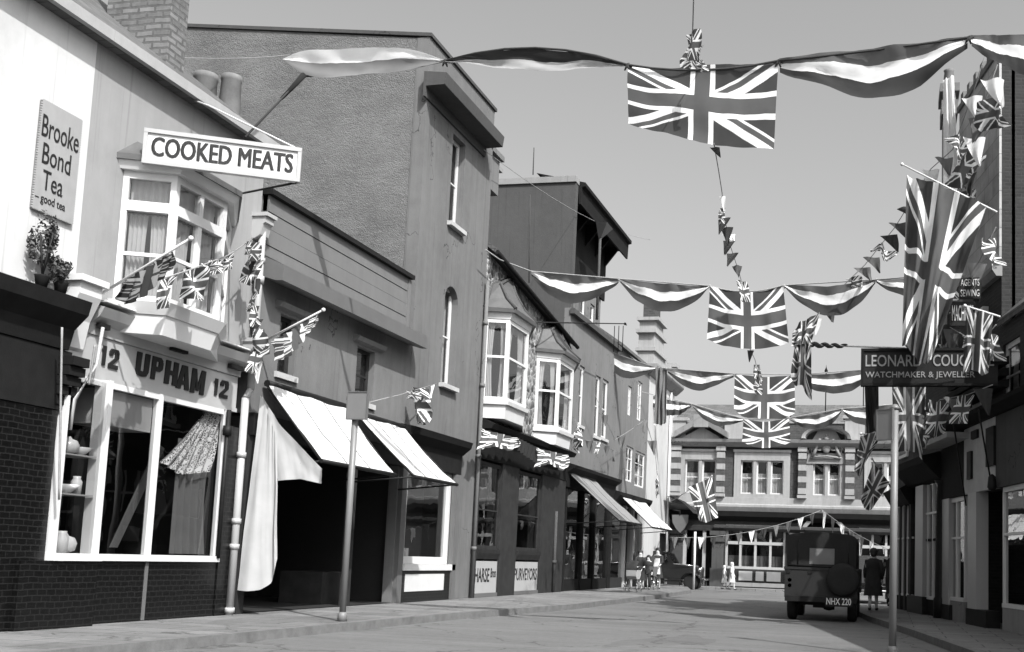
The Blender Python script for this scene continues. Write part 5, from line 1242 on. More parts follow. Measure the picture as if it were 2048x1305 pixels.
mb = MB(); R.box(mb, r2a+.4, r2a+1.4, 4.66, 4.79, 0.002, .14); R.box(mb, r2a+.4, r2a+1.4, 6.41, 6.6, .002, .1); mb.each('window_trim', M['stone'], h10)
offset_parts(h10, tuple(pr(r2a, .12)))
h11 = thing('corner_shop', 'narrow dark shop at the far end of the shaded right hand row', 'shop', 'shops along the right of the street')
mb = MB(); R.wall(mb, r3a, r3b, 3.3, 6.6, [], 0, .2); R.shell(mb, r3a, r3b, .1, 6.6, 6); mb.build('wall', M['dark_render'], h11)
mb = MB(); R.prof(mb, r3a-.1, r3b, [(0,2.9),(.1,2.9),(.35,3.3),(0,3.5)]); mb.build('shop_cornice', M['dark_paint'], h11)
mb = MB()
for k in range(4): a = r3a+.05+k*(r3b-r3a-.25)/3; R.box(mb, a, a+.18, .12, 2.9, -.1, .05)
mb.each('shop_post', M['brown_paint'], h11)
MB().quad(pr(r3a,.5,-.04),pr(r3b,.5,-.04),pr(r3b,2.9,-.04),pr(r3a,2.9,-.04)).build('shop_pane', M['shop_glass'], h11)
mb = MB(); R.box(mb, r3a, r3b, .12, .5, -.1, .0); mb.build('stall_riser', M['dark_paint'], h11)
mb = MB(); R.box(mb, r3a-.3, r3b, 6.6, 6.75, -6, .15); mb.build('parapet_coping', M['stone_grey'], h11)
mb = MB(); R.box(mb, r3a+.2, r3a+.9, 6.75, 8.1, -1.4, -.6); R.box(mb, r3a+.12, r3a+.98, 8.1, 8.25, -1.5, -.5); mb.build('chimney', M['stone'], h11)
mb = MB(); R.box(mb, r3a, r3b, .5, .56, -.03, .02); R.box(mb, r3a, r3b, 2.0, 2.05, -.03, .015)
for k in range(4): a = r3a+.3+k*(r3b-r3a-.4)/3; R.box(mb, a, a+.04, .561, 2.89, -.03, .012)
mb.build('shop_window', M['white_paint'], h11)
a = (r3a+r3b)/2; 
mb = MB(); R.box(mb, a-.5, a+.5, 4.2, 5.6, .002, .06); w11 = mb.build('window', M['white_paint'], h11); MB().quad(pr(a-.42,4.28,.065),pr(a+.42,4.28,.065),pr(a+.42,5.52,.065),pr(a-.42,5.52,.065)).build('pane', M['shop_glass'], w11)
offset_parts(h11, tuple(pr(r3a, .12)))
# watchmaker's board across the pavement
Ys = 20.9
WS = Fr((0, Ys, 0), (0, -1, 0))
t = thing('watchmaker_sign', 'long black projecting watchmaker board with pale capitals on the shaded side', 'sign')
xa, xb = WS.S(1725,735), WS.S(1996,735); z1_, z0_ = WS.Z(1725,703), WS.Z(1725,767); dr = z1_-WS.Z(1990,706)
mb = MB(); WS.box(mb, xa, xb, z0_, z1_, -.12, 0); mb.build('board', M['black'], t)
mb = MB(); WS.box(mb, xa-.03, xb, z1_, z1_+.05, -.14, .03); WS.box(mb, xa-.03, xb, z0_-.05, z0_, -.14, .03); WS.box(mb, xa-.03, xa+.02, z0_, z1_, -.13, .025); mb.build('frame', M['dark_paint'], t)
def sx(x): return WS.S(x, 735)
hh = z1_-z0_
for wd_, xl, xr in (('LEONARD',1731,1843),('COUGHELL',1866,1988)): text(wd_, WS, sx(xl), sx(xr), z0_+.52*hh, z0_+.88*hh, .003, 'gilt', t, .01, .008)
text('WATCHMAKER & JEWELLER', WS, sx(1731), sx(1950), z0_+.12*hh, z0_+.36*hh, .003, 'gilt', t, .01, .006)
offset_parts(t, (xa, Ys, z0_))
t = thing('agency_sign', 'black hanging sign with white words SEWING and MACHINES behind the big flag', 'sign')
Y2 = 21.6; WA = Fr((0, Y2, 0), (0, -1, 0))
for yt, yb, xl, xr, tx in ((556,598,1918,1962,('AGENTS','SEWING')),(604,652,1901,1950,('MACHINES',))):
    a, b_ = WA.S(xl,600), WA.S(xr,600); z1_, z0_ = WA.Z(xl,yt), WA.Z(xl,yb)
    mb = MB(); WA.box(mb, a, b_, z0_, z1_, -.06, 0); pl = mb.build('plate', M['black'], t)
    n = len(tx)
    for k, s_ in enumerate(tx):
        zt_ = z1_-(z1_-z0_)*(k+.15)/n; zb_ = z1_-(z1_-z0_)*(k+.8)/n; text(s_, WA, a+.03, b_-.03, zb_, zt_, .003, 'white_paint', pl, .008)
offset_parts(t, (WA.S(1920,600), Y2, WA.Z(1920,652)))

# ------------------------------------------------------------------ poles
def pole(c, ztop, r, label, plate=None, yb=None):
    t = thing('sign_pole', label, 'pole', 'sign poles on the pavements')
    MB().tube([(c[0],c[1],c[2]), (c[0],c[1],ztop)], r, 14).build('shaft', M['steel_pole'], t)
    MB().lathe([(r*1.25,ztop),(r*1.3,ztop+.03),(r*.6,ztop+.07),(.002,ztop+.08)], (c[0],c[1],0), 14).build('cap', M['steel_pole'], t)
    MB().lathe([(r*1.5,c[2]),(r*1.4,c[2]+.1),(r*1.05,c[2]+.14)], (c[0],c[1],0), 14).build('base_collar', M['steel_pole'], t)
    if plate:
        fr, a0, a1, z0, z1 = plate; mb = MB(); fr.box(mb, a0, a1, z0, z1, .0, .03); pl = mb.build('sign_plate', M['steel_pole'], t)
        mb = MB(); fr.box(mb, a0-.015, a1+.015, z0-.015, z0, -.01, .04); fr.box(mb, a0-.015, a1+.015, z1, z1+.015, -.01, .04); fr.box(mb, a0-.015, a0, z0, z1, -.01, .04); fr.box(mb, a1, a1+.015, z0, z1, -.01, .04); mb.build('frame', M['grey_paint'], pl)
    offset_parts(t, c)
c = hz(684,1243,.12); pf = Fr((0,c.y-.06,0),(0,-1,0)); z1_ = pf.Z(700,786); z0_ = pf.Z(700,838)
pole((c.x,c.y,.12), z1_-.05, .05, 'grey steel pole with a square blank plate on the left pavement', (pf, pf.S(697,812), pf.S(735,812), z0_, z1_))
Yr = 15.8; q = hy(1787,1100,Yr); pf = Fr((0,Yr-.07,0),(0,-1,0)); q2 = hy(1785,870,Yr)
nrm = Vector((-.55,-.83,0)); pf = Fr((q.x-.05,Yr-.06,0), nrm)
pole((q.x,Yr,.0), pf.Z(1785,825)+.05, .052, 'grey steel pole with a dark plate beside the right hand shops', (pf, pf.S(1757,850), pf.S(1786,850), pf.Z(1760,880), pf.Z(1760,822)))
q = hz(1387,1181,.12)
o = MB().tube([(q.x,q.y,.12), (q.x,q.y,hy(1390,1064,q.y).z)], .045, 10).build('thin_post', M['white_paint']); tag(o, 'thin white post at the far bend of the left kerb', 'post')

# ------------------------------------------------------------------ swags, big flags and their ropes
GS = 'tricolour swags strung across the street'; GU = 'large union flags hung across the street'
def rope(name, pts, r, label, mat='rope', knots=()):
    t = thing(name, label, 'rope', 'ropes across the street'); MB().tube(pts, r, 6).build('line', M[mat], t)
    for k in knots:
        mb = MB(); k = Vector(k)
        for j in range(5): a = j*1.3; mb.tube([k, k+Vector((.07*math.cos(a), .03, .07*math.sin(a)-.03))], .025, 5, .012)
        mb.build('knot', M[mat], t)
    offset_parts(t, tuple(pts[0]))
def swag(top, bot, Yp, mat, label, **k):
    o = drape(top, bot, Yp, M[mat], 'swag', **k); tag(o, label, 'swag', GS)
def uflag(top, bot, Yp, label, mat='union', name='union_flag', group=GU, rot=False, **k):
    o = drape(top, bot, Yp, M[mat], name, **k); tag(o, label, 'flag', group)
    if rot:
        for l in o.data.uv_layers[0].data: u, v = l.uv; l.uv = (v, 1-u)
    return o
# nearest line
Y1 = 16.0
k1 = [hy(890,122,Y1), hy(1255,130,Y1), hy(1557,122,Y1), hy(1938,75,Y1)]
rope('rope', [hx(490,275,LX+.3), hy(606,153,Y1+.1), hy(700,150,Y1+.15), hy(820,137,Y1+.12), k1[0], *sag(k1[0],k1[1],-.25,6)[1:], *sag(k1[1],k1[2],.12,6)[1:], *sag(k1[2],k1[3],.02,4)[1:], hy(2100,70,Y1+.6)], .018, 'nearest dark rope across the street carrying the largest union flag', 'dark_rope', k1)
swag([(566,119),(600,103),(700,97),(810,97),(850,106),(889,121)], [(567,122),(610,151),(660,155),(740,148),(820,136),(889,125)], Y1, 'tri_white', 'pale wind filled swag of the nearest rope across the rough gable', billow=.35, folds=2, famp=.03)
swag([(891,121),(960,107),(1040,98),(1120,100),(1190,112),(1254,128)], [(892,125),(940,127),(1000,134),(1060,140),(1115,140),(1165,138),(1210,130),(1254,133)], Y1, 'tri_dark', 'dark topped swag of the nearest rope blown upward against the sky', billow=.35, folds=3, famp=.05)
swag([(1559,120),(1625,108),(1750,97),(1850,85),(1935,73)], [(1559,142),(1600,156),(1680,180),(1740,198),(1785,194),(1850,162),(1936,92)], Y1, 'tri', 'largest tricolour swag hanging at the right of the nearest rope', billow=.35, folds=3, famp=.05)
swag([(1942,70),(1998,70),(2075,70)], [(1943,95),(1998,126),(2070,158)], Y1, 'tri', 'swag of the nearest rope cut by the right edge of the view', billow=.2, folds=2)
uflag([(1256,131),(1330,134),(1400,132),(1480,128),(1556,122)], [(1254,243),(1290,258),(1400,283),(1480,294),(1549,303)], Y1, 'nearest and largest union flag hanging high in the middle of the sky', billow=.18, folds=1.5, famp=.05)
o = MB().tube([hy(608,150,Y1-.05), hy(585,175,Y1-.2), hy(563,198,Y1-.3)], .05, 8, .025).build('wrapped_tail', M['dark_cloth']); tag(o, 'dark twisted cloth tail wrapped at the left end of the nearest rope', 'cloth')
# second line
Y2_ = 30.8
k2 = [hy(1238,558,Y2_), hy(1419,572,Y2_), hy(1567,571,Y2_), hy(1752,560,Y2_)]
st = hx(1060,543,LX+1.0)
rope('rope', [hx(971,500,LX+.3), hx(1000,520,LX+.35), hy(1062,543,Y2_), k2[0], k2[1], *sag(k2[1],k2[2],.18,6)[1:], k2[3], hy(1905,548,Y2_-4)], .018, 'second rope across the street from the flint house', 'rope', k2)
swag([(1062,543),(1140,550),(1237,559)], [(1063,552),(1087,582),(1125,605),(1150,609),(1200,592),(1237,566)], Y2_, 'tri', 'tricolour swag of the second rope in front of the flint house roof', billow=.3, folds=4, famp=.05)
swag([(1240,559),(1330,568),(1418,572)], [(1241,566),(1270,601),(1315,624),(1345,623),(1385,608),(1418,578)], Y2_, 'tri', 'tricolour swag of the second rope just right of the dark eaves', billow=.3, folds=4, famp=.05)
swag([(1569,570),(1660,574),(1751,560)], [(1570,576),(1600,607),(1645,632),(1680,632),(1720,608),(1751,567)], Y2_, 'tri', 'tricolour swag right of the second rope flag', billow=.3, folds=4, famp=.05)
swag([(1753,560),(1830,556),(1900,550)], [(1754,566),(1780,583),(1830,598),(1895,575)], Y2_, 'tri', 'end swag of the second rope running behind the big shaded flag', billow=.2, folds=3, famp=.05)
uflag([(1420,573),(1455,582),(1495,586),(1530,582),(1566,571)], [(1414,679),(1445,692),(1500,699),(1545,695),(1578,687)], Y2_, 'second union flag from the camera with a drooping top edge', billow=.2, folds=4, famp=.04)
# third line
Y3 = 39.4
k3 = [hy(1311,736,Y3), hy(1333,737,Y3), hy(1468,748,Y3), hy(1590,750,Y3)]
rope('rope', [hy(1192,694,Y3+1.3), *k3, hy(1735,740,Y3), hy(1830,735,Y3-3)], .018, 'third rope across the street from the gabled house', 'rope', k3)
swag([(1193,695),(1250,716),(1311,735)], [(1194,702),(1215,735),(1243,756),(1270,757),(1311,741)], Y3, 'tri', 'tricolour swag of the third rope against the gabled house', billow=.3, folds=4, famp=.05)
swag([(1334,738),(1400,743),(1467,748)], [(1335,745),(1360,768),(1385,781),(1405,782),(1440,768),(1467,754)], Y3, 'tri', 'tricolour swag of the third rope left of its flag', billow=.3, folds=4, famp=.05)
swag([(1591,751),(1660,748),(1732,740)], [(1592,757),(1625,780),(1665,788),(1700,784),(1732,765)], Y3, 'tri', 'tricolour swag of the third rope left of the black shop board', billow=.3, folds=4, famp=.05)
uflag([(1469,749),(1530,755),(1589,751)], [(1468,818),(1485,835),(1530,838),(1570,838),(1590,826)], Y3, 'third union flag from the camera overlapping the fourth', billow=.2, folds=4, famp=.04)
o = drape([(1312,735),(1334,736)], [(1310,848),(1322,851),(1333,846)], Y3, M['pale_cloth'], 'hanging_banner', None, .05, 3, .09); tag(o, 'plain grey vertical banner hanging from the third rope', 'banner')
# fourth line, close to the far building
Y4 = 46.5
k4 = [hy(1383,808,Y4), hy(1486,838,Y4), hy(1579,836,Y4), hy(1684,818,Y4)]
rope('rope', [hx(1282,784,LX+.1), *k4, hy(1800,808,Y4)], .02, 'farthest rope with swags in front of the brick public building', 'rope', k4)
for tp, bt, lab in (([(1283,785),(1330,800)],[(1285,792),(1300,812),(1332,826)],'short tricolour swag of the farthest rope beside the white house'),
    ([(1333,799),(1382,809)],[(1333,832),(1360,830),(1382,814)],'tricolour swag of the farthest rope above the triangular pediment'),
    ([(1385,810),(1435,826),(1486,838)],[(1386,815),(1405,838),(1435,853),(1460,850),(1486,843)],'tricolour swag of the farthest rope left of its flag'),
    ([(1580,836),(1630,830),(1683,818)],[(1581,842),(1605,856),(1640,860),(1668,846),(1683,824)],'tricolour swag of the farthest rope above the carved arms'),
    ([(1686,818),(1740,815),(1800,808)],[(1687,825),(1705,845),(1735,852),(1798,835)],'tricolour swag of the farthest rope near the right hand pole')):
    swag(tp, bt, Y4, 'tri', lab, billow=.25, folds=4, famp=.05)
uflag([(1487,839),(1530,845),(1578,837)], [(1484,884),(1505,894),(1530,897),(1560,893),(1581,885)], Y4, 'smallest of the four hung union flags in front of the brick building', billow=.2, folds=3, famp=.04)

# bunting strings with their pennants
def bunting(name, label, path, items, r=.010, group='small bunting strings', cat='bunting'):
    """path: 3-D points; items: (t along path, kind, width, drop, tilt)"""
    t = thing(name, label, cat, group); P = [Vector(q) for q in path]
    MB().tube(P, r, 5).build('string', M['rope'], t)
    Ls = [0]
    for a, b in zip(P, P[1:]): Ls.append(Ls[-1]+(b-a).length)
    def at(s_):
        s_ = max(0, min(1, s_))*Ls[-1]; i = 0
        while i < len(P)-2 and Ls[i+1] < s_: i += 1
        return P[i].lerp(P[i+1], (s_-Ls[i])/max(1e-6, Ls[i+1]-Ls[i]))
    for i, (f, kind, w, d, tilt) in enumerate(items):
        a = at(f); dv = (at(f+.02)-at(f-.02)).normalized(); side = Vector((1,0,0)) if abs(dv.x) < .6 and tilt is not None and tilt != 'along' else dv
        tl = 0 if tilt in (None, 'along') else tilt
        dn = Vector((math.sin(tl), .15*math.sin(i*2.1), -math.cos(tl))).normalized()
        sd0 = side.copy(); ra = random.uniform(-.9, .9); side = (side*math.cos(ra) + Vector((-side.y, side.x, 0))*math.sin(ra)).normalized(); cr = random.uniform(.1, .42)
        if kind != 'u': side = (side + sd0*2.2).normalized(); cr *= .45
        mat = {'u': 'union', 'w': 'white_cloth', 'r': 'red_cloth', 'b': 'blue_cloth', 'p': 'pale_cloth'}[kind]
        nrm_ = side.cross(dn)
        tri = kind != 'u'
        def fn(u, v):
            ww = w*(1-v*.92) if tri else w
            return a + side*ww*(u-.5)*(1-.25*cr*math.sin(6*v+i)) + dn*d*v*(1-.2*cr*math.sin(4*u+i)) + nrm_*(cr*w*math.sin(7*u+4*v+i*1.7))
        g = MB().grid(fn, 10, 8); g.build('flaglet' if not tri else 'pennant', M[mat], t)
    offset_parts(t, tuple(P[0])); return t
path = [hy(1388,-30,Y1-4), hy(1385,75,Y1-1.5), hy(1402,135,Y1)]
bunting('bunting', 'string of crumpled flags above the nearest union flag', path, [(.55,'u',.28,.42,.1),(.72,'u',.25,.34,-.25),(.9,'u',.16,.22,.4)])
path = [hy(1428,288,Y1), hy(1437,340,20), hy(1444,385,23), hy(1448,430,25), hy(1460,490,28), hy(1478,545,30), hy(1490,590,30.7)]
bunting('bunting', 'string of small pennants running from the nearest union flag down to the second', path, [(.03,'r',.16,.2,.5),(.50,'w',.15,.36,.15),(.57,'u',.22,.40,-.1),(.63,'b',.3,.42,-.3),(.69,'b',.32,.45,.1),(.735,'w',.38,.26,.7),(.785,'b',.32,.38,-.3),(.85,'r',.34,.38,-.4),(.91,'r',.3,.36,.2),(.965,'u',.3,.62,.25)])
path = [hy(1500,698,Y2_), hy(1510,720,34), hy(1518,755,38), hy(1522,775,39.3)]
bunting('bunting', 'short string of flags between the second and third union flags', path, [(.05,'r',.2,.35,-.1),(.5,'u',.24,.5,.2),(.9,'u',.35,.5,-.15)])
path = [hy(1975,95,21), hy(1945,190,21.6), hy(1905,300,23), hy(1862,338,24.5), hy(1790,455,27.5), hy(1730,530,30), hy(1668,590,32), hy(1602,672,33.5)]
bunting('bunting', 'long bunting string slanting down from the right hand roof toward the tied flag', path, [(.07,'w',.4,.55,.25),(.15,'u',.5,.5,.4),(.22,'p',.4,.45,.3),(.29,'w',.4,.6,.1),(.35,'u',.45,.45,.3),(.43,'b',.45,.5,.5),(.49,'r',.45,.5,.55),(.545,'b',.45,.5,.5),(.60,'u',.5,.4,.6),(.655,'r',.45,.5,.5),(.71,'p',.45,.45,.6),(.76,'u',.5,.4,.5),(.82,'b',.55,.6,.3),(.88,'r',.55,.6,.2),(.94,'w',.5,.5,.1),(.985,'u',.5,.5,-.2)])
path = sag(hy(1340,1075,44.5), hy(1640,1022,46.5), .35)
bunting('bunting', 'string of pennants across the street in front of the public building windows', path, [(k/12+.03, 'prwb'[k % 4], .27, .48, 'along') for k in range(12)])
path = sag(hy(1642,1018,46.5), hy(1775,1098,43), .15)
bunting('bunting', 'string of pennants sloping down over the covered lorry toward the right shops', path, [(.05,'w',.32,.7,'along'),(.2,'p',.3,.6,'along'),(.36,'w',.3,.55,'along'),(.5,'p',.3,.7,'along'),(.64,'p',.3,.7,'along'),(.78,'w',.3,.6,'along'),(.95,'w',.25,.25,'along')])
path = [hx(505,478,LX+.5), hx(455,512,LX+.6), hx(420,525,LX+.9), hx(380,540,LX+1.0), hx(312,562,LX+.9)]
bunting('bunting', 'string of small union flags from the drainpipe across the bay window', path, [(.06,'u',.16,.2,.1),(.28,'u',.22,.22,'along'),(.48,'u',.22,.22,'along'),(.6,'u',.24,.12,'along'),(.76,'u',.32,.42,'along'),(.93,'u',.3,.45,'along')])
path = [hx(503,480,LX+.45), hx(512,520,LX+.42), hx(508,600,LX+.42), hx(518,680,LX+.40), hx(512,745,LX+.38)]
bunting('bunting', 'tangled bunting of small flags wound down the ornate drainpipe', path, [(.03,'u',.3,.3,.3),(.10,'b',.22,.34,-.2),(.16,'u',.24,.4,-.3),(.3,'b',.2,.25,.3),(.40,'u',.22,.3,-.3),(.5,'u',.2,.34,.2),(.6,'b',.24,.3,-.2),(.68,'u',.28,.4,.2),(.8,'u',.22,.45,-.1),(.92,'w',.2,.35,.1)])
path = [hx(735,806,LX+.9), hx(800,790,LX+.8), hx(872,768,LX+.25)]
bunting('bunting', 'single crumpled flag on a white cord above the grocer awning', path, [(.55,'u',.3,.2,.4),(.72,'u',.45,.75,'along'),(.92,'w',.22,.3,'along')])
path = [hx(1190,790,LX+.5), hx(1230,880,LX+.6), hx(1262,860,LX+.6), hx(1290,840,LX+.8), hx(1310,900,LX+.5), hx(1318,990,LX+.6)]
bunting('bunting', 'faded bunting hung along the small grey house front', path, [(.1,'p',.3,.4,.2),(.3,'p',.35,.5,.1),(.55,'p',.5,.5,'along'),(.75,'p',.4,.6,.2),(.93,'u',.5,.9,'along')])
path = [hx(1150,840,LX+.7), hx(1166,880,LX+.7), hx(1200,885,LX+.6), hx(1235,905,LX+.5)]
bunting('bunting', 'small flags draped along the cornice above the buff awning', path, [(.08,'u',.4,.65,'along'),(.3,'p',.3,.4,.1),(.5,'u',.3,.4,'along'),(.7,'p',.3,.35,.1),(.9,'p',.35,.4,'along')])
path = [pr(rs(1992,455,.5),rz(1992,455,.5),.5), pr(rs(1960,520,.6),rz(1960,520,.6),.6), pr(rs(1915,600,.5),rz(1915,600,.5),.5), pr(rs(1880,720,.4),rz(1880,720,.4),.4)]
bunting('bunting', 'shaded bunting string between the big flag and the dark wall at the right', path, [(.06,'u',.4,.5,.2),(.2,'p',.4,.5,-.2),(.33,'b',.4,.55,.3),(.46,'u',.45,.5,-.2),(.6,'p',.4,.5,.1),(.75,'b',.4,.5,-.3),(.9,'u',.4,.5,.2)])
path = [pr(rs(1995,130,.5),rz(1995,130,.5),.5), pr(rs(1965,215,.6),rz(1965,215,.6),.6), pr(rs(1935,320,.6),rz(1935,320,.6),.6), pr(rs(1912,430,.5),rz(1912,430,.5),.5)]
bunting('bunting', 'bright bunting string draped down the patterned tile wall at the upper right', path, [(.08,'w',.45,.6,.3),(.2,'u',.6,.6,.4),(.32,'p',.45,.5,-.2),(.44,'w',.45,.6,.2),(.56,'u',.55,.6,-.3),(.68,'b',.45,.55,.2),(.8,'u',.6,.6,.3),(.92,'w',.45,.6,-.2)])
path = [pr(rs(1992,650,.6),rz(1992,650,.6),.6), pr(rs(1960,690,.7),rz(1960,690,.7),.7), pr(rs(1900,655,.6),rz(1900,655,.6),.6)]
bunting('bunting', 'short bunting string tied just above the right end of the black board', path, [(.1,'u',.45,.5,.2),(.3,'w',.4,.5,-.2),(.5,'u',.45,.55,.1),(.7,'b',.4,.5,.2),(.9,'p',.4,.5,-.1)])
path = [pr(rs(1985,770,.8),rz(1985,770,.8),.8), pr(rs(1935,790,.9),rz(1935,790,.9),.9), pr(rs(1880,800,.9),rz(1880,800,.9),.9), pr(rs(1845,840,.7),rz(1845,840,.7),.7)]
bunting('bunting', 'limp bunting string below the black board over the shaded shops', path, [(.08,'b',.35,.5,.2),(.25,'u',.4,.55,-.2),(.42,'p',.35,.5,.3),(.6,'u',.42,.7,-.1),(.78,'b',.35,.6,.1),(.93,'u',.4,.75,-.2)])

# flags on slanting poles
GP = 'union flags on wall poles'
def poleflag(p0, p1, top, bot, Yp, label, mat='union', rot=True, pr_=.022, billow=.1, folds=3, famp=.06, onL=None, **kw):
    t = thing('pole_flag', label, 'flag', GP)
    MB().tube([p0, p1], pr_, 8, pr_*.7).build('flagpole', M['wood_pole'], t); q = Vector(p1); MB().blob(q, pr_*1.5, pr_*1.5, pr_*1.5, 8, 6).build('finial', M['wood_pole'], t)
    o = drape(top, bot, Yp, M[mat], 'flag', t, billow, folds, famp, **kw)
    if onL: lay(o, top, bot, onL)
    if rot:
        for l in o.data.uv_layers[0].data: u, v = l.uv; l.uv = (v, 1-u)
    offset_parts(t, tuple(p0))
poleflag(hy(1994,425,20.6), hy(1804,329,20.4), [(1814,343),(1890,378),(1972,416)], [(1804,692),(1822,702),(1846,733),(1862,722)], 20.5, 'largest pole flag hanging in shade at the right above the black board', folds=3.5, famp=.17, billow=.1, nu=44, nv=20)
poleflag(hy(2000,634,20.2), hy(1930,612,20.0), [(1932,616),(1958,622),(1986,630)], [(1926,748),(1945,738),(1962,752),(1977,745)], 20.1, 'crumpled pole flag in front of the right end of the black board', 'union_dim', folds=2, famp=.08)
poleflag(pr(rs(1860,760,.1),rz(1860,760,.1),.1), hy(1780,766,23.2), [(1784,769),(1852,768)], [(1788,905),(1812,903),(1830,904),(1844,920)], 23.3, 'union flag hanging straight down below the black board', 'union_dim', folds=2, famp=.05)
o = drape([(1729,766),(1757,765)], [(1733,868),(1758,862)], 22, M['dark_cloth'], 'hanging_banner', None, .02, 1.5, .05); tag(o, 'narrow black cloth hanging below the left end of the black board', 'banner')
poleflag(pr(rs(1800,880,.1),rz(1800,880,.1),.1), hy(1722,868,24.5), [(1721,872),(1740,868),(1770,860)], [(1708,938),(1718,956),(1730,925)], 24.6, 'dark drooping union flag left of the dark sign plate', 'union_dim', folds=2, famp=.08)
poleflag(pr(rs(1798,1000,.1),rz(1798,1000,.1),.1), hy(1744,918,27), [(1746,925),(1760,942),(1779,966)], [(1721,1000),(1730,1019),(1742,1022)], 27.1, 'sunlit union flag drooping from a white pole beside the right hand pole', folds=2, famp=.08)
poleflag(hx(1343,1003,LX+.05), hy(1424,952,46.6), [(1376,975),(1400,965),(1424,954)], [(1398,1042),(1412,1046),(1436,1035)], 46.4, 'bright union flag on the pole of the white house', folds=2, famp=.05, billow=.08)
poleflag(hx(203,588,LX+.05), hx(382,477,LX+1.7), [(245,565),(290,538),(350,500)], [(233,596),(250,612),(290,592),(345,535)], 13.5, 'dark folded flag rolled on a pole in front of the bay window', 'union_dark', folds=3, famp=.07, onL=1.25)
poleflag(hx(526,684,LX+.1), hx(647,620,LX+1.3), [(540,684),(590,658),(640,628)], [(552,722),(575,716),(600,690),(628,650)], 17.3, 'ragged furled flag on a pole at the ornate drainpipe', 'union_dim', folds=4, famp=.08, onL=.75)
# tied flag on the horizontal rope pole
t = thing('tied_flag', 'union flag tied in a bunch at the tip of a horizontal pole over the street', 'flag', GP)
e0 = hy(1620,690,26.5); e1 = hy(1812,697,26.6)
MB().tube([e0, e1], .022, 8).build('flagpole', M['wood_pole'], t)
mb = MB(); n = 24
for k in range(n):
    a = k*.9; c0_ = e0.lerp(e1, .02+.36*k/n); mb.blob(c0_+Vector((0,.03*math.cos(a),.03*math.sin(a))), .075, .05, .055*(1-.5*k/n), 8, 5)
mb.build('twisted_cloth', M['union'], t)
drape([(1585,668),(1600,645),(1640,625)], [(1584,694),(1600,690),(1622,692)], 26.4, M['union'], 'bunched_top', t, .2, 3, .12)
o = drape([(1590,690),(1606,688),(1622,690)], [(1582,756),(1592,775),(1604,768),(1612,790),(1624,802)], 26.4, M['union_dim'], 'flag', t, .12, 2.5, .12)
for l in o.data.uv_layers[0].data: u, v = l.uv; l.uv = (v, 1-u)
offset_parts(t, tuple(e0))
# vertical white cloth beside the chimney
o = drape([(1886,160),(1908,150)], [(1888,350),(1900,362),(1916,345)], 24.5, M['white_cloth'], 'hanging_banner', None, .05, 2, .06); tag(o, 'long white cloth hanging beside the pale chimney at the upper right', 'banner')

# ------------------------------------------------------------------ small street things
t = thing('shield_sign', 'dark shield shaped hanging sign on the corner of the white house', 'sign')
q = hx(1360,1045,LX+1.3); fs = Fr((0,q.y,0),(0,-1,0))
P = [(1344,1030),(1376,1030),(1375,1045),(1368,1058),(1360,1066),(1352,1058),(1345,1045)]
mb = MB(); mb.prism([fs.pt(*fs.px(x,y)) for x, y in P], (0,.12,0)); mb.build('shield', M['grey_paint'], t)
mb = MB(); mb.tube([hx(1343,1020,LX+.02), hy(1360,1022,q.y), hy(1360,1031,q.y)], .03, 6); mb.build('bracket', M['black'], t); offset_parts(t, tuple(q))
a = hx(1326,1000,LX); b = hx(1344,1000,LX)
def fn(u, v): return Vector((LX+.12+1.3*v, a.y+(b.y-a.y)*u, 0)) + Vector((0,0, hx(1326,992,LX).z - .75*v*v))
o = MB().grid(fn, 8, 10).build('dark_blind', M['dark_cloth']); tag(o, 'short black curved blind on the far corner of the white house', 'blind')
for x, y0, y1, Yp, lab in ((1058,390,562,31.5,'thin aerial mast beside the flint house roof'),(1066,296,346,33.5,'tall thin aerial rod on top of the gabled house'),):
    o = MB().tube([hy(x,y1+4,Yp), hy(x+2,y0,Yp)], .018, 6).build('aerial_mast', M['dark_render']); tag(o, lab, 'aerial', 'aerial masts')
o = MB().tube(sag(hx(205,102,LX-1.5), hy(580,110,20), .1), .006, 5).build('overhead_wire', M['rope']); tag(o, 'thin pale wire crossing the rough gable below its top', 'wire', 'overhead wires')
o = MB().tube(sag(hx(968,300,LX+.2), hy(1300,480,45), .4), .008, 5).build('overhead_wire', M['rope']); tag(o, 'thin wire slanting down the sky beside the tall house cornice', 'wire', 'overhead wires')
for x0, y0, x1, y1, lab in ((124,655,118,1000,'long pull chain hanging beside the dark shop pilaster'),(190,690,178,770,'short looped chain below the white console bracket')):
    o = MB().tube(sag(hx(x0,y0,LX+.45), hx(x1,y1,LX+.4), .0), .014, 5).build('blind_chain', M['rope']); tag(o, lab, 'chain', 'blind chains')
o = MB().tube([hx(206,655,LX+.34), hx(192,730,LX+.3), hx(150,800,LX+.28), hx(140,860,LX+.26)], .022, 6).build('curved_blind_arm', M['cream_paint']); tag(o, 'curved pale blind arm in front of the first shop window', 'blind arm')
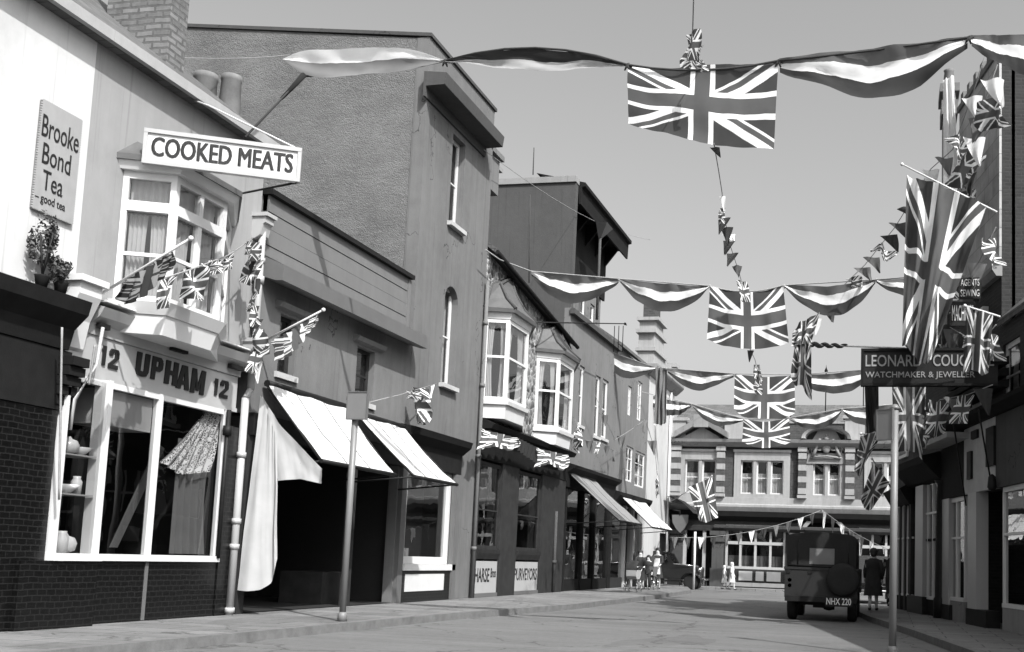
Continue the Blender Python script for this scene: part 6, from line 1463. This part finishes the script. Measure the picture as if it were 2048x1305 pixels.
# ------------------------------------------------------------------ vehicles
def wheel(parent, c, r, w, axis='X'):
    mb = MB(); mb.lathe([(r*.62,-w/2),(r*.9,-w/2),(r,-w*.35),(r,w*.35),(r*.9,w/2),(r*.62,w/2)], c, 24, axis); t = mb.build('wheel', M['rubber'], parent)
    mb = MB(); mb.lathe([(.02,-w*.42),(r*.2,-w*.42),(r*.3,-w*.3),(r*.63,-w*.3),(r*.63,w*.3),(r*.3,w*.3),(r*.2,w*.42),(.02,w*.42)], c, 20, axis); mb.build('rim', M['grey_paint'], t)
def spare(parent, c, r, w): 
    mb = MB(); mb.lathe([(r*.55,-w/2),(r*.9,-w/2),(r,-w*.3),(r,w*.3),(r*.9,w/2),(r*.55,w/2)], c, 28, 'Y'); t = mb.build('spare_wheel', M['rubber'], parent)
    mb = MB(); mb.lathe([(.03,-w*.3),(r*.2,-w*.3),(r*.57,-w*.1),(r*.57,w*.2),(.03,w*.2)], c, 20, 'Y'); mb.build('rim', M['rover_body'], t)
t = thing('covered_lorry', 'dark canvas covered utility truck seen from behind with plate NHX 220', 'truck')
Yv = 24.6
xl, xr = hy(1570,1120,Yv).x, hy(1716,1120,Yv).x; xm = (xl+xr)/2; hw = (xr-xl)/2
zt_ = hy(1600,1066,Yv).z
V = Fr((xm, Yv, 0), (0, -1, 0))
zb_ = 1.15
# canvas tilt with a clear rear panel
c_w = [(V.S(1619,1113), V.S(1669,1113), V.Z(1640,1129), V.Z(1640,1097))]
mb = MB(); V.wall(mb, -hw*.95, hw*.95, zb_, zt_-.12, c_w, 0, .01)
n = 8   # rounded roof section, lofted forward
sec = [(-hw*.95, zb_), (-hw*.95, zt_-.16), (-hw*.9, zt_-.06), (-hw*.75, zt_-.01), (0, zt_+.03), (hw*.75, zt_-.01), (hw*.9, zt_-.06), (hw*.95, zt_-.16), (hw*.95, zb_)]
for (a, z0), (b, z1) in zip(sec, sec[1:]):
    for k in range(3): mb.quad(V.pt(a,z0,-k*.8), V.pt(b,z1,-k*.8), V.pt(b,z1,-(k+1)*.8), V.pt(a,z0,-(k+1)*.8))
mb.quad(*[V.pt(a, z, 0) for a, z in sec[1:8]]) if False else mb.quad(V.pt(-hw*.95,zt_-.12,0), V.pt(hw*.95,zt_-.12,0), V.pt(hw*.9,zt_-.05,0), V.pt(hw*.75,zt_-.01,0), V.pt(0,zt_+.03,0), V.pt(-hw*.75,zt_-.01,0), V.pt(-hw*.9,zt_-.05,0))
tl = mb.build('canvas_tilt', M['rover_canvas'], t, False)
a0, a1, z0, z1 = c_w[0]
MB().quad(V.pt(a0,z0,-.006),V.pt(a1,z0,-.006),V.pt(a1,z1,-.006),V.pt(a0,z1,-.006)).build('clear_panel', M['canvas_grey'], tl)
mb = MB()
for x in (a0-.25, a1+.3): mb.tube([V.pt(x,zb_+.02,.01), V.pt(x,zt_-.15,.01)], .012, 5)
mb.tube([V.pt(-hw*.9,zb_+.06,.015), V.pt(hw*.9,zb_+.04,.015)], .015, 5); mb.build('strap', M['black'], tl)
# aluminium tub
mb = MB(); V.box(mb, -hw, hw, .50, zb_, -.06, 0); V.box(mb, -hw, -hw+.05, .75, zb_, -2.4, -.06); V.box(mb, hw-.05, hw, .75, zb_, -2.4, -.06); V.box(mb, -hw+.05, hw-.05, .62, .7, -2.4, -.06); V.box(mb, -hw-.02, hw+.02, zb_-.03, zb_+.02, -2.4, .02)
V.box(mb, -hw, hw, .6, 1.15, -3.5, -2.45); mb.build('body', M['rover_body'], t)
mb = MB(); V.box(mb, -hw*.9, hw*.9, 1.15, 1.62, -2.46, -2.42) if False else V.box(mb, -hw*.92, hw*.92, 1.15, 1.22, -2.5, -2.42); V.box(mb, -hw*.92, hw*.92, 1.62, 1.7, -2.5, -2.42); V.box(mb, -hw*.92, -hw*.86, 1.22, 1.62, -2.5, -2.42); V.box(mb, hw*.86, hw*.92, 1.22, 1.62, -2.5, -2.42); V.box(mb, -.03, .03, 1.22, 1.62, -2.5, -2.42); mb.build('windscreen', M['rover_body'], t)
mb = MB(); V.box(mb, -hw*.98, hw*.98, .42, .54, -.05, .08); mb.build('rear_bumper', M['black'], t)
mb = MB(); V.box(mb, -hw*.5, -hw*.42, .42, .6, -3.4, -.1); V.box(mb, hw*.42, hw*.5, .42, .6, -3.4, -.1); V.box(mb, -.2, .25, .28, .6, -1.4, -.5); V.box(mb, -hw*.95, hw*.95, .33, .42, -.75, -.6); mb.lathe([(.14,-.12),(.17,0),(.14,.12)], V.pt(.15,.38,-.68), 10, 'X'); mb.build('chassis', M['black'], t)
for sx_ in (-1, 1):
    for d in (-.68, -2.85): wheel(t, tuple(V.pt(sx_*(hw-.13), .37, d)), .37, .2)
MB().tube([V.pt(hw*.55,zb_-.5,.03),V.pt(hw*.55,zb_-.1,.03)], .02, 6).build('spare_bracket', M['black'], t)
for x in (-.9,-.3,.3,.9): mb = MB(); V.box(mb, x*hw-.04, x*hw+.04, zb_-.12, zb_-.04, 0, .02); mb.build('hinge', M['black'], t)
spare(t, tuple(V.pt(V.S(1686,1165), V.Z(1686,1160), .11)), .36, .19)
mb = MB(); pa_, pb_ = V.S(1650,1204,.2), V.S(1705,1204,.2); pz0, pz1 = V.Z(1677,1214,.2), V.Z(1677,1194,.2); V.box(mb, pa_, pb_, pz0, pz1, .205, .22); pl = mb.build('number_plate', M['black'], t)
text('NHX 220', V, pa_+.03, pb_-.03, pz0+.04, pz1-.03, .221, 'white_paint', pl, .004, .01)
for sx_, z in ((-.86,.88),(-.86,.76),(.86,.88)): MB().lathe([(.045,0),(.05,.03),(.03,.05),(.004,.055)], V.pt(sx_*hw,z,.0), 12, 'Y').build('tail_lamp', M['chrome'], t)
MB().lathe([(.05,0),(.05,.05)], V.pt(-hw-.12,1.25,-2.3), 10, 'Y').build('mirror', M['black'], t)
offset_parts(t, (xm, Yv, 0))

def old_car(loc, rz_, label):
    """1930s saloon; built along +X (nose), wheels on z = 0."""
    t = thing('vintage_car', label, 'car', 'old black cars at the far end'); w = .66
    side = [(-1.75,.42),(-1.85,.7),(-1.75,1.0),(-1.45,1.5),(-1.1,1.62),(-.1,1.62),(.15,1.55),(.42,1.08),(1.45,1.0),(1.55,.9),(1.55,.5),(1.2,.42)]
    mb = MB(); P = []
    inner = lambda z: w*(1 if z < 1.05 else .86)
    mb2 = MB(); n = len(side); i0 = 0
    L_ = [(x, -inner(z)*(0.72 if x > .42 else 1), z) for x, z in side]; R_ = [(x, inner(z)*(0.72 if x > .42 else 1), z) for x, z in side]
    mb.v += L_+R_; mb.f.append(tuple(range(n))); mb.f.append(tuple(range(2*n-1, n-1, -1)))
    for k in range(n): mb.f.append((k, n+k, n+(k+1) % n, (k+1) % n))
    mb.build('body', M['car_paint'], t)
    for sy in (-1, 1):
        for x in (-1.15, 1.2): wheel(t, (x, sy*.62, .33), .33, .15, 'Y')
        for x, l_ in ((1.2,.62),(-1.15,.55)):   # wings
            def fn(u, v, x=x, l_=l_, sy=sy):
                a = math.pi*(1.08-1.16*u); return Vector((x+l_*.78*math.cos(a)*1.0, sy*(.5+.3*v), .30+.48*math.sin(a)-.06*v*v))
            MB().grid(fn, 14, 4).build('wing', M['car_paint'], t)
        mb = MB(); mb.box(-.75, .75, sy*.72-.12, sy*.72+.12, .3, .36); mb.build('running_board', M['black'], t)
        for a, b in ((-1.0,-.5),(-.42,.08)):
            mb = MB(); y = sy*(w*.93); mb.prism([(a,y,1.12),(b+.1,y,1.12),(b,y*.955,1.5),(a+.03,y*.955,1.5)], (0,sy*.02,0)); mb.build('side_window', M['shop_glass'], t)
        MB().lathe([(.03,-.12),(.10,-.04),(.11,.05),(.02,.07)], (1.55, sy*.4, .86), 14, 'X').build('headlamp', M['chrome'], t)
    mb = MB(); mb.box(1.553, 1.62, -.3, .3, .5, .98); mb.build('radiator', M['chrome'], t)
    mb = MB(); mb.tube([(1.78,-.72,.45),(1.82,0,.45),(1.78,.72,.45)], .04, 8); mb.build('front_bumper', M['chrome'], t); mb = MB(); mb.tube([(-1.95,-.7,.45),(-2.0,0,.45),(-1.95,.7,.45)], .04, 8); mb.build('rear_bumper', M['chrome'], t)
    mb = MB(); mb.prism([(.44,-.52,1.1),(.44,.52,1.1),(.2,.48,1.53),(.2,-.48,1.53)], (.02,0,.01)); mb.build('windscreen', M['shop_glass'], t)
    mb = MB(); mb.tube([(.42,-.68,1.09),(1.5,-.50,1.02)], .018, 6); mb.build('bonnet_moulding', M['chrome'], t)
    t.location = loc; t.rotation_euler = (0, 0, rz_); return t
q = hz(1388,1179,.02); old_car((q.x-1.35, q.y+.6, .0), 0, 'old black saloon parked side on behind the thin white post')
q = hz(1742,1216,0); old_car((q.x-.1, q.y+5.2, 0), math.pi/2, 'old dark car half hidden behind the covered truck and the walking woman')

# ------------------------------------------------------------------ people
def person(loc, rz_, h, label, pose, clothes, hair='hair_dark', group='people in the street'):
    """pose: joint overrides in units of height; the figure faces +y before it is turned."""
    J = {'pel': (0,0,.52,.075), 'spi': (0,0,.63,.066), 'che': (0,.005,.735,.078), 'nek': (0,0,.835,.032), 'jaw': (0,.012,.885,.05), 'hed': (0,.004,.935,.056), 'nos': (0,.066,.905,.010)}
    for s_, k in ((1,'l'),(-1,'r')):
        J.update({'sh'+k: (.095*s_,0,.80,.036), 'el'+k: (.125*s_,.0,.64,.026), 'wr'+k: (.13*s_,.05,.50,.018), 'pa'+k: (.13*s_,.065,.46,.020),
                  'hi'+k: (.05*s_,0,.49,.058), 'kn'+k: (.055*s_,.015,.28,.036), 'an'+k: (.055*s_,-.01,.05,.024), 'to'+k: (.06*s_,.085,.018,.018)})
    for k, v in pose.items(): J[k] = tuple(v)+((J[k][3],) if len(v) == 3 else ())
    E_ = [('pel','spi'),('spi','che'),('che','nek'),('nek','jaw'),('jaw','hed'),('jaw','nos')]
    for k in 'lr':
        E_ += [('che','sh'+k),('sh'+k,'el'+k),('el'+k,'wr'+k),('wr'+k,'pa'+k),('pel','hi'+k),('hi'+k,'kn'+k),('kn'+k,'an'+k),('an'+k,'to'+k)]
        w = Vector(J['wr'+k][:3]); pa = Vector(J['pa'+k][:3]); d = (pa-w).normalized(); sd = Vector((1,0,0)) if abs(d.x) < .8 else Vector((0,1,0)); sd = (sd - d*sd.dot(d)).normalized(); cu = d.cross(sd)
        for i, (o_, ln) in enumerate(((-.016,.030),(-.005,.036),(.006,.034),(.016,.026))):
            a = pa + sd*o_ + d*.012; b = a + d*ln*.6 ; c = b + d*ln*.4 + cu*.012
            for nm, q_ in (('a',a),('b',b),('c',c)): J[f'f{k}{i}{nm}'] = (*q_, .0058)
            E_ += [('pa'+k, f'f{k}{i}a'), (f'f{k}{i}a', f'f{k}{i}b'), (f'f{k}{i}b', f'f{k}{i}c')]
        a = w.lerp(pa,.55) + sd*.020; b = a + sd*.012 + d*.022
        J[f't{k}a'] = (*a,.006); J[f't{k}b'] = (*b,.006); E_ += [('pa'+k, f't{k}a'), (f't{k}a', f't{k}b')]
    names = list(J); idx = {k: i for i, k in enumerate(names)}
    me = bpy.data.meshes.new('body'); me.from_pydata([Vector(J[k][:3])*h for k in names], [(idx[a], idx[b]) for a, b in E_], [])
    o = bpy.data.objects.new('body', me); COL.objects.link(o)
    o.modifiers.new('skin', 'SKIN'); sv = me.skin_vertices[0].data
    for i, k in enumerate(names): r = J[k][3]*h; sv[i].radius = (r, r); sv[i].use_root = (k == 'pel')
    o.modifiers.new('sub', 'SUBSURF').levels = 1
    dg = bpy.context.evaluated_depsgraph_get(); m2 = bpy.data.meshes.new_from_object(o.evaluated_get(dg)); bpy.data.objects.remove(o); bpy.data.meshes.remove(me)
    t = thing('person', label, 'person', group)
    m2.materials.clear(); m2.materials.append(M['skin']); m2.name = 'body'
    for p_ in m2.polygons: p_.use_smooth = True
    bo = bpy.data.objects.new('body', m2); COL.objects.link(bo); bo.parent = t
    jv = lambda k: Vector(J[k][:3])*h
    hd = jv('hed'); mb = MB(); mb.blob(hd+Vector((0,-.012,.008))*h, .066*h, .068*h, .062*h, 12, 8); mb.blob(hd+Vector((0,-.035,-.03))*h, .055*h, .045*h, .055*h, 10, 6); mb.build('hair', M[hair], t)
    for nm, mat, rings in clothes:
        if nm == 'sleeve':
            for k in 'lr':
                P = [jv('sh'+k), jv('el'+k), jv('el'+k).lerp(jv('wr'+k), rings)]; MB().tube(P, .044*h, 8, .03*h).build('sleeve', M[mat], t)
        elif nm == 'trousers':
            mb = MB()
            for k in 'lr': mb.tube([jv('pel')+Vector((.02 if k == 'l' else -.02,0,.03))*h, jv('hi'+k), jv('kn'+k), jv('an'+k)+Vector((0,0,.01))*h], .064*h, 10, .04*h)
            mb.build('trousers', M[mat], t)
        elif nm == 'shoes':
            for k in 'lr': MB().blob(jv('an'+k).lerp(jv('to'+k),.55)-Vector((0,0,.012))*h, .03*h, .072*h, .026*h, 8, 6).build('shoe', M[mat], t)
        else:
            def fn(u, v, rings=rings):
                f_ = v*(len(rings)-1); i = min(int(f_), len(rings)-2); f_ -= i; A = [rings[i][q_]*(1-f_)+rings[i+1][q_]*f_ for q_ in range(4)]
                an = 2*math.pi*u; wv = 1 + (.05*math.sin(an*7) if v > .5 else 0)*v
                return Vector((A[1]*math.cos(an)*wv, A[3]+A[2]*math.sin(an)*wv, A[0]))*h
            MB().grid(fn, 28, 12).build(nm, M[mat], t)
    t.location = loc; t.rotation_euler = (0, 0, rz_); return t
DRESS = [(.825,.05,.04,0),(.80,.10,.058,0),(.74,.105,.085,.005),(.64,.078,.068,0),(.52,.10,.088,0),(.40,.125,.11,0),(.27,.15,.13,0)]
COAT = [(.835,.045,.04,0),(.81,.11,.06,0),(.74,.12,.092,0),(.64,.10,.085,0),(.52,.12,.10,0),(.38,.135,.115,0),(.24,.15,.13,0)]
APRON = [(.74,.07,.02,.085),(.64,.075,.02,.075),(.52,.085,.02,.10),(.36,.10,.02,.125)]
SHIRT = [(.83,.05,.045,0),(.80,.10,.06,0),(.74,.108,.088,.005),(.64,.09,.075,0),(.52,.095,.085,0),(.48,.095,.085,0)]
push = {'ell': (.12,.05,.66), 'wrl': (.10,.15,.58), 'pal': (.09,.185,.575), 'elr': (-.12,.05,.66), 'wrr': (-.10,.15,.58), 'par': (-.09,.185,.575)}
walk = {'knl': (.05,.07,.285), 'anl': (.05,.09,.05), 'tol': (.055,.185,.03), 'knr': (-.05,-.02,.28), 'anr': (-.05,-.11,.07), 'tor': (-.055,-.03,.02), 'ell': (.13,-.03,.64), 'wrl': (.13,-.01,.50), 'pal': (.13,0,.46), 'elr': (-.13,.03,.64), 'wrr': (-.13,.10,.52), 'par': (-.13,.12,.485)}
q = hz(1308,1179,.12); hp = 1.58
person((q.x, q.y+.5, .12), math.pi, hp, 'woman in a dark blouse and white apron pushing a dark hooded pram', push, [('dress','coat_dark',DRESS),('apron','dress_white',APRON),('sleeve','coat_dark',.8),('shoes','shoe',0)])
q2 = hz(1289,1180,.12)
person((q2.x, q2.y+.5, .12), math.pi, 1.28, 'child in dark clothes standing beside the hooded pram', {}, [('shirt','coat_dark',SHIRT),('trousers','coat_dark',0),('sleeve','coat_dark',.9),('shoes','shoe',0)])
q3 = hz(1271,1181,.12)
person((q3.x, q3.y+.6, .12), math.pi+.3, 1.45, 'person in dark coat in the shade of the white awning', push, [('coat','coat_dark',COAT),('sleeve','coat_dark',.95),('shoes','shoe',0)])
def pram(loc, rz_, label, hood='coat_dark', bodym='grey_paint', sc=1.0):
    t = thing('pram', label, 'pram', 'prams on the left pavement')
    prof = [(-.42,.62),(-.46,.86),(.46,.86),(.44,.66),(.25,.52),(-.25,.50)]
    mb = MB(); mb.prism([(x,-.2,z) for x, z in prof][::-1], (0,.4,0)); mb.build('body', M[bodym], t)
    def fn(u, v): a = math.pi*.62*u; return Vector((-.04-.42*math.sin(a)*1.0+.0, (v-.5)*.44, .86+.36*math.cos(a-.5)*(1-.12*abs(2*v-1)**3)))
    MB().grid(lambda u, v: Vector((.05-.5*math.sin(math.pi*.55*u), (v-.5)*.44, .86+.38*math.cos(math.pi*.55*u)*(1-.15*abs(2*v-1)**4))), 10, 8).build('hood', M[hood], t)
    mb = MB(); mb.tube([(.46,-.2,.8),(.75,-.2,1.0),(.75,.2,1.0),(.46,.2,.8)], .014, 6); mb.build('handle', M['chrome'], t)
    mb = MB()
    for y in (-.22,.22): mb.tube([(-.4,y,.2),(-.2,y,.5),(.2,y,.5),(.4,y,.2)], .012, 6)
    mb.build('chassis', M['chrome'], t)
    for x in (-.36,.36):
        for y in (-.25,.25):
            mb = MB(); 
            P = [(x+.19*math.cos(k*math.pi/8), y, .2+.19*math.sin(k*math.pi/8)) for k in range(17)]; mb.tube(P, .014, 5)
            for k in range(4): mb.tube([(x+.18*math.cos(k*math.pi/4), y, .2+.18*math.sin(k*math.pi/4)), (x-.18*math.cos(k*math.pi/4), y, .2-.18*math.sin(k*math.pi/4))], .005, 4)
            mb.build('wheel', M['chrome'], t)
    t.location = loc; t.rotation_euler = (0,0,rz_); t.scale = (sc,sc,sc)
pram((q.x-.1, q.y-.35, .12), math.pi/2, 'dark hooded pram in front of the woman with the white apron')
q = hz(1275,1184,.12); pram((q.x-.1, q.y-.25, .12), math.pi/2, 'grey pram at the edge of the awning shade', 'coat_dark', 'cream_paint', .85)
for x, y, hh, lab, rr in ((1448,1181,1.0,'shorter fair haired child in a white frock near the brick building',-1.3),(1463,1182,1.15,'taller fair haired child in white clothes striding near the brick building',-1.4)):
    q = hz(x, y-2, .1); person((q.x, q.y, .1), rr, hh, lab, walk, [('dress','dress_white',DRESS),('sleeve','dress_white',.4),('shoes','shoe',0)], 'hair_fair')
q = hz(1746,1222,.12); person((q.x, q.y, .12), 0, 1.6, 'woman in a long dark coat and hat walking away beyond the covered truck', walk, [('coat','coat_dark',COAT),('sleeve','coat_dark',.95),('shoes','shoe',0)])
q = hz(1775,1216,.12); person((q.x+.1, q.y+1.0, .12), .2, 1.68, 'man in dark suit half hidden behind the right hand pole', walk, [('jacket','coat_dark',SHIRT),('trousers','coat_dark',0),('sleeve','coat_dark',.95),('shoes','shoe',0)])

# ------------------------------------------------------------------ light
SUN = Vector((.50, -.47, .72)).normalized()
sl = bpy.data.lights.new('sun', 'SUN'); sl.energy = 4.2; sl.angle = math.radians(.5); sl.color = (1, .995, .985)
so = bpy.data.objects.new('sun', sl); COL.objects.link(so); so.rotation_euler = (-SUN).to_track_quat('-Z', 'Y').to_euler(); so.location = (5, -5, 30)
wd_ = bpy.data.worlds.new('World'); SC.world = wd_; wd_.use_nodes = True
nt = wd_.node_tree; nt.nodes.clear()
sk = nt.nodes.new('ShaderNodeTexSky'); sk.sky_type = 'NISHITA'; sk.sun_disc = False; sk.sun_elevation = math.asin(SUN.z); sk.sun_rotation = math.atan2(SUN.x, SUN.y); sk.dust_density = 6.0; sk.air_density = 1.0
bw = nt.nodes.new('ShaderNodeRGBToBW'); bg = nt.nodes.new('ShaderNodeBackground'); bg.inputs[1].default_value = .158
ou = nt.nodes.new('ShaderNodeOutputWorld')
nt.links.new(sk.outputs[0], bw.inputs[0]); nt.links.new(bw.outputs[0], bg.inputs[0]); nt.links.new(bg.outputs[0], ou.inputs[0])
SC.view_settings.view_transform = 'Standard'; SC.view_settings.look = 'None'; SC.view_settings.exposure = 0.78; SC.view_settings.gamma = 1.0
SC.render.engine = 'CYCLES'; SC.cycles.max_bounces = 6; SC.cycles.diffuse_bounces = 3; SC.cycles.transparent_max_bounces = 12
SC.cycles.use_denoising = True
